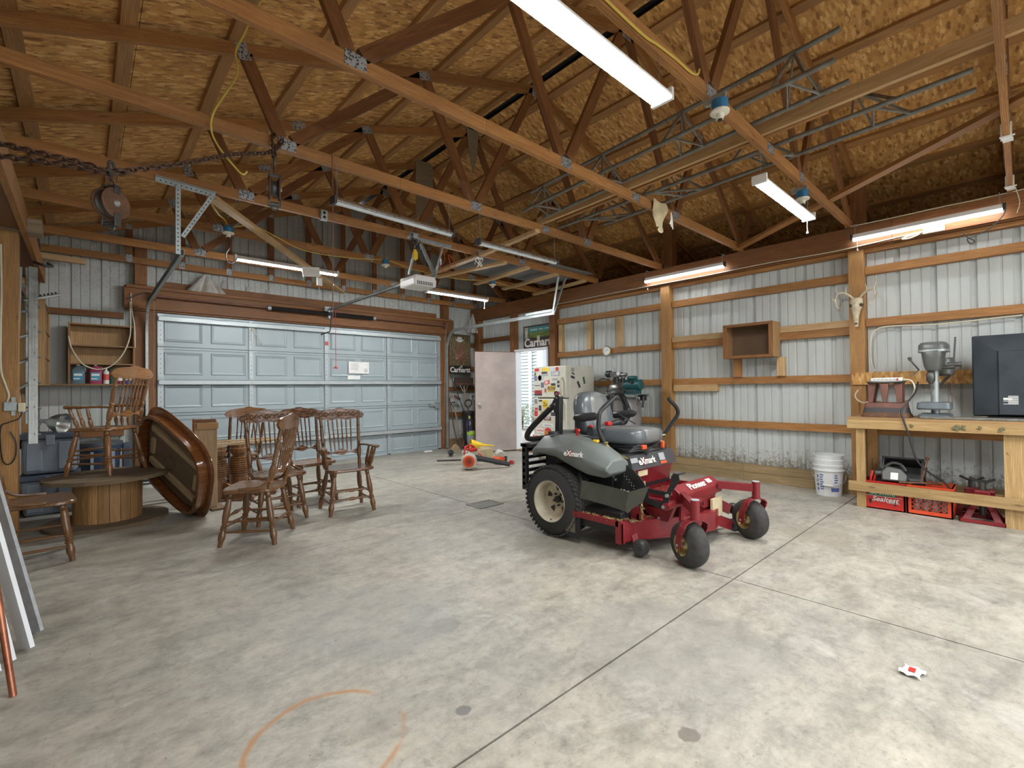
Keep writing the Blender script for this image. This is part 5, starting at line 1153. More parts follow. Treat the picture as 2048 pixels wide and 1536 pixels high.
for a in ((5.67, 1.60, .10, .05, RD), (5.46, 1.60, .16, .06, YL), (5.30, 1.595, .09, .05, (.5, .6, .65)), (5.20, 1.60, .07, .07, RD, None, W_, True), (5.71, 1.53, .05, .07, (.16, .17, .10), None, W_, True), (5.49, 1.545, .13, .035, K_), (5.24, 1.525, .19, .08, GY, 'LAB', W_),
          (5.48, 1.505, .15, .03, GY), (5.70, 1.455, .07, .085, (.2, .18, .32), None, W_), (5.60, 1.46, .09, .10, K_, None, W_, True), (5.60, 1.46, .07, .08, W_, None, K_, True), (5.52, 1.45, .03, .09, (.4, .45, .5), None, W_, False, -.4), (5.25, 1.43, .12, .03, GY), (5.54, 1.34, .07, .09, (.13, .14, .2)),
          (5.43, 1.38, .12, .07, RD, 'JEC', W_, False, .25), (5.29, 1.345, .10, .04, K_), (5.17, 1.35, .06, .11, K_, 'ELK', W_), (5.66, 1.33, .13, .012, K_), (5.64, 1.22, .18, .06, RD, 'NRA', (.1, .08, .08)), (5.64, 1.175, .18, .03, K_), (5.47, 1.245, .045, .08, (.35, .1, .06), None, W_, True), (5.33, 1.275, .16, .10, (.55, .38, .07), 'POW', K_), (5.20, 1.20, .14, .05, (.35, .05, .08)),
          (5.70, 1.06, .07, .08, (.25, .25, .24)), (5.59, 1.07, .08, .03, K_), (5.48, 1.01, .12, .15, YL, 'Zu', K_, False, .15), (5.69, .93, .07, .04, RD), (5.60, .945, .06, .09, K_), (5.70, .85, .08, .09, RD), (5.55, .86, .08, .07, (.4, .42, .2)), (5.67, .74, .13, .06, (.75, .2, .08)), (5.43, .77, .16, .06, (.2, .04, .05), 'HTP', W_), (5.30, .85, .1, .06, K_), (5.18, .80, .05, .08, YL, None, W_, True),
          (5.42, .66, .24, .06, W_, 'abalone', GY), (5.60, .56, .19, .07, W_, 'RAPALA', RD), (5.42, .535, .17, .17, RD, 'ZOOM', YL, True), (5.70, .455, .18, .07, W_, 'BUBBA', RD), (5.16, .6, .06, .1, (.16, .1, .12), None, W_, True)): sticker(*a)
SM = lambda x, z: basis((x, 5.0085, z), (1, 0, 0), (0, 0, 1))
for a in ((5.93, 1.585, .08, .06, GY, None, W_, False, .0, SM), (5.94, 1.52, .07, .025, K_, None, W_, False, -.4, SM), (5.93, 1.46, .10, .04, K_, None, W_, False, -.25, SM), (6.22, 1.41, .05, .12, (.05, .15, .08), None, W_, False, .3, SM), (6.08, 1.34, .05, .12, K_, None, W_, False, .5, SM)): sticker(*a)
# ================================================================ air compressor
cx, cy = 6.28, 4.27
t = thing('air_compressor', 'grey upright air compressor with a teal motor and coiled hose', 'compressor', (cx, cy, 0))
b = B(); b.lathe([(0, .10), (.03, .18), (.08, .25), (.14, .272), (.86, .272), (.92, .25), (.97, .18), (1, .10)], (cx, cy, .12), (cx, cy, 1.17), 32); b.build('tank', M['tank'], t, smooth=60, world=True)
for k in range(3):
    a = k*2.1+.4; b = B(); b.bar((cx+.2*math.cos(a), cy+.2*math.sin(a), 0), (cx+.23*math.cos(a), cy+.23*math.sin(a), .26), .05, .012, up=(math.cos(a), math.sin(a), 0)); b.build('leg', M['tank'], t, world=True)
b = B(); b.box(cx-.17, cx+.15, cy-.36, cy+.36, 1.17, 1.178); b.box(cx-.17, cx-.162, cy-.36, cy+.36, 1.13, 1.178); b.box(cx+.142, cx+.15, cy-.36, cy+.36, 1.13, 1.178); b.build('platform', M['galv'], t, bevel=.002, world=True)
py = cy+.12
b = B(); b.box(cx-.10, cx+.10, py-.09, py+.09, 1.178, 1.20); b.lathe([(0, .085), (.2, .10), (.8, .10), (1, .08)], (cx, py-.09, 1.27), (cx, py+.09, 1.27), 20); b.build('crankcase', M['castal'], t, world=True)
b = B()
for k in range(7): z = 1.345+k*.014; b.cyl((cx-.02, py, z), (cx-.02, py, z+.007), .062, n=20)
b.cyl((cx-.02, py, 1.33), (cx-.02, py, 1.45), .045); b.build('cylinder_fins', M['darkst'], t, world=True)
b = B()
for k in range(8): x = py-.07+k*.018; b.box(cx-.09, cx+.06, x, x+.008, 1.45, 1.53)
b.box(cx-.07, cx+.04, py-.07, py+.07, 1.455, 1.515); b.build('cylinder_head', M['castal'], t, smooth=0, world=True)
b = B(); b.lathe([(0, .045), (.1, .055), (.8, .055), (1, .04)], (cx-.02, py+.09, 1.50), (cx-.02, py+.19, 1.50), 20); b.build('air_filter', M['black'], t, world=True)
b = B(); b.cyl((cx-.02, py+.02, 1.53), (cx-.02, py+.02, 1.60), .015); b.cyl((cx-.02, py-.10, 1.48), (cx-.02, py-.20, 1.48), .03); b.build('valve', M['castal'], t, world=True)
my = cy-.20
b = B(); b.lathe([(0, .06), (.04, .082), (.5, .086), (.96, .082), (1, .06)], (cx-.03, my+.14, 1.32), (cx-.03, my-.15, 1.32), 28); b.box(cx-.10, cx+.04, my-.10, my+.09, 1.178, 1.25); b.build('motor', M['teal'], t, world=True)
b = B(); b.lathe([(0, .028), (.1, .034), (.9, .034), (1, .026)], (cx-.05, my+.08, 1.425), (cx-.05, my-.08, 1.425), 16); b.build('capacitor_cover', M['teal'], t, world=True)
b = B(); b.cyl((cx-.03, my+.141, 1.32), (cx-.03, my+.145, 1.32), .05, n=20); b.cyl((cx-.08, my-.02, 1.36), (cx-.125, my-.02, 1.36), .03); b.build('motor_vents', M['black'], t, world=True)
b = B(); b.lathe([(0, .13), (1, .13)], (cx+.13, py, 1.30), (cx+.155, py, 1.30), 28); b.build('flywheel', M['darkst'], t, world=True)
b = B()
for P in ([(cx-.04, py-.18, 1.48), (cx-.12, py-.24, 1.44), (cx-.14, my+.2, 1.34), (cx-.1, my+.15, 1.22)], [(cx-.12, py+.05, 1.40), (cx-.18, py+.18, 1.42), (cx-.2, py+.26, 1.30), (cx-.17, py+.24, 1.19)], [(cx-.1, py, 1.38), (cx-.18, py-.1, 1.45), (cx-.16, py-.22, 1.42), (cx-.16, py-.2, 1.22)], [(cx-.12, py+.1, 1.25), (cx-.2, py+.05, 1.22), (cx-.2, py-.15, 1.26), (cx-.18, my, 1.22), (cx-.18, my-.12, 1.2), (cx-.2, my-.17, 1.06), (cx-.24, my-.2, 1.02)]): b.tube(curve_pts(P, 6), .010, 6)
b.build('copper_lines', M['darkst'], t, world=True)
b = B(); b.lathe([(0, .02), (.2, .03), (1, .03)], (cx-.12, my+.2, 1.50), (cx-.14, my+.2, 1.50), 14); b.cyl((cx-.10, my+.2, 1.42), (cx-.12, my+.2, 1.48), .006); b.build('pressure_gauge', M['white'], t, world=True)
b = B(); b.cyl((cx-.10, my-.22, 1.14), (cx-.14, my-.23, .98), .018); b.box(cx-.05, cx+.02, my-.2, my-.13, 1.08, 1.17); b.build('pressure_switch', M['black'], t, world=True)
b = B(); b.bar((cx-.12, cy-.26, .58), (cx-.2, cy-.45, .60), .03, .03); b.cyl((cx-.2, cy-.45, .60), (cx-.22, cy-.55, .58), .012); b.build('drain_valve', M['brass'], t, world=True)
t = thing('air_hose', 'black air hose coiled in rings on the front of the compressor', 'hose', (5.96, 4.28, .8)); b = B(); P = []
for k in range(7*16+1):
    a = 2*pi*k/16; q = k/(7*16); rr = .18+.035*math.sin(k*1.7)*.5+.02*q; P.append((5.965+.035*math.sin(q*9), 4.25-.09*q+rr*math.cos(a), .98+rr*1.3*math.sin(a)-.05*q))
b.tube(P, .012, 6); b.build('coil', M['black'], t, world=True)
wire('hose_tail', 'hose end draped behind the mower seat', 'hose', [(5.97, 4.2, .68), (5.96, 4.25, .5), (5.98, 4.4, .3), (6.0, 4.5, .1), (5.9, 4.55, .012), (5.7, 4.5, .011)], .0095, 'black')
t = thing('clock', 'small round brass-rimmed thermometer hung on the side wall girt', 'thermometer', (6.63, 4.84, 1.915)); b = B(); b.lathe([(0, .085), (.6, .09), (1, .075)], (6.655, 4.84, 1.915), (6.63, 4.84, 1.915), 28); b.build('rim', M['brass'], t, world=True); b = B(); b.cyl((6.63, 4.84, 1.915), (6.627, 4.84, 1.915), .075, n=28); b.build('dial', M['whitepaper'], t, world=True)
b = B(); b.bar((6.6262, 4.84, 1.915), (6.6262, 4.80, 1.945), .002, .005); b.bar((6.6262, 4.84, 1.915), (6.6262, 4.87, 1.93), .002, .004)
for k in range(12): a = k*pi/6; b.box(-.0006, .0006, -.004, .004, -.004, .004, Matrix.Translation((6.6264, 4.84+.06*math.cos(a), 1.915+.06*math.sin(a))))
b.build('needle', M['black'], t, smooth=0, world=True)
t.name = 'thermometer'
# ================================================================ signs
t = thing('wall_sign', 'dark brown workwear sign over the side door opening', 'sign', (6.70, 6.56, 2.3)); b = B(); b.box(6.692, 6.70, 6.16, 6.965, 2.09, 2.56); b.build('board', M['sign'], t, smooth=0, world=True)
SG = lambda y, z, d=0: basis((6.691-d, y, z), (0, -1, 0), (0, 0, 1))
def patch(b, y0, y1, z0, z1, d=.0): b.box(6.6905-d, 6.692-d, y1, y0, z0, z1)
b = B(); patch(b, 6.93, 6.82, 2.30, 2.53); b.build('vignette', flat('signgrey', (.34, .38, .30)), t, smooth=0, world=True)
b = B(); patch(b, 6.80, 6.16, 2.42, 2.53); b.build('sky_band', flat('signteal', (.06, .24, .25)), t, smooth=0, world=True)
b = B(); patch(b, 6.80, 6.16, 2.31, 2.42); b.build('field_band', flat('signgreen', (.12, .19, .05)), t, smooth=0, world=True)
b = B()
for k in range(120):
    y = R.uniform(6.18, 6.79); z = R.uniform(2.315, 2.415); b.box(6.6895, 6.6905, y-.008, y+.008, z-.006, z+.006)
b.build('field_foliage', flat('signfoliage', (.30, .36, .12)), t, smooth=0, kind='stuff', world=True)
b = B()
for k in range(14):
    if k in (5, 9): continue
    b.box(6.6895, 6.6905, 6.75-k*.04-.026, 6.75-k*.04, 2.455, 2.485)
b.build('small_print', flat('signprint', (.55, .60, .50)), t, smooth=0, world=True)
b = B(); b.box(6.688, 6.6905, 6.86, 6.9, 2.32, 2.46); b.build('vignette_figure', flat('signfig', (.62, .62, .55)), t, smooth=0, world=True)
text('Carhart', .235, flat('signwhite', (.74, .72, .68)), t, SG(6.56, 2.205, .002), 'sign_lettering', bold=.006, sx=1.0)
b = B(); b.box(6.683, 6.689, 6.49, 6.565, 2.25, 2.345); b.build('emblem_patch', flat('signpatch', (.48, .52, .30)), t, smooth=0, world=True)
b = B(); b.lathe([(0, .022), (1, .022)], (6.6828, 6.527, 2.30), (6.6818, 6.527, 2.30), 12); b.build('emblem', flat('signwhite', 0), t, smooth=0, world=True)
t = thing('poster', 'brown poster of a crouching figure in a white cowboy hat on the end wall', 'poster', (6.13, 8.416, 2.0)); b = B(); b.box(5.845, 6.42, 8.412, 8.418, 1.63, 2.50); b.build('board', flat('postbrown', (.13, .095, .05), var=.5, scale=22), t, smooth=0, world=True)
PM = lambda x, z, d: Matrix.Translation((x, 8.412-d, z)) @ Matrix.Rotation(pi/2, 4, 'X')
def pp(name, poly, c, d, x=0, z=0, **k):
    b = B(); b.prism(poly, 0, .001, PM(x, z, d)); b.build(name, flat(name+'c', c, **k), t, smooth=0, world=True)
b = B()
for k in range(260):
    x, z = R.uniform(5.86, 6.41), R.uniform(1.80, 2.46); a = R.random()*3; b.box(-.014, .014, -.003, .003, 0, .0006, PM(x, z, .0002) @ Matrix.Rotation(a, 4, 'Z'))
b.build('printed_brush', flat('postbrush', (.28, .23, .12)), t, smooth=0, kind='stuff', world=True)
pp('printed_jacket', [(-.10, -.22), (.06, -.24), (.14, -.12), (.13, .06), (.06, .16), (-.03, .16), (-.09, .05), (-.14, -.10)], (.18, .09, .05), .0012, 6.14, 2.12, var=.4, scale=20)
pp('printed_sleeve', [(-.12, -.03), (.0, -.08), (.12, .02), (.10, .06), (-.02, -.02), (-.11, .03)], (.26, .14, .09), .0024, 6.11, 2.06, var=.3, scale=20)
pp('printed_face', [(-.035, -.03), (.03, -.035), (.04, .02), (.0, .045), (-.035, .02)], (.20, .10, .07), .0024, 6.11, 2.305)
pp('printed_hand', [(-.035, -.02), (.03, -.025), (.045, .01), (.01, .03), (-.03, .02)], (.36, .20, .15), .0036, 6.03, 1.97)
pp('printed_hat', [(-.115, .035), (-.08, -.015), (-.02, -.045), (.06, -.035), (.13, .02), (.075, .005), (.065, .06), (.03, .078), (.0, .068), (-.035, .078), (-.06, .055), (-.065, .0)], (.62, .61, .60), .0036, 6.12, 2.37)
pp('printed_hat_band', [(-.062, .0), (.07, .005), (.068, .018), (-.062, .013)], (.25, .24, .24), .0048, 6.12, 2.37)
b = B(); b.box(5.845, 6.42, 8.408, 8.412, 1.63, 1.80); b.build('title_band', M['black'], t, smooth=0, world=True)
text('Carhartt', .155, flat('signwhite', 0), t, basis((6.13, 8.4075, 1.71), (1, 0, 0), (0, 0, 1)), 'poster_lettering', bold=.005)
b = B(); b.box(6.135, 6.185, 8.4035, 8.4045, 1.76, 1.81); b.build('emblem_patch', flat('signpatch2', (.5, .5, .45)), t, smooth=0, world=True)
# ================================================================ tools in the corner
tg = 'yard tools in the corner by the poster'
t = thing('push_broom', 'push broom standing head up in the corner under the poster', 'broom', (6.22, 8.25, 0)); b = B(); b.cyl((6.17, 8.13, .012), (6.19, 8.36, 1.35), .014); b.build('handle', M['handle'], t, world=True); b = B(); b.box(5.96, 6.44, 8.34, 8.40, 1.38, 1.42); b.build('head', M['boot'], t, bevel=.006, world=True)
b = B(); b.box(5.955, 6.445, 8.335, 8.41, 1.42, 1.54); b.build('bristles', flat('bristle', (.07, .045, .035), .9, var=.5, scale=60), t, bevel=.008, world=True)
b = B(); b.bar((6.18, 8.33, 1.2), (6.08, 8.36, 1.37), .006, .02); b.bar((6.19, 8.33, 1.2), (6.30, 8.36, 1.37), .006, .02); b.build('brace', M['galv'], t, world=True)
def dtool(name, lab, base, top, kind, m='handle'):
    t = thing(name, lab, 'tool', base, 0, tg); A, T = Vector(base), Vector(top); d = (T-A).normalized(); sd = d.cross(Vector((0, -1, 0))).normalized()
    b = B(); b.cyl(A+d*.28, T-d*.10, .015, .013); b.build('shaft', M[m], t, world=True)
    b = B(); b.tube(curve_pts([T-d*.12, T-d*.09+sd*.03, T-d*.02+sd*.05, T+sd*.045], 4), .010, 6); b.tube(curve_pts([T-d*.12, T-d*.09-sd*.03, T-d*.02-sd*.05, T-sd*.045], 4), .010, 6); b.cyl(T-sd*.055, T+sd*.055, .012); b.build('d_grip', M['darkst'], t, world=True)
    b = B()
    if kind == 'shovel':
        b.grid(lambda u, v: A+d*(.30*v)+sd*((u-.5)*.22*(1-.15*v)*(math.sin(min(1, v*1.3+.35)*pi/2)))+Vector((0, -.03*(1-(2*u-1)**2)-.0, 0)), 8, 8, (0, .004, 0)); b.build('blade', M['darkst'], t, world=True)
    else:
        for k in (-1.5, -.5, .5, 1.5): b.tube(curve_pts([A+d*.32, A+d*.25+sd*.055*k, A+d*.1+sd*.06*k, A+sd*.055*k], 4), .007, 6)
        b.build('tines', M['darkst'], t, world=True)
dtool('garden_fork', 'long garden fork with a D grip leaning by the door track', (6.04, 8.17, .01), (5.93, 8.42, 1.00), 'fork')
dtool('spade', 'spade with a D grip standing beside the broom handle', (6.33, 8.14, .01), (6.50, 8.40, 1.12), 'shovel', 'darkst')
t = thing('shovel', 'square shovel with a worn brown blade standing in the corner', 'tool', (6.17, 8.22, 0)); b = B(); b.box(6.11, 6.26, 8.11, 8.115, .01, .30); b.build('blade', M['boot'], t, world=True); b = B(); b.cyl((6.185, 8.12, .28), (6.24, 8.44, 1.45), .014); b.build('shaft', M['handle'], t, world=True)
t = thing('rake', 'black-handled rake leaning diagonally below the poster', 'tool', (6.15, 8.15, 0)); b = B(); b.cyl((6.30, 8.05, .012), (5.90, 8.46, 1.62), .011); b.build('shaft', M['blackpl'], t, world=True); b = B(); b.bar((5.93, 8.36, 1.14), (6.10, 8.38, 1.06), .02, .06); b.build('head', M['boot'], t, world=True)
t = thing('edger', 'rust-brown edging tool leaning against the garage door track', 'tool', (5.86, 8.3, 0)); b = B(); b.tube(curve_pts([(5.90, 8.2, .03), (5.90, 8.22, .15), (5.87, 8.32, .5), (5.83, 8.40, 1.1)], 5), .014, 6); b.tube([(5.86+.03*math.cos(a), 8.38, 1.14+.04*math.sin(a)) for a in [k*pi/5 for k in range(10)]], .008, 5, True); b.build('shaft', M['rust'], t, world=True)
b = B(); b.tube(curve_pts([(5.88, 8.2, .20), (5.95, 8.15, .24), (6.0, 8.12, .16), (5.93, 8.1, .05), (5.86, 8.12, .02)], 5), .016, 6); b.build('blade_guard', M['rust'], t, world=True)
t = thing('trash_can', 'black round trash can behind the broom handles', 'bin', (6.21, 8.28, 0)); b = B(); b.lathe([(0, .13), (.93, .155), (.94, .17), (1, .17), (1, .15)], (6.285, 8.30, 0), (6.285, 8.30, .80), 28, False); b.cyl((6.285, 8.30, 0), (6.285, 8.30, .02), .13); b.build('body', M['blackpl'], t, world=True)
t = thing('vacuum', 'upright vacuum cleaner in black, purple and lime beside the door leaf', 'vacuum cleaner', (5.98, 7.80, 0)); vx, vy = 5.985, 7.82
b = B(); b.box(vx-.14, vx+.14, vy-.15, vy+.12, .01, .12); b.build('floor_head', M['blackpl'], t, bevel=.03, world=True)
b = B(); b.lathe([(0, .09), (.3, .10), (1, .085)], (vx, vy, .12), (vx, vy+.04, .42), 20); b.build('dust_cup', flat('clearcup', (.25, .27, .28), .15), t, world=True)
b = B(); b.lathe([(0, .092), (.5, .098), (1, .09)], (vx, vy+.02, .32), (vx, vy+.025, .40), 20); b.build('lime_band', M['lime'], t, world=True)
b = B(); b.lathe([(0, .095), (.4, .10), (.8, .07), (1, .03)], (vx, vy+.04, .42), (vx, vy+.07, .66), 20); b.build('motor_cover', M['black'], t, world=True)
b = B(); b.tube(curve_pts([(vx-.09, vy, .40), (vx-.12, vy-.0, .5), (vx-.07, vy+.04, .62), (vx+.02, vy+.06, .66)], 5), .016, 6); b.build('hose', M['purple'], t, world=True)
b = B(); b.lathe([(0, .03), (1, .02)], (vx, vy+.07, .64), (vx, vy+.08, .72), 10); b.build('lime_knob', M['lime'], t, world=True)
b = B(); b.cyl((vx, vy+.07, .66), (vx-.02, vy+.12, .92), .012); b.tube(curve_pts([(vx-.02, vy+.12, .90), (vx-.08, vy+.12, .96), (vx-.06, vy+.12, 1.04), (vx+.06, vy+.12, 1.05), (vx+.09, vy+.12, .98), (vx+.03, vy+.12, .9)], 5), .016, 6); b.build('handle', M['blackpl'], t, world=True)
# ---- blower, trimmer and containers on the floor
t = thing('leaf_blower', 'orange and white leaf blower lying on the floor by the side door', 'leaf blower', (4.5, 5.97, 0)); bx, by, bz = 4.49, 5.95, .145
fd_ = Vector((-.62, -.78, 0)).normalized(); A = Vector((bx, by, bz))
b = B(); b.lathe([(0, .09), (.15, .125), (.85, .125), (1, .09)], A-fd_*.06, A+fd_*.06, 28); b.build('fan_housing', flat('blowerwhite', (.50, .50, .43)), t, world=True)
b = B(); b.lathe([(0, .095), (.8, .095), (1, .08)], A+fd_*.055, A+fd_*.078, 28); b.build('intake_guard', M['stihl'], t, world=True)
b = B()
for k in range(8):
    a = k*pi/8; s_2 = fd_.cross(Vector((0, 0, 1))); d2 = s_2*math.cos(a)+Vector((0, 0, 1))*math.sin(a); b.bar(A+fd_*.082-d2*.07, A+fd_*.082+d2*.07, .006, .006)
b.build('intake_ribs', flat('darkorange', (.25, .04, .02)), t, smooth=0, world=True)
b = B(); b.box(bx-.02, bx+.20, by+.0, by+.18, .12, .30); b.build('engine_cover', flat('blowerwhite', 0), t, bevel=.03, world=True)
b = B(); b.box(bx+.02, bx+.16, by-.02, by+.16, .285, .33); b.tube(curve_pts([(bx-.08, by+.02, .24), (bx-.04, by+.03, .36), (bx+.08, by+.05, .38), (bx+.17, by+.08, .34)], 5), .017, 6); b.build('handle', M['redbright'], t, bevel=.01, world=True)
b = B(); b.lathe([(0, .045), (.3, .042), (1, .036)], (bx+.10, by-.03, .19), (bx+.62, by-.27, .05), 18); b.build('blower_tube', M['blackpl'], t, world=True)
b = B(); b.box(bx-.02, bx+.06, by, by+.06, .0, .04); b.build('foot', M['black'], t, world=True)
t = thing('string_trimmer', 'orange-engined string trimmer lying on the floor beyond the blower tube', 'trimmer', (5.15, 6.0, 0)); tx, ty = 5.20, 6.05
b = B(); b.box(tx-.09, tx+.08, ty-.08, ty+.08, .02, .13); b.build('engine_shroud', M['stihl'], t, bevel=.025, world=True)
b = B(); b.lathe([(0, .07), (.3, .08), (1, .06)], (tx+.0, ty-.05, .15), (tx+.04, ty+.06, .19), 20); b.build('starter_cover', flat('blowerwhite', 0), t, world=True)
b = B(); b.lathe([(0, .05), (1, .06)], (tx+.08, ty-.02, .08), (tx+.13, ty-.05, .07), 16); b.build('muffler', M['black'], t, world=True)
b = B(); b.cyl((tx-.09, ty+.03, .10), (tx-.75, ty+.75, .06), .014); b.build('shaft', M['blackpl'], t, world=True)
b = B(); b.tube(curve_pts([(tx-.28, ty+.2, .09), (tx-.30, ty+.1, .17), (tx-.36, ty+.2, .22), (tx-.38, ty+.34, .17), (tx-.34, ty+.3, .09)], 5), .012, 6); b.build('loop_handle', M['redbright'], t, world=True)
t = thing('gas_can', 'red fuel can behind the leaf blower', 'can', (4.95, 6.55, 0)); b = B(); b.box(4.86, 5.08, 6.48, 6.64, 0, .22); b.build('body', M['redbright'], t, bevel=.03, world=True); b = B(); b.cyl((4.9, 6.55, .22), (4.86, 6.55, .29), .025, .02); b.tube(curve_pts([(4.98, 6.56, .21), (5.0, 6.56, .27), (5.06, 6.56, .27), (5.07, 6.56, .2)], 4), .012, 6); b.build('spout', M['redbright'], t, world=True)
t = thing('funnel', 'bright yellow funnel lying on its side behind the blower', 'funnel', (5.3, 6.75, .0)); b = B(); b.lathe([(0, .085), (.02, .09), (.55, .022), (1, .010), (1, .008), (.55, .018), (.03, .083)], (5.08, 6.68, .30), (5.48, 6.50, .25), 24, False); b.build('cone', M['yellow'], t, world=True)
t = thing('parts_tray', 'low brown carton under the yellow funnel', 'box', (5.3, 6.65, 0)); B().box(5.14, 5.46, 6.5, 6.80, 0, .215).build('carton', M['paper'], t, bevel=.006, world=True)
for i, (x, y, lab) in enumerate(((4.72, 6.12, 'red and white oil bottle right behind the blower tube'), (5.30, 5.86, 'red oil bottle lying next to the trimmer engine'))):
    t = thing('oil_bottle', lab, 'bottle', (x, y, 0)); h = .24
    if i == 0:
        b = B(); b.lathe([(0, .045), (.7, .047), (.85, .02), (1, .018)], (x, y, 0), (x, y, h), 14); b.build('body', flat('labelwhite', 0), t, world=True); b = B(); b.lathe([(0, .0475), (1, .0475)], (x, y, .04), (x, y, .15), 14, False); b.cyl((x, y, h), (x, y, h+.02), .02); b.build('label', M['redbright'], t, world=True)
    else:
        b = B(); b.lathe([(0, .035), (.7, .035), (.85, .018), (1, .016)], (x, y, .036), (x+.14, y+.1, .036), 14); b.build('body', M['redbright'], t, world=True)
t = thing('trimmer_head', 'grass trimmer with a tan guard lying by the garage door corner', 'trimmer', (5.35, 7.6, 0))
b = B(); b.lathe([(0, .05), (.6, .06), (1, .03)], (5.10, 7.40, .05), (5.18, 7.36, .10), 16); b.build('spool_head', M['black'], t, world=True)
b = B(); b.grid(lambda u, v: (5.16+.30*u, 7.42+.12*u-.05*v, .07+.13*math.sin(pi*(.2+.8*u))*v+.02), 8, 5, (0, .006, .004)); b.build('guard', flat('tanguard', (.55, .38, .24)), t, world=True)
b = B(); b.cyl((5.18, 7.38, .07), (5.9, 7.12, .016), .011); b.build('shaft', M['brass'], t, world=True)
o = B().box(-.09, .09, -.03, .03, 0, .03).build('rag', M['whitepaper'], None, bevel=.01, loc=(5.2, 8.28, 0)); tag(o, 'crumpled white paper at the foot of the garage door', 'paper')
# ================================================================ wall box, plank, skull
t = thing('wall_cabinet', 'open brown wooden box mounted on the side wall girts', 'cabinet', (6.5, 2.42, 1.65)); x0, x1, y0, y1, z0, z1 = 6.38, 6.64, 2.115, 2.735, 1.65, 2.10; m = M['plydark']
B().box(x0, x1, y0, y0+.018, z0, z1).build('side_panel', M['ply'], t, smooth=0, world=True); B().box(x0, x1, y1-.018, y1, z0, z1).build('side_panel', m, t, smooth=0, world=True)
B().box(x0, x1, y0+.019, y1-.019, z1-.018, z1).build('top_panel', m, t, smooth=0, world=True); B().box(x0, x1, y0+.019, y1-.019, z0, z0+.018).build('bottom_panel', m, t, smooth=0, world=True); B().box(x1-.012, x1, y0+.019, y1-.019, z0+.019, z1-.019).build('back_panel', flat('boxback', (.14, .085, .045), .7), t, smooth=0, world=True)
for (a, c, d, e) in ((y0, y1, z1-.035, z1), (y0, y1, z0, z0+.035), (y0, y0+.05, z0+.036, z1-.036), (y1-.05, y1, z0+.036, z1-.036)): B().box(x0-.012, x0-.001, a, c, d, e).build('face_frame', M['firdark'], t, smooth=0, world=True)
t = thing('bracket_board', 'upright support board under the wall box, side nearer the skull', 'board', (6.66, 2.12, 1.41), group=None); B().box(6.60, 6.655, 2.055, 2.15, 1.407, 1.648).build('upright', M['firlight'], t, smooth=0, world=True)
t = thing('bracket_board', 'upright support board under the wall box, side nearer the compressor', 'board', (6.66, 2.62, 1.41)); B().box(6.60, 6.655, 2.60, 2.70, 1.407, 1.648).build('upright', M['fir'], t, smooth=0, world=True)
B().box(6.65, 6.74, 2.95, 3.62, 1.215, 1.31).build('girt', M['firlight'], wr, smooth=0, label='pale short board under the girt')
t = thing('deer_skull', 'bleached deer skull with antlers hung on the wall post', 'skull', (6.58, 1.29, 2.1)); o = Vector((6.565, 1.285, 2.22))
b = B(); n = 14; vs = []; rings = [(.06, .03, .03, -.0), (.05, .058, .045, .0), (.0, .062, .05, -.01), (-.05, .055, .045, -.02), (-.10, .038, .036, -.03), (-.16, .026, .026, -.035), (-.22, .021, .02, -.035), (-.275, .017, .014, -.03)]
for z, rx, rd, off in rings:
    for k in range(n): a = 2*pi*k/n; vs.append((o.x+off+rd*math.cos(a), o.y+rx*math.sin(a), o.z+z))
fs = [(i*n+j, i*n+(j+1) % n, (i+1)*n+(j+1) % n, (i+1)*n+j) for i in range(len(rings)-1) for j in range(n)]+[tuple(range(n))[::-1], tuple(range((len(rings)-1)*n, len(rings)*n))]
b.add(vs, [f[::-1] for f in fs]); sk = b.build('cranium', M['bone'], t, smooth=60, world=True)
b = B()
for s in (-1, 1): b.ball((o.x-.035, o.y+s*.045, o.z-.03), .022, 10, 6); b.ball((o.x-.055, o.y+s*.008, o.z-.24), .009, 8, 5)
b.build('eye_sockets', flat('socket', (.07, .055, .035), .9), t, world=True)
for s, ex in ((1, 0), (-1, .03)):
    b = B(); P = curve_pts([(o.x, o.y+s*.03, o.z+.05), (o.x-.02, o.y+s*.06, o.z+.09), (o.x-.03, o.y+s*.12, o.z+.13), (o.x-.06, o.y+s*.17, o.z+.12), (o.x-.10, o.y+s*.185, o.z+.05), (o.x-.13, o.y+s*.165, o.z-.03), (o.x-.15, o.y+s*.135, o.z-.06)], 5); n_ = len(P)
    b.tube(P, [.014-.009*i/n_ for i in range(n_)], 7)
    for (q, w_) in ((P[8], (0, s*-.01, .09)), (P[15], (.01, s*.02, .10+ex*2)), (P[21], (-.02, s*.03, .05))): b.tube(curve_pts([q, Vector(q)+Vector(w_)*.5+Vector((0, s*.008, 0)), Vector(q)+Vector(w_)], 4), [.008-.0006*k for k in range(9)], 6)
    b.build('antler', M['bone'], t, smooth=60, world=True)
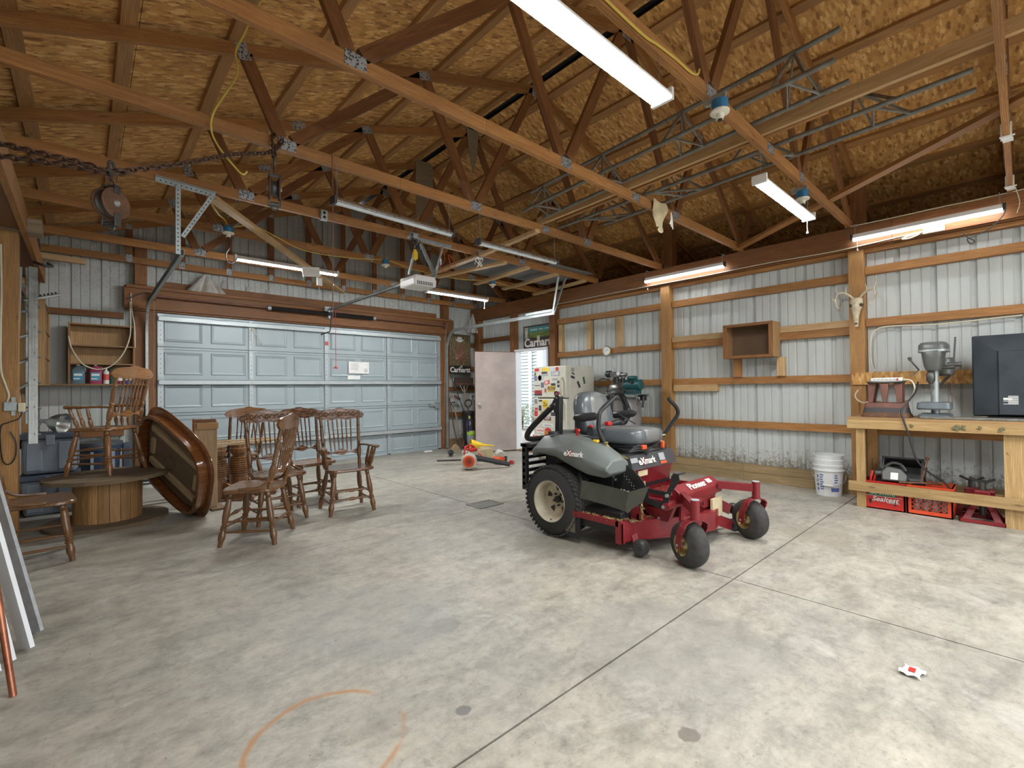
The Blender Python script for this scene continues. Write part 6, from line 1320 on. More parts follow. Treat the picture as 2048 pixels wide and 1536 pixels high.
# ================================================================ workbench
t = thing('workbench', 'long lumber workbench along the side wall', 'workbench', (6.25, .2, 0)); Y1, Y0 = 1.235, -2.6
B().box(5.955, 6.595, Y0, Y1+.03, .918, .94).build('bench_top', M['ply'], t, smooth=0, world=True)
B().box(5.95, 5.988, Y0, Y1+.035, .826, .917).build('front_apron', M['bench'], t, smooth=0, world=True)
B().box(5.99, 6.59, Y1-.01, Y1+.028, .826, .917).build('end_apron', M['bench'], t, smooth=0, world=True)
B().box(6.52, 6.558, Y0, Y1-.05, .72, .81).build('back_rail', M['fir'], t, smooth=0, world=True)
B().box(5.95, 5.988, Y0, Y1+.03, .175, .27).build('lower_rail', M['bench'], t, smooth=0, world=True)
B().box(6.52, 6.558, Y0, Y1-.05, .12, .20).build('lower_rail', M['bench'], t, smooth=0, world=True)
for (x, y, w_) in ((6.008, 1.165, .075), (6.02, .06, .14), (6.02, -2.4, .14)): B().box(x-.018, x+.02, y-w_/2, y+w_/2, 0, .825).build('leg', M['bench'], t, smooth=0, world=True)
for y in (1.15, .06, -2.4): B().box(6.48, 6.518, y-.045, y+.045, 0, .825).build('leg', M['post'], t, smooth=0, world=True)
b = B(); b.box(6.03, 6.10, .0, .09, .0, .825); b.build('leg', M['bench'], t, smooth=0, world=True)
B().box(6.56, 6.59, .25, 1.34, 1.285, 1.42).build('backboard', M['osb'], t, smooth=0, world=True) if False else None
o = B().box(-.012, .012, -.545, .545, -.07, .07).build('strand_board_strip', M['osb'], None, smooth=0, loc=(6.583, .80, 1.35)); o.data.materials[0] = M['osbwall']; tag(o, 'rough strand board strip fixed across the post above the workbench', 'board')
b = B()
for y, s_2 in ((.75, .8), (.42, 1.3), (.385, .9), (.28, .8), (.14, 1)):
    for q in range(14): r_ = R.uniform(.003, .011)*s_2; b.cyl((5.9499, y+R.gauss(0, .009)*s_2, .872+R.gauss(0, .012)), (5.9494, y+R.gauss(0, .009)*s_2, .872+R.gauss(0, .012)), r_, n=7)
b.build('paint_smudges', flat('smudge', (.15, .14, .07), .8), t, smooth=0, kind='stuff', world=True)
# step stool on flared base
t = thing('flared_base', 'red-brown flared metal base with a worn black band on the workbench', 'stand', (6.2, .975, .94))
def rr_(w_, d, e=.35, n=32): return [(w_*math.copysign(abs(math.cos(2*pi*k/n))**e, math.cos(2*pi*k/n)), d*math.copysign(abs(math.sin(2*pi*k/n))**e, math.sin(2*pi*k/n))) for k in range(n)]
def loft(b, secs, cap=True):
    n = len(secs[0][1]); vs = [(x, y, z) for z, P in secs for x, y in P]; fs = [(i*n+j, i*n+(j+1) % n, (i+1)*n+(j+1) % n, (i+1)*n+j) for i in range(len(secs)-1) for j in range(n)]
    if cap: fs += [tuple(range(n))[::-1], tuple(range((len(secs)-1)*n, len(secs)*n))]
    return b.add(vs, fs)
b = B(); loft(b, [(0, rr_(.15, .205)), (.012, rr_(.15, .205)), (.05, rr_(.135, .187))]); b.build('lower_band', M['rust'], t)
b = B(); loft(b, [(.05, rr_(.136, .188)), (.10, rr_(.126, .178))]); b.build('middle_band', M['bootblk'], t)
b = B(); loft(b, [(.10, rr_(.126, .177)), (.145, rr_(.120, .172)), (.150, rr_(.112, .165))]); b.build('upper_band', M['boot'], t)
t = thing('step_stool', 'small rusty steel stool standing on the flared base', 'stool', (6.2, .975, 1.091))
for (x, y) in ((-.06, .12), (-.09, .0), (-.06, -.12), (.07, .12), (.07, -.12)):
    k = .88; b = B(); b.add([(x-.02, y-.018, 0), (x+.02, y-.018, 0), (x+.02, y+.018, 0), (x-.02, y+.018, 0), (x*k-.03, y*k-.035, .20), (x*k+.03, y*k-.035, .20), (x*k+.03, y*k+.035, .20), (x*k-.03, y*k+.035, .20)], [(0, 3, 2, 1), (4, 5, 6, 7)]+[(i, (i+1) % 4, 4+(i+1) % 4, 4+i) for i in range(4)]); b.build('leg', M['boot'], t, bevel=.004)
b = B(); loft(b, [(.20, rr_(.115, .145)), (.212, rr_(.125, .155)), (.222, rr_(.122, .152))]); b.build('seat', M['darkst'], t)
t = thing('power_strip', 'white power strip lying on top of the small steel stool', 'power strip', (6.14, .96, 1.3135)); b = B(); b.box(-.022, .022, -.13, .13, 0, .035); b.build('body', M['white'], t, bevel=.004)
b = B()
for k in range(6): y = .10-k*.033; b.box(-.0235, -.0222, y-.010, y-.006, .012, .022); b.box(-.0235, -.0222, y+.002, y+.006, .012, .022)
b.build('sockets', M['holes'], t, smooth=0); b = B(); b.box(-.0245, -.0222, -.098, -.082, .008, .026); b.build('rocker_switch', M['redbright'], t, smooth=0)
wire('strip_cord', 'cream cord of the power strip looping round the stool to the post', 'cable', [(6.14, .825, 1.33), (6.13, .76, 1.31), (6.14, .74, 1.22), (6.2, .80, 1.12), (6.34, .95, 1.07), (6.37, 1.1, 1.10), (6.36, 1.2, 1.08), (6.4, 1.27, 1.12), (6.45, 1.29, 1.17), (6.48, 1.27, 1.22)], .0075, 'cordw')
wire('wall_cable', 'grey cable curving from the near girt down beside the wall post', 'cable', [(6.652, .0, 1.93), (6.65, .6, 1.91), (6.65, 1.0, 1.93), (6.65, 1.13, 1.90), (6.65, 1.175, 1.82), (6.65, 1.18, 1.6), (6.65, 1.16, 1.47), (6.63, 1.13, 1.43)], .008, 'cordw')
# drill press
t = thing('drill_press', 'grey bench drill press on the workbench', 'drill press', (6.26, .60, .94)); dx, dy = 6.27, .60; Z = .94
b = B(); loft(b, [(0, rr_(.17, .125)), (.03, rr_(.17, .125)), (.045, rr_(.14, .10))]); b.build('base', M['drillbase'], t); 
b = B(); b.cyl((0, 0, .04), (0, 0, .60), .032, n=20); b.build('column', M['galv'], t)
b = B(); loft(b, [(.085, rr_(.11, .12)), (.10, rr_(.12, .13)), (.155, rr_(.115, .125)), (.16, rr_(.09, .10))]); o = b.build('table', M['drillbase'], t); o.location.x = -.05
b = B(); P = lambda w_, d, cx_: [(x+cx_, y) for x, y in rr_(w_, d, .5)]
loft(b, [(.47, P(.10, .055, -.06)), (.52, P(.13, .07, -.06)), (.66, P(.15, .09, -.04)), (.67, P(.165, .105, -.02))]); b.build('head', M['drill'], t, smooth=50)
b = B(); loft(b, [(.675, P(.175, .112, -.01)), (.72, P(.175, .112, -.01)), (.745, P(.155, .095, -.01)), (.752, P(.12, .07, -.01))]); b.build('belt_cover', M['drill'], t, smooth=50)
b = B(); loft(b, [(.655, P(.178, .115, -.01)), (.675, P(.178, .115, -.01))]); b.build('cover_seam', M['galv'], t)
b = B(); b.lathe([(0, .02), (.3, .034), (.75, .034), (1, .012)], (-.10, .02, .47), (-.10, .02, .34), 16); b.cyl((-.10, .02, .34), (-.10, .02, .30), .006); b.build('chuck', M['darkst'], t)
b = B(); b.lathe([(0, .07), (.1, .08), (.9, .08), (1, .06)], (.16, -.06, .60), (.16, -.06, .42), 20); b.build('motor', M['drill'], t)
b = B(); b.cyl((-.06, -.06, .50), (-.06, -.15, .50), .02); b.bar((-.06, -.14, .46), (-.06, -.16, .79), .014, .014); b.cyl((-.06, -.10, .525), (-.06, -.20, .525), .022); b.build('quill_feed', M['darkst'], t)
b = B(); b.bar((-.07, .11, .48), (-.10, .17, .58), .012, .012); b.cyl((-.10, .17, .58), (-.105, .18, .61), .015); b.bar((-.07, .11, .48), (-.09, .17, .42), .010, .010); b.build('feed_handle', M['redbright'] if False else M['darkst'], t)
b = B(); b.bar((-.04, -.12, .43), (.0, -.04, .33), .02, .02); b.build('table_crank', M['darkst'], t)
b = B()
for k in range(14): z = .42-k*.022; b.tube([(-.07+(.006*math.cos(a) if k % 2 else 0), -.13+(0 if k % 2 else .006*math.cos(a)), z+.014*math.sin(a)) for a in [q*pi/3 for q in range(6)]], .002, 3, True)
b.build('key_chain', M['rust'], t)
wire('power_cable', 'black power cord dropping from the drill press over the bench front to a crate', 'cable', [(6.20, .72, 1.30), (6.1, .73, 1.2), (6.0, .78, 1.10), (5.95, .82, 1.02), (5.938, .805, .93), (5.935, .77, .80), (5.94, .74, .65), (5.955, .70, .52), (6.0, .62, .42), (6.06, .54, .35), (6.09, .49, .27), (6.09, .485, .22)], .008, 'black')
# tv
t = thing('television', 'old television turned back side out on the workbench', 'television', (6.28, -.15, .942)); y0, y1 = -.62, .335
b = B(); b.box(6.33, 6.40, y0, y1, .965, 1.735); b.build('front_bezel', M['tv'], t, bevel=.012, world=True)
b = B(); S = [(6.33, y0+.01, y1-.01, .975, 1.725), (6.30, y0+.012, y1-.012, .977, 1.723), (6.245, y0+.17, y1-.17, .985, 1.58), (6.23, y0+.18, y1-.18, .99, 1.57)]
vs = []
for x, a, c, z0_, z1_ in S: vs += [(x, a, z0_), (x, c, z0_), (x, c, z1_), (x, a, z1_)]
b.add(vs, [(4*i+j, 4*i+(j+1) % 4, 4*i+4+(j+1) % 4, 4*i+4+j)[::-1] for i in range(3) for j in range(4)]+[(12, 13, 14, 15)[::-1]][::1]); b.build('rear_shell', M['tv'], t, smooth=0, world=True)
b = B(); b.box(6.24, 6.40, y0+.1, y1-.1, .942, .966); b.build('foot', M['black'], t, world=True)
b = B()
for k in range(9): b.box(6.2285, 6.2295, .035+.0, .13-(.03 if k % 3 else .0), 1.085+k*.009, 1.089+k*.009)
b.box(6.2285, 6.2295, .075, .13, 1.125, 1.14); b.build('rating_label', M['whitepaper'], t, smooth=0, world=True)
# boards & bar on the bench
t = thing('conduit_bar', 'long grey metal bar lying along the workbench front', 'bar', (6.0, .3, .95)); b = B(); b.box(5.99, 6.03, -.9, .69, .942, .965); b.build('bar', M['tower'], t, bevel=.003, world=True)
t = thing('thin_panel', 'thin pale panel offcut lying on the workbench under the bar', 'panel', (6.1, -.3, .9405)); b = B(); b.box(6.04, 6.22, -1.0, .60, .9405, .95); b.build('panel', M['firlight'], t, smooth=0, world=True)
# ---- crates
def crate(lab, c, w_, d, h, m, lattice, group='plastic crates under the workbench', rot=None, name='crate'):
    t = thing(name, lab, 'crate', c, 0, group, rot); tk = .012      # local x depth, y width; front is -x
    b = B(); b.box(-d/2, d/2, -w_/2, w_/2, 0, .012); b.build('bottom', m, t, smooth=0)
    for (ax, s) in ((0, -1), (0, 1), (1, -1), (1, 1)):
        b = B(); L = w_ if ax == 0 else d; mt = (Matrix.Translation((s*(d/2-tk/2), 0, 0)) @ Matrix.Rotation(pi/2, 4, 'Z')) if ax == 0 else Matrix.Translation((0, s*(w_/2-tk/2), 0))
        if lattice:
            b.box(-L/2, L/2, -tk/2, tk/2, 0, .045, mt); b.box(-L/2, L/2, -tk/2, tk/2, h-.05, h, mt); b.box(-L/2, -L/2+.035, -tk/2, tk/2, .045, h-.05, mt); b.box(L/2-.035, L/2, -tk/2, tk/2, .045, h-.05, mt)
            x0, x1, z0, z1 = -L/2+.035, L/2-.035, .045, h-.05; st = .042; n = int((x1-x0+z1-z0)/st)+1
            for sg in (1, -1):
                for k in range(-1, n+1):
                    xa = x0+k*st-(z1-z0)*.0; p, q = [xa-(z1-z0), z0], [xa, z1]
                    lo_, hi_ = max(0, (x0-p[0])/(z1-z0)), min(1, (x1-p[0])/(z1-z0))
                    if lo_ >= hi_: continue
                    A_ = Vector((p[0]+(z1-z0)*lo_, 0, z0+(z1-z0)*lo_)); C2 = Vector((p[0]+(z1-z0)*hi_, 0, z0+(z1-z0)*hi_))
                    if sg < 0: A_.x, C2.x = -A_.x, -C2.x
                    b.bar(mt @ A_, mt @ C2, .006, .005)
        else:
            b.box(-L/2, L/2, -tk/2, tk/2, 0, h, mt)
            for x in (-L/2+.02, L/2-.02, -L*.18): b.box(x-.008, x+.008, -tk/2-.008, tk/2+.002, .01, h-.03, mt)
        b.box(-L/2, L/2, -tk/2-.006, tk/2+.002, h-.015, h, mt); b.build('wall', m, t, smooth=0)
    return t
c = crate('red dairy crate with white script lettering under the workbench', (6.19, .985, 0), .34, .34, .285, M['redbright'], False)
b = B(); b.box(-.181, -.176, -.10, .12, .140, .190); b.build('green_band', flat('sgreen', (.02, .16, .06)), c, smooth=0)
text('GC STATE', .045, flat('signwhite', 0), c, basis((6.19-.182, .985+.01, .165), (0, -1, 0), (0, 0, 1)), 'crate_lettering', bold=.001, sx=1.0)
text('Sealtest', .068, flat('signwhite', 0), c, basis((6.19-.178, .985-.01, .105), (0, -1, 0), (0, 0, 1)), 'crate_lettering', bold=.001, shear=.3)
b = B(); b.box(-.179, -.176, -.15, .17, .134, .137); b.box(-.179, -.176, -.13, -.03, .075, .078); b.build('script_flourish', flat('signwhite', 0), c, smooth=0)
b = B(); b.box(-.178, -.175, .10, .115, .055, .10); b.box(-.178, -.175, -.10, -.085, .055, .10); b.build('slots', M['holes'], c, smooth=0)
crate('orange-red lattice crate full of bottles under the workbench', (6.185, .635, 0), .335, .34, .285, M['orange'], True)
for i in range(3):
    for j in range(4):
        x, y = 6.09+.09*i, .53+.07*j; t = thing('stored_bottle', 'clear jar packed in the lattice crate', 'jar', (x, y, .013), group='jars packed in the lattice crate'); b = B(); b.lathe([(0, .026), (.7, .028), (.85, .02), (1, .02)], (0, 0, 0), (0, 0, .13), 10); b.build('glass', flat('jarglass', (.35, .37, .36), .15), t); B().cyl((0, 0, .13), (0, 0, .145), .022, n=10).build('lid', M['galv'], t)
crate('black crate tipped on its side over the red dairy crate', (6.40, .86, .30), .33, .24, .24, M['blackpl'], False, rot=(0, D(-62), 0))
t = thing('circular_saw', 'grey circular saw with a paper label lying in the dairy crate', 'saw', (6.12, .93, .23)); b = B(); b.prism([(-.10, -.05), (.09, -.05), (.10, .02), (.05, .08), (-.06, .10), (-.11, .04)], -.055, .055, basis((6.10, .90, .33), (0, -1, 0), (.35, 0, .93))); b.build('housing', M['drill'], t, bevel=.012, world=True)
b = B(); b.box(-.03, .03, -.035, .035, .056, .058, basis((6.10, .90, .33), (0, -1, 0), (.35, 0, .93))); b.build('label', M['whitepaper'], t, smooth=0, world=True)
b = B(); b.tube(curve_pts([(6.12, .99, .42), (6.13, .93, .47), (6.13, .86, .46), (6.12, .82, .40)], 5), .014, 6); b.lathe([(0, .06), (1, .06)], (6.16, .92, .36), (6.18, .92, .36), 20); b.cyl((6.12, .98, .36), (6.12, 1.06, .35), .035); b.build('motor_and_grip', M['darkst'], t, world=True)
t = thing('hand_tools', 'red and dark pliers handles sticking out of the dairy crate', 'tools', (6.1, 1.1, .25)); b = B(); b.tube(curve_pts([(6.10, 1.10, .18), (6.09, 1.10, .30), (6.10, 1.085, .38)], 4), .012, 6); b.tube(curve_pts([(6.10, 1.08, .18), (6.10, 1.075, .28), (6.10, 1.06, .34)], 4), .010, 6); b.build('red_grips', M['redbright'], t, world=True); b = B(); b.tube(curve_pts([(6.14, 1.12, .2), (6.16, 1.1, .40), (6.15, 1.09, .50)], 4), .005, 5); b.box(6.12, 6.22, .98, 1.06, .26, .40); b.build('dark_parts', M['black'], t, bevel=.01, world=True)
t = thing('lug_wrench', 'rusty four-way lug wrench laid across the two crates', 'wrench', (6.1, .75, .33)); b = B()
for a, c_ in (((6.02, .86, .297), (6.10, .55, .315)), ((6.06, .70, .30), (6.17, .655, .55))): b.cyl(a, c_, .010, n=8); b.cyl(a, Vector(a).lerp(Vector(c_), .08), .017); b.cyl(Vector(a).lerp(Vector(c_), .92), c_, .017)
b.build('arms', M['rust'], t, world=True)
# ---- jack stand
def jack(c, lab, s=1):
    t = thing('jack_stand', lab, 'jack stand', c, group='jack stands under the workbench')
    H_ = .19*s
    for k in range(4):
        a0 = Matrix.Rotation(k*pi/2, 4, 'Z'); r0, r1 = .15*s, .055*s
        b = B(); b.add([tuple(a0 @ Vector(p)) for p in ((-r0, -r0, 0), (-r0*.62, -r0, 0), (-r1*.3, -r1, H_), (-r1, -r1, H_), (r0, -r0, 0), (r0*.62, -r0, 0), (r1*.3, -r1, H_), (r1, -r1, H_), (-r0, -r0+.006, 0), (-r0*.62, -r0+.006, 0), (-r1*.3, -r1+.006, H_), (-r1, -r1+.006, H_), (r0, -r0+.006, 0), (r0*.62, -r0+.006, 0), (r1*.3, -r1+.006, H_), (r1, -r1+.006, H_))], [(0, 1, 2, 3), (5, 4, 7, 6), (9, 8, 11, 10), (12, 13, 14, 15), (0, 3, 11, 8), (1, 9, 10, 2), (4, 12, 15, 7), (5, 6, 14, 13)])
        b.box(-r0, r0, -r0, -r0+.006, 0, .035*s, a0); b.box(-r0, r0, -r0, -r0+.04, 0, .004, a0); b.build('base_leg', M['red'], t, smooth=0)
    b = B(); b.box(-.055*s, .055*s, -.055*s, .055*s, H_-.004, H_+.10*s); b.build('collar', M['red'], t, bevel=.01)
    b = B(); b.cyl((-.02, -.05, H_+.04), (-.02, -.085, H_+.04), .03); b.cyl((0, -.05, H_+.085), (0, -.08, H_+.085), .028); b.build('ratchet_housing', M['red'], t)
    b = B(); b.cyl((0, 0, .06), (0, 0, H_+.17*s), .025); b.build('post', M['darkst'], t)
    b = B(); z = H_+.17*s; b.add([(-.025, -.09, z+.03), (.025, -.09, z+.03), (.025, -.03, z), (-.025, -.03, z), (-.025, .03, z), (.025, .03, z), (.025, .09, z+.03), (-.025, .09, z+.03)]+[(-.025, -.08, z+.045), (.025, -.08, z+.045), (.025, -.03, z+.018), (-.025, -.03, z+.018), (-.025, .03, z+.018), (.025, .03, z+.018), (.025, .08, z+.045), (-.025, .08, z+.045)], [(1, 0, 3, 2), (2, 3, 4, 5), (5, 4, 7, 6), (8, 9, 10, 11), (11, 10, 13, 12), (12, 13, 14, 15), (0, 8, 11, 3), (3, 11, 12, 4), (4, 12, 15, 7), (1, 2, 10, 9), (2, 5, 13, 10), (5, 6, 14, 13), (0, 1, 9, 8), (7, 15, 14, 6)]); b.build('saddle', M['black'], t)
jack((6.145, .275, 0), 'red jack stand under the workbench, in front of its twin'); jack((6.40, .36, 0), 'second red jack stand half hidden behind the first', .92)
o = B().box(-.04, .04, -.05, .05, 0, .12).build('block', M['darkst'], None, bevel=.01, loc=(6.28, .06, .0)); o.name = 'bottle_jack'; tag(o, 'small dark jack block behind the wide bench leg', 'jack')
# ---- buckets
for k, (z, lab) in enumerate(((0, 'lowest printed white bucket of the nested stack by the bench'), (.085, 'middle white bucket of the nested stack'), (.15, 'top empty white bucket of the nested stack'))):
    t = thing('bucket', lab, 'bucket', (6.43, 1.56, z), 0, 'nested white buckets beside the workbench'); r0, r1, h = .125-.004*k, .150-.002*k, .36-(.02 if k else 0)
    if k: h = .32
    n = 28; pr = [(0, 0), (r0, 0), (r0+(r1-r0)*.80, h*.80), (r1+.010, h*.80), (r1+.010, h*.83), (r1-.002, h*.84), (r1, h*.90), (r1+.007, h*.97), (r1+.007, h), (r1-.004, h), (r1-.006, h*.8), (r0-.004, .008), (0, .008)]
    vs = []; fs = []
    for r, zz in pr:
        for j in range(n): a = 2*pi*j/n; vs.append((max(r, .0005)*math.cos(a), max(r, .0005)*math.sin(a), zz))
    fs = [(i*n+j, i*n+(j+1) % n, (i+1)*n+(j+1) % n, (i+1)*n+j) for i in range(len(pr)-1) for j in range(n)]
    b = B(); b.add(vs, fs); b.build('pail', M['bucket'], t)
    if k == 0:
        b = B(); b.tube(curve_pts([(-.05, .155, .28), (-.14, .12, .23), (-.155, .0, .13), (-.12, -.09, .12), (-.02, -.155, .16), (.05, -.16, .24)], 6), .0035, 5); b.build('bail', M['galv'], t); b = B(); b.cyl((-.165, .02, .135), (-.13, -.07, .125), .011); b.build('bail_grip', M['white'], t)
        def cyl_patch(b, a0, a1, z0, z1, dr=.0012):
            m_ = max(2, int((a1-a0)/.12)); R_ = lambda zz: r0+(r1-r0)*zz/h+dr; v_ = []
            for q in range(m_+1):
                a = a0+(a1-a0)*q/m_; v_ += [(R_(z0)*math.cos(a), R_(z0)*math.sin(a), z0), (R_(z1)*math.cos(a), R_(z1)*math.sin(a), z1)]
            b.add(v_, [(2*q, 2*q+2, 2*q+3, 2*q+1) for q in range(m_)])
        b = B(); C0 = pi+.22
        for (a, wa, z0, z1) in ((-.62, .30, .05, .25), (.42, .34, .16, .25)):
            for j in range(7 if z0 < .1 else 4): zz = z1-j*.027; cyl_patch(b, C0+a, C0+a+wa*(1-.4*R.random()), zz-.014, zz)
        for j in range(4): cyl_patch(b, C0-.95+R.random()*.05, C0-.75, .06+j*.05, .09+j*.05)
        cyl_patch(b, C0+.2, C0+.85, .055, .10)
        b.build('blue_print', flat('bluep', (.10, .14, .38)), t, smooth=0)
o = B(); o.grid(lambda u, v: ((u-.5)*.09, (v-.5)*.07+.01*math.sin(u*6), .004+.012*abs(math.sin(u*9+v*5))), 6, 6, (0, 0, .001)); q = o.build('wrapper', M['whitepaper'], None, loc=(2.69, .352, 0), smooth=30); tag(q, 'crumpled white and red wrapper on the bare floor', 'litter')
b = B(); b.box(-.02, .02, -.012, .012, .018, .019); b.build('red_print', M['redbright'], q, smooth=0)
# floor drain
t = thing('floor_drain', 'rusty square drain grate in the floor where the joints cross', 'drain', (3.27, 4.05, 0)); b = B()
for k in range(9): b.box(-.15, .15, -.11+k*.027, -.11+k*.027+.018, .001, .004)
b.box(-.16, .16, -.125, -.112, .001, .007); b.box(-.16, .16, .12, .133, .001, .007); b.box(-.165, -.15, -.125, .133, .001, .007); b.box(.15, .165, -.125, .133, .001, .007); b.build('grate', M['tower'], t, smooth=0)
# ================================================================ zero-turn mower (faces -y, middle at x = 3.62)
MC = 3.63
t = thing('zero_turn_mower', 'red and grey zero-turn riding mower in the middle of the shop floor', 'mower', (MC, 2.4, 0))
def bw(name, m, fn, **k):
    b = B(); fn(b); return b.build(name, m, k.pop('parent', t), world=True, **k)
# drive wheels
def drive_wheel(xc, s):
    r, w_ = .305, .27
    e = thing('drive_wheel', None, None, (xc-MC, 2.77-2.4, .305)); e.parent = t
    pr = [(0, .175), (.02, .20), (.04, .25), (.10, .285), (.18, .298), (.5, .302), (.82, .298), (.90, .285), (.96, .25), (.98, .20), (1, .175)]
    b = B(); b.lathe(pr, (-w_/2, 0, 0), (w_/2, 0, 0), 48, False); b.build('tyre', M['rubber'], e)
    b = B()
    for k in range(46):
        for j in range(8):
            a = 2*pi*(k+(.5 if j % 2 else 0))/46; x = -w_/2+.028+j*(w_-.056)/7; rr = .2935 if j in (0, 7) else .2985
            mt = Matrix.Rotation(a, 4, 'X') @ Matrix.Translation((x, 0, rr)) @ Matrix.Rotation((.5 if j % 2 else -.5), 4, 'Z'); b.box(-.015, .015, -.012, .012, -.006, .006, mt)
    b.build('tread_lugs', M['rubber'], e, smooth=0, kind='stuff')
    b = B(); b.lathe([(0, .178), (.03, .182), (.06, .172), (.10, .158), (.45, .150), (.47, .10), (.50, .075), (.50, .001)], (s*(w_/2+.002), 0, 0), (-s*(w_/2), 0, 0), 40, False); b.build('rim', M['cream'], e)
    b = B()
    for k in range(5):
        a = 2*pi*k/5+.3; c = Vector((s*.012, .105*math.cos(a), .105*math.sin(a))); q = Vector((0, math.cos(a), math.sin(a))); p = Vector((0, -math.sin(a), math.cos(a)))
        b.add([c-q*.028+p*.010, c+q*.02+p*.030, c+q*.02-p*.030, c-q*.028-p*.010], [(0, 1, 2, 3) if s < 0 else (3, 2, 1, 0)])
        h = Vector((0, .052*math.cos(a+.6), .052*math.sin(a+.6))); b.cyl(h, h+Vector((s*.022, 0, 0)), .008, n=6)
    b.cyl((0, 0, 0), (s*.03, 0, 0), .030, n=16); b.build('hub_openings', M['black'], e)
    b = B(); b.cyl((s*.10, .0, -.165), (s*.125, -.01, -.15), .005); b.build('valve_stem', M['black'], e)
drive_wheel(3.075, -1); drive_wheel(4.185, 1)
# front casters
def caster(px, py, ang=24):
    e = thing('front_caster', None, None, (px-MC, py-2.4, 0)); e.parent = t; e.rotation_euler.z = D(-ang); off = .065; r, w_ = .163, .155
    def q(name, m, fn, **k):
        b = B(); fn(b); return b.build(name, m, e, **k)
    q('tyre', M['rubberold'], lambda b: b.lathe([(0, .075), (.03, .09), (.08, .125), (.2, .150), (.38, .161), (.5, .163), (.62, .161), (.8, .150), (.92, .125), (.97, .09), (1, .075)], (-w_/2, off, r), (w_/2, off, r), 36, False))
    for s in (-1, 1):
        q('rim', M['brass'], lambda b: (b.lathe([(0, .078), (.2, .082), (.4, .07), (1, .05)], (s*w_*.49, off, r), (s*w_*.2, off, r), 24, False), b.lathe([(0, .052), (.6, .04), (1, .02)], (s*w_*.22, off, r), (s*w_*.40, off, r), 16)))
    q('steering_tube', M['red'], lambda b: (b.cyl((0, 0, .355), (0, 0, .485), .031, n=20), b.lathe([(0, .034), (1, .034)], (0, 0, .352), (0, 0, .362), 20)))
    q('tube_cap', M['greyboard'], lambda b: b.cyl((0, 0, .485), (0, 0, .49), .029, n=20))
    def yoke(b):
        P = []; W2 = w_/2+.022
        for k in range(9): a = pi*k/8; P.append((-W2*math.cos(a), .012, .30+.048*math.sin(a)))
        P = [(-W2, off, r-.02), (-W2, off*.75, .24)]+P+[(W2, off*.75, .24), (W2, off, r-.02)]
        for i in range(len(P)-1):
            p, c = Vector(P[i]), Vector(P[i+1]); b.bar(p, c, .055, .009, up=(c-p).cross(Vector((0, 1, 0))), ext=.002)
    q('fork', M['red'], yoke)
    q('axle_bolt', M['galv'], lambda b: b.cyl((-w_/2-.034, off, r), (w_/2+.034, off, r), .010, n=6))
caster(3.14, 1.56); caster(4.10, 1.51)
# frame, front beam, floor pan
bw('caster_arm', M['red'], lambda b: b.bar((3.42, 1.80, .43), (3.155, 1.575, .425), .05, .07)); bw('caster_arm', M['red'], lambda b: b.bar((3.97, 1.77, .445), (4.085, 1.53, .435), .045, .06))
bw('front_beam', M['red'], lambda b: b.add([(3.37, 1.86, .505), (4.03, 1.86, .505), (4.06, 1.77, .44), (3.36, 1.77, .44), (3.37, 1.86, .40), (4.03, 1.86, .40), (4.06, 1.77, .375), (3.36, 1.77, .375)], [(0, 3, 2, 1), (4, 5, 6, 7), (0, 1, 5, 4), (3, 7, 6, 2), (0, 4, 7, 3), (1, 2, 6, 5)]), bevel=.006, smooth=0)
fm_ = basis((3.70, 1.8145, .4735), (1, 0, 0), (0, .09, .065))
text('Pioneer', .082, flat('signwhite', 0), t, fm_ @ Matrix.Translation((-.01, 0, .002)), 'model_lettering', bold=.002, sx=1.1)
bw('model_badge', flat('badge', (.55, .66, .58)), lambda b: b.box(.17, .25, -.012, .03, .0, .0015, fm_), smooth=0)
bw('floor_pan', M['red'], lambda b: (b.box(3.36, 3.95, 1.86, 2.24, .375, .385), b.box(3.36, 3.375, 1.86, 2.24, .385, .43), b.box(3.935, 3.95, 1.86, 2.24, .385, .44)), smooth=0)
bw('frame_rail', M['red'], lambda b: b.box(3.30, 3.36, 1.84, 3.1, .33, .40), bevel=.005); bw('frame_rail', M['red'], lambda b: b.box(3.92, 3.98, 1.84, 3.1, .33, .40), bevel=.005)
bw('frame_skirt', M['red'], lambda b: (b.add([(3.30, 1.80, .375), (3.30, 2.10, .33), (3.30, 1.98, .24), (3.30, 1.86, .24), (3.35, 1.80, .375), (3.35, 2.10, .33), (3.35, 1.98, .24), (3.35, 1.86, .24)], [(0, 1, 2, 3), (7, 6, 5, 4), (0, 4, 5, 1), (1, 5, 6, 2), (2, 6, 7, 3), (3, 7, 4, 0)]), b.box(3.45, 3.95, 1.83, 1.85, .22, .37)), smooth=0)
bw('bolts', M['galv'], lambda b: [b.cyl((3.295, y, z), (3.285, y, z), .011, n=6) for y, z in ((1.93, .26), (1.88, .35), (2.06, .31))])
bw('cross_tube', M['red'], lambda b: (b.cyl((3.22, 1.83, .375), (3.52, 1.83, .375), .03, n=16), b.cyl((3.46, 1.80, .38), (3.50, 1.68, .385), .032, n=16), b.lathe([(0, .034), (1, .034)], (3.497, 1.70, .384), (3.502, 1.675, .385), 16)))
bw('tube_bore', M['black'], lambda b: b.cyl((3.503, 1.672, .385), (3.504, 1.669, .385), .018, n=14))
bw('front_gusset', M['red'], lambda b: b.prism([(0, 0), (.16, .0), (.10, -.09), (.03, -.13)], -.006, .006, basis((3.98, 1.80, .385), (0, .8, 0), (0, 0, 1))), smooth=0)
bw('front_gusset', M['red'], lambda b: b.prism([(0, 0), (.30, 0), (.22, -.10), (.06, -.10)], -.005, .005, basis((3.70, 1.80, .375), (1, 0, 0), (0, 0, 1))), smooth=0)
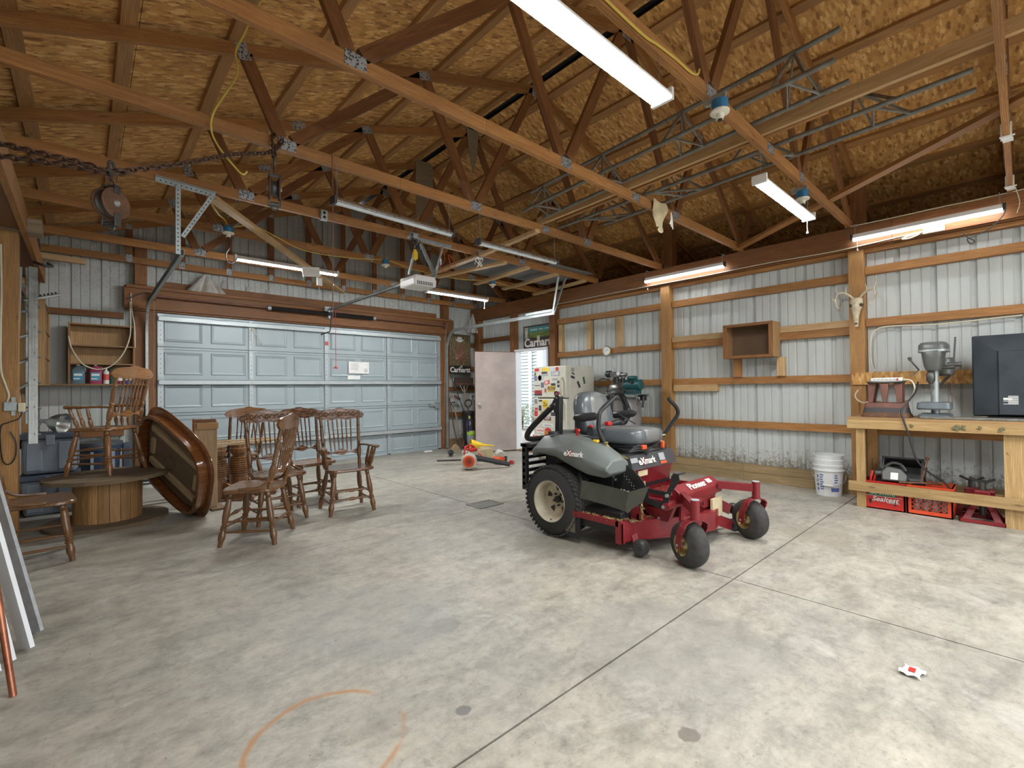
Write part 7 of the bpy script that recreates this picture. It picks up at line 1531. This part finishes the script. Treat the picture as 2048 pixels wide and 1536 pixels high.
# deck
def deck(b):
    O = [(2.99, 2.07), (3.02, 2.60), (3.25, 2.68), (4.05, 2.68), (4.32, 2.55), (4.34, 2.02), (4.10, 1.80), (3.80, 1.72), (3.42, 1.86), (3.10, 2.03)]
    b.prism(O, .245, .252); n = len(O)
    for i in range(n):
        if i == 0: continue
        p, q = O[i], O[(i+1) % n]; b.bar((p[0], p[1], .175), (q[0], q[1], .175), .006, .145, ext=.002); b.bar((p[0], p[1], .118), (q[0], q[1], .118), .018, .010, ext=.002)
bw('deck', M['red'], deck, smooth=0)
bw('discharge_frame', M['red'], lambda b: (b.box(2.955, 2.975, 2.07, 2.62, .225, .27), b.box(2.955, 2.975, 2.04, 2.10, .10, .27), b.box(2.955, 3.0, 2.04, 2.05, .10, .26), b.box(2.955, 3.02, 2.575, 2.63, .12, .265)), smooth=0, bevel=.003)
bw('discharge_guard', M['black'], lambda b: (b.box(2.965, 2.97, 2.45, 2.60, .05, .22), b.box(2.99, 3.0, 2.1, 2.45, .16, .235)), smooth=0)
bw('rear_baffle', flat('olive', (.13, .12, .085)), lambda b: (b.box(2.96, 3.0, 2.50, 2.60, .09, .235),), smooth=0)
bw('grass_clippings', M['clip'], lambda b: [b.bar((x, y, z), (x+R.uniform(-.03, .03), y+R.uniform(-.03, .03), z+R.uniform(0, .008)), .004, .002) for x, y, z in [(R.uniform(2.97, 3.08), R.uniform(2.1, 2.5), .256) for _ in range(150)]+[(R.uniform(3.06, 3.3), R.uniform(1.98, 2.12), .256) for _ in range(90)]+[(R.uniform(3.4, 3.9), R.uniform(1.9, 2.2), .388) for _ in range(70)]], smooth=0, kind='stuff')
bw('lift_bracket', M['red'], lambda b: (b.box(3.14, 3.15, 2.02, 2.08, .252, .36), b.box(3.14, 3.20, 2.02, 2.03, .252, .30), b.prism([(0, 0), (.10, 0), (.03, .10), (0, .10)], 0, .006, basis((3.15, 2.02, .252), (1, 0, 0), (0, 0, 1)))), smooth=0)
def lchain(b):
    for k in range(7):
        z = .43-k*.026; b.tube([(3.165+(0 if k % 2 else .009*math.cos(a)), 2.0+(.009*math.cos(a) if k % 2 else 0), z+.018*math.sin(a)) for a in [q*pi/4 for q in range(8)]], .0035, 5, True)
bw('lift_chain', M['brass'], lchain)
bw('belt_cover', M['blackpl'], lambda b: (b.box(3.06, 3.34, 2.12, 2.5, .255, .30), b.tube(curve_pts([(3.10, 2.10, .30), (3.18, 2.08, .33), (3.3, 2.1, .32)], 4), .012, 6), b.tube(curve_pts([(3.12, 2.2, .31), (3.22, 2.14, .35), (3.32, 2.16, .34)], 4), .012, 6)), bevel=.015)
def roller(x, y, z, r, a, c):
    e = thing('scalp_roller', None, None, (x-MC, y-2.4, z)); e.parent = t; A, C_ = Vector(a), Vector(c)
    B().lathe([(0, r*.45), (.06, r*.75), (.3, r*.98), (.6, r), (.85, r*.9), (1, r*.6)], A, C_, 20).build('wheel', M['blackpl'], e)
    B().cyl(A-(C_-A)*.04, C_, r*.28, n=12).build('hub', M['black'], e)
roller(3.075, 1.955, .075, .062, (-.05, -.01, 0), (.05, .01, 0)); roller(4.12, 1.70, .085, .055, (-.03, 0, 0), (.05, 0, 0)); roller(4.33, 1.80, .17, .05, (-.03, 0, 0), (.05, 0, 0))
bw('roller_bracket', M['red'], lambda b: b.bar((3.08, 2.0, .09), (3.12, 2.05, .17), .05, .03), bevel=.004)
bw('roller_bracket', M['red'], lambda b: (b.bar((3.75, 1.80, .22), (4.07, 1.70, .09), .012, .08), b.bar((3.85, 1.83, .20), (4.16, 1.74, .08), .012, .07), b.bar((4.0, 1.86, .30), (4.28, 1.80, .17), .012, .09)), bevel=.004)
bw('front_pad', M['paper'], lambda b: b.box(3.84, 4.02, 1.755, 1.775, .18, .34), smooth=0)
# side guard, sector plate, lift levers
bw('side_guard', flat('guardgrey', (.055, .058, .045), .25), lambda b: (b.grid(lambda u, v: (2.99+.04*v+.02*math.sin(u*3), 2.47-.44*u, .375+.14*v-.03*u), 8, 4, (.004, 0, 0)), b.add([(2.99, 2.03, .34), (3.03, 2.03, .485), (3.11, 1.90, .535), (3.05, 1.92, .42), (2.994, 2.03, .34), (3.034, 2.034, .485), (3.11, 1.905, .535), (3.05, 1.925, .42)], [(0, 1, 2, 3), (7, 6, 5, 4)]), b.add([(2.99, 2.47, .375), (3.03, 2.47, .515), (3.10, 2.56, .56), (3.02, 2.56, .40)], [(0, 1, 2, 3)])), smooth=60)
def sector(b):
    P = [(0, 0), (.42, 0)]+[(.42*math.cos(a), .30*math.sin(a)) for a in [pi/2*k/10 for k in range(1, 10)]]+[(.10, .30), (-.02, .30), (-.02, .1)]
    b.prism([(-x, y) for x, y in P][::-1], -.004, .004, basis((3.235, 2.40, .395), (0, 1, 0), (0, 0, 1)))
bw('height_plate', M['black'], sector, smooth=0)
bw('plate_hardware', M['galv'], lambda b: [b.cyl((3.228, y, z), (3.218, y, z), .010, n=8) for y, z in ((2.35, .62), (2.30, .54), (2.34, .50), (2.28, .52), (2.03, .42), (2.27, .44))])
bw('height_holes', flat('signwhite', 0), lambda b: [b.cyl((3.2300, 2.22-.022*i, .60-.022*i-.02*j), (3.2295, 2.22-.022*i, .60-.022*i-.02*j), .0035, n=6) for i in range(6) for j in range(2)], smooth=0)
text('S-Series', .036, flat('signwhite', 0), t, basis((3.2295, 2.18, .435), (0, -1, 0), (0, 0, 1)), 'plate_lettering', bold=.001)
bw('height_arm', M['black'], lambda b: (b.bar((3.24, 2.08, .475), (3.24, 1.80, .465), .008, .035), b.prism([(0, 0), (.055, -.01), (.09, .10), (.16, .20), (.15, .245), (.11, .25), (.09, .22), (.085, .17)], -.004, .004, basis((3.235, 1.88, .385), (0, -1, 0), (0, 0, 1))), b.bar((3.24, 2.02, .40), (3.24, 1.83, .36), .008, .05), b.box(3.20, 3.30, 1.705, 1.735, .63, .638)), smooth=0, bevel=.003)
bw('arm_bolts', M['galv'], lambda b: [b.cyl((3.23, y, z), (3.215, y, z), .014, n=8) for y, z in ((1.82, .46), (1.85, .37), (2.04, .45))])
# grey body pods
def pod(b, s):
    S = [(2.18, .60, .655, .70, .0, .10), (2.24, .565, .66, .735, .0, .12), (2.40, .57, .70, .80, .01, .16), (2.52, .60, .72, .845, .02, .19), (2.75, .68, .76, .862, .03, .21), (2.95, .70, .745, .845, .04, .21), (3.03, .66, .72, .80, .08, .19)]
    secs = []
    for y, zb, zm, zt, ins, wd in S:
        x0 = 2.965
        if s > 0: y = 3.03-(3.03-y)*.58; x0 = 3.10; zt -= .05; wd *= .7
        P = [(x0+.05, zb), (x0+.0+ins*.5, zm-.03), (x0+ins*.4, zm), (x0+.05+ins, zt-.02), (x0+.08+ins, zt), (x0+.12+wd, zt+.005), (x0+.20+wd, zt-.03), (x0+.20+wd, zb)]
        secs.append([((x if s < 0 else 2*MC-x), y, z) for x, z in P])
    n = len(secs[0]); vs = [p for q in secs for p in q]; fs = [(i*n+j, i*n+(j+1) % n, (i+1)*n+(j+1) % n, (i+1)*n+j) for i in range(len(secs)-1) for j in range(n)]+[tuple(range(n))[::-1], tuple(range((len(secs)-1)*n, len(secs)*n))]
    if s > 0: fs = [f[::-1] for f in fs]
    b.add(vs, fs)
for s in (-1, 1): bw('body_pod', M['grey'], lambda b: pod(b, s), smooth=32, bevel=.010)
pm_ = basis((2.966, 2.50, .735), (0, -1, 0), (.28, 0, 1))
bw('pod_roundel', flat('maroon2', (.20, .03, .035)), lambda b: b.prism([(-.045+.032*math.cos(a), .030*math.sin(a)) for a in [k*pi/10 for k in range(20)]], 0.0, .002, pm_ @ Matrix.Translation((0, 0, .004))), smooth=0)
text('eXmark', .062, flat('signwhite', 0), t, pm_ @ Matrix.Translation((-.005, -.002, .008)), 'pod_lettering', bold=.0015)
bw('fuel_cap', M['blackpl'], lambda b: b.cyl((3.10, 2.85, .865), (3.10, 2.85, .89), .05, n=20)); bw('choke_knob', M['redbright'], lambda b: (b.cyl((3.20, 2.66, .86), (3.19, 2.64, .90), .012), b.ball((3.19, 2.635, .905), .015)))
bw('dipstick_knob', M['yellow'], lambda b: b.box(3.17, 3.21, 2.42, 2.47, .815, .84), bevel=.006); bw('throttle_lever', M['redbright'], lambda b: b.bar((3.24, 2.70, .86), (3.21, 2.68, .92), .014, .014))
bw('console_strip', M['blackpl'], lambda b: b.box(3.19, 3.28, 2.42, 2.78, .80, .855), bevel=.01)
# centre body, front panel
bw('engine_base', M['black'], lambda b: b.box(3.30, 3.96, 2.20, 3.05, .42, .70), bevel=.01)
bw('front_panel', flat('panelgrey', (.055, .055, .06), .4), lambda b: b.add([(3.27, 2.14, .60), (3.97, 2.14, .60), (3.97, 2.18, .715), (3.27, 2.18, .715), (3.27, 2.3, .60), (3.97, 2.3, .60), (3.97, 2.3, .715), (3.27, 2.3, .715)], [(0, 1, 2, 3), (7, 6, 5, 4), (0, 4, 5, 1), (3, 2, 6, 7), (0, 3, 7, 4), (1, 5, 6, 2)]), smooth=0)
xm = basis((3.50, 2.158, .657), (1, 0, 0), (0, .04, .115))
bw('panel_roundel', flat('maroon2', 0), lambda b: b.prism([(-.045+.032*math.cos(a), .034*math.sin(a)) for a in [k*pi/10 for k in range(20)]], 0.0, .002, xm @ Matrix.Translation((0, 0, .002))), smooth=0)
text('eXmark', .078, flat('signwhite', 0), t, xm @ Matrix.Translation((0, 0, .005)), 'panel_lettering', bold=.002)
bw('warning_labels', flat('lblg', (.32, .33, .34)), lambda b: b.box(.20, .29, -.02, .045, 0.002, .003, xm), smooth=0); bw('warning_labels', flat('lblg', 0), lambda b: b.box(-.23, -.13, -.0, .04, .002, .003, xm), smooth=0); bw('warning_strip', M['stihl'], lambda b: b.box(.20, .30, -.05, -.028, .002, .003, xm), smooth=0)
bw('lower_panel', M['red'], lambda b: b.add([(3.32, 2.16, .60), (3.93, 2.16, .60), (3.93, 2.22, .385), (3.32, 2.22, .385)], [(0, 3, 2, 1)]), smooth=0); bw('tan_label', M['paper'], lambda b: b.box(3.36, 3.50, 2.15, 2.158, .54, .585), smooth=0); bw('pale_label', flat('lblp', (.6, .35, .3)), lambda b: b.box(3.42, 3.52, 2.185, 2.19, .44, .48), smooth=0)
bw('wiring', M['black'], lambda b: [b.tube(curve_pts([(3.32, 2.22, .74), (3.42, 2.18, .75+.02*k), (3.52, 2.17, .735-.01*k), (3.64, 2.2, .76), (3.78, 2.19, .74+.02*k), (3.92, 2.22, .73)], 4), .009, 6) for k in range(3)])
bw('orange_fittings', M['stihl'], lambda b: (b.box(3.44, 3.50, 2.15, 2.19, .755, .79), b.box(3.76, 3.785, 2.15, 2.18, .74, .80)), bevel=.006)
bw('tan_shroud', flat('tan', (.30, .27, .23)), lambda b: b.box(3.66, 3.94, 2.24, 2.36, .70, .79), bevel=.02); bw('white_arm_cover', flat('lblgr', (.45, .47, .46)), lambda b: b.add([(3.93, 2.20, .70), (4.05, 2.25, .66), (4.05, 2.45, .66), (3.93, 2.45, .80), (3.93, 2.20, .60), (4.05, 2.25, .60), (4.05, 2.45, .60), (3.93, 2.45, .60)], [(0, 1, 2, 3), (7, 6, 5, 4), (0, 4, 5, 1), (1, 5, 6, 2), (2, 6, 7, 3), (3, 7, 4, 0)]), smooth=0)
# seat
def cush(b, w_, y0, y1, z0, z1, e=.45):
    secs = []
    for z, k in ((z0, .93), (z0+.02, .985), (z0+(z1-z0)*.5, 1), (z1-.025, .985), (z1-.006, .93), (z1, .80)):
        P = [(MC+x*k, (y0+y1)/2+y*k) for x, y in rr_(w_/2, (y1-y0)/2, e, 36)]; secs.append((z, P))
    loft(b, secs)
bw('seat_cushion', M['vinyl'], lambda b: cush(b, .50, 2.17, 2.74, .79, .915), smooth=60)
bw('seat_insert', M['vinyllt'], lambda b: cush(b, .30, 2.16, 2.68, .80, .922), smooth=60)
def backrest(b, w_, dz0, dz1, th, off=0, bot=.80):
    N_ = 30; F = []; Bk = []
    def out(k):
        a = 2*pi*k/N_; x = w_/2*math.copysign(abs(math.cos(a))**.62, math.cos(a)); v = .5+.5*math.copysign(abs(math.sin(a))**.72, math.sin(a)); return x*(1-.10*v), bot+(dz1-bot)*v
    rings = []
    for (k, dy) in ((.0, -.05), (.55, -.048), (.85, -.035), (.97, -.012), (1, .03), (.96, .075), (.8, .09), (0, .095)):
        ring = []
        for j in range(N_):
            x, z = out(j); zc = (bot+dz1)/2; x, z = x*k, zc+(z-zc)*k; y = 2.745+(z-.85)*.22+dy*th/.1+off+.25*x*x*(-1 if dy < 0 else .3); ring.append((MC+x, y, z))
        rings.append(ring)
    n = N_; vs = [p for q in rings for p in q]; fs = [(i*n+j, i*n+(j+1) % n, (i+1)*n+(j+1) % n, (i+1)*n+j) for i in range(len(rings)-1) for j in range(n)]
    b.add(vs, fs)
bw('backrest', M['vinyl'], lambda b: backrest(b, .50, 0, 1.245, .10), smooth=70)
bw('backrest_insert', M['vinyllt'], lambda b: backrest(b, .30, 0, 1.235, .10, -.012, .84), smooth=70)
bm = basis((MC-.03, 2.752, 1.09), (1, 0, 0), (0, .22, 1))
bw('embossed_ring', M['vinyl'], lambda b: b.tube([bm @ Vector((.042*math.cos(a), .055*math.sin(a), .004)) for a in [k*pi/10 for k in range(20)]], .004, 5, True))
text('X', .085, M['vinyl'], t, bm @ Matrix.Translation((0, 0, .005)), 'embossed_mark', bold=.002)
for s in (-1, 1):
    bw('armrest', M['blackpl'], lambda b: b.lathe([(0, .018), (.08, .034), (.4, .040), (.85, .036), (1, .015)], (MC+s*.30, 2.80, 1.00), (MC+s*.30, 2.53, 1.03), 14), smooth=60)
    bw('armrest_bracket', M['black'], lambda b: b.bar((MC+s*.27, 2.80, .98), (MC+s*.25, 2.82, .86), .03, .02))
bw('belt_holder', M['black'], lambda b: b.bar((3.33, 2.62, .93), (3.35, 2.66, .78), .03, .045)); bw('seat_belt', M['black'], lambda b: (b.tube(curve_pts([(3.62, 2.66, .925), (3.72, 2.6, .95), (3.80, 2.62, .94), (3.88, 2.66, .93)], 4), .026, 8), b.bar((3.87, 2.5, .93), (3.80, 2.64, 1.02), .012, .012)), bevel=.004)
bw('buckle', M['redbright'], lambda b: (b.box(3.315, 3.345, 2.59, 2.63, .925, .945), b.box(3.58, 3.64, 2.60, 2.65, .925, .96)), bevel=.006)
bw('seat_plate', M['black'], lambda b: b.box(MC-.22, MC+.22, 2.22, 2.72, .755, .79), bevel=.01)
# steering levers
bw('lever_grip', M['black'], lambda b: b.tube(curve_pts([(3.235, 2.385, .80), (3.195, 2.42, .92), (3.19, 2.415, 1.03), (3.215, 2.41, 1.085), (3.30, 2.39, 1.15), (3.365, 2.37, 1.20)], 6), .019, 10))
bw('lever_arm', M['brass'], lambda b: (b.bar((3.265, 2.18, .70), (3.235, 2.30, .73), .03, .014), b.bar((3.235, 2.30, .725), (3.232, 2.40, .82), .03, .014), b.cyl((3.25, 2.38, .81), (3.21, 2.38, .81), .014)))
bw('lever_grip', M['black'], lambda b: b.tube(curve_pts([(4.085, 2.34, .81), (4.125, 2.27, .93), (4.15, 2.22, 1.02), (4.12, 2.22, 1.09), (4.05, 2.24, 1.15), (4.035, 2.245, 1.175)], 6), .019, 10))
bw('lever_arm', M['brass'], lambda b: (b.bar((3.99, 2.40, .68), (4.02, 2.40, .76), .03, .014), b.bar((4.02, 2.40, .755), (4.05, 2.37, .82), .03, .014), b.bar((4.05, 2.37, .82), (4.10, 2.33, .825), .05, .014)))
# roll bar, folded back
bw('roll_bar_post', M['black'], lambda b: b.bar((3.24, 2.92, .66), (3.24, 2.90, 1.20), .05, .055, up=(0, 1, 0)), bevel=.004); bw('roll_bar_post', M['black'], lambda b: b.bar((4.02, 2.92, .66), (4.02, 2.90, 1.20), .05, .055, up=(0, 1, 0)), bevel=.004)
bw('roll_bar_hoop', M['black'], lambda b: b.tube(curve_pts([(3.24, 2.93, 1.15), (3.24, 3.12, 1.01), (3.24, 3.28, .885), (3.25, 3.345, .81), (3.29, 3.36, .775), (3.40, 3.355, .765), (3.63, 3.355, .77), (3.86, 3.355, .765), (3.97, 3.36, .775), (4.01, 3.345, .81), (4.02, 3.28, .885), (4.02, 3.12, 1.01), (4.02, 2.93, 1.15)], 5), .028, 10))
bw('hinge_bolts', M['galv'], lambda b: [b.cyl((3.205, y, z), (3.275, y, z), .009, n=8) for y, z in ((2.905, 1.19), (2.93, 1.13), (3.0, 1.105))])
bw('hinge_plate', M['black'], lambda b: (b.prism([(-.03, -.10), (.03, -.10), (.05, 0), (.0, .07), (-.04, .05)], -.034, -.028, basis((3.24, 2.91, 1.15), (0, 1, 0), (0, 0, 1))), b.tube([(3.205+0*a, 2.905+.022*math.cos(a), 1.225+.022*math.sin(a)) for a in [k*pi/5 for k in range(10)]], .006, 5, True)))
# engine and rear guard
bw('rear_guard', M['black'], lambda b: [b.box(3.02, 4.24, 3.14, 3.17, z, z+.03) for z in (.38, .44, .50, .56, .62, .69)]+[b.box(x, x+.03, 3.12, 3.18, .34, .76) for x in (3.02, 3.34, 3.9, 4.21)]+[b.box(3.02, 4.24, 3.06, 3.20, .735, .765)], smooth=0)
bw('engine', M['darkst'], lambda b: (b.lathe([(0, .16), (.1, .19), (.6, .19), (.9, .15), (1, .05)], (MC, 2.98, .55), (MC, 2.98, .83), 28), b.box(MC-.26, MC+.26, 2.88, 3.08, .42, .66)), bevel=.01)
bw('engine_shroud', M['grey'], lambda b: b.lathe([(0, .13), (.5, .12), (1, .07)], (3.42, 2.96, .83), (3.42, 2.96, .875), 24))
bw('axle_housing', M['black'], lambda b: (b.box(3.22, 4.05, 2.70, 2.86, .26, .36), b.box(3.26, 3.38, 2.6, 2.95, .24, .42)), bevel=.01)
bw('fender_underside', M['black'], lambda b: b.box(3.02, 3.24, 2.42, 3.04, .60, .64) if False else b.box(3.20, 3.26, 2.3, 3.04, .40, .70), smooth=0)
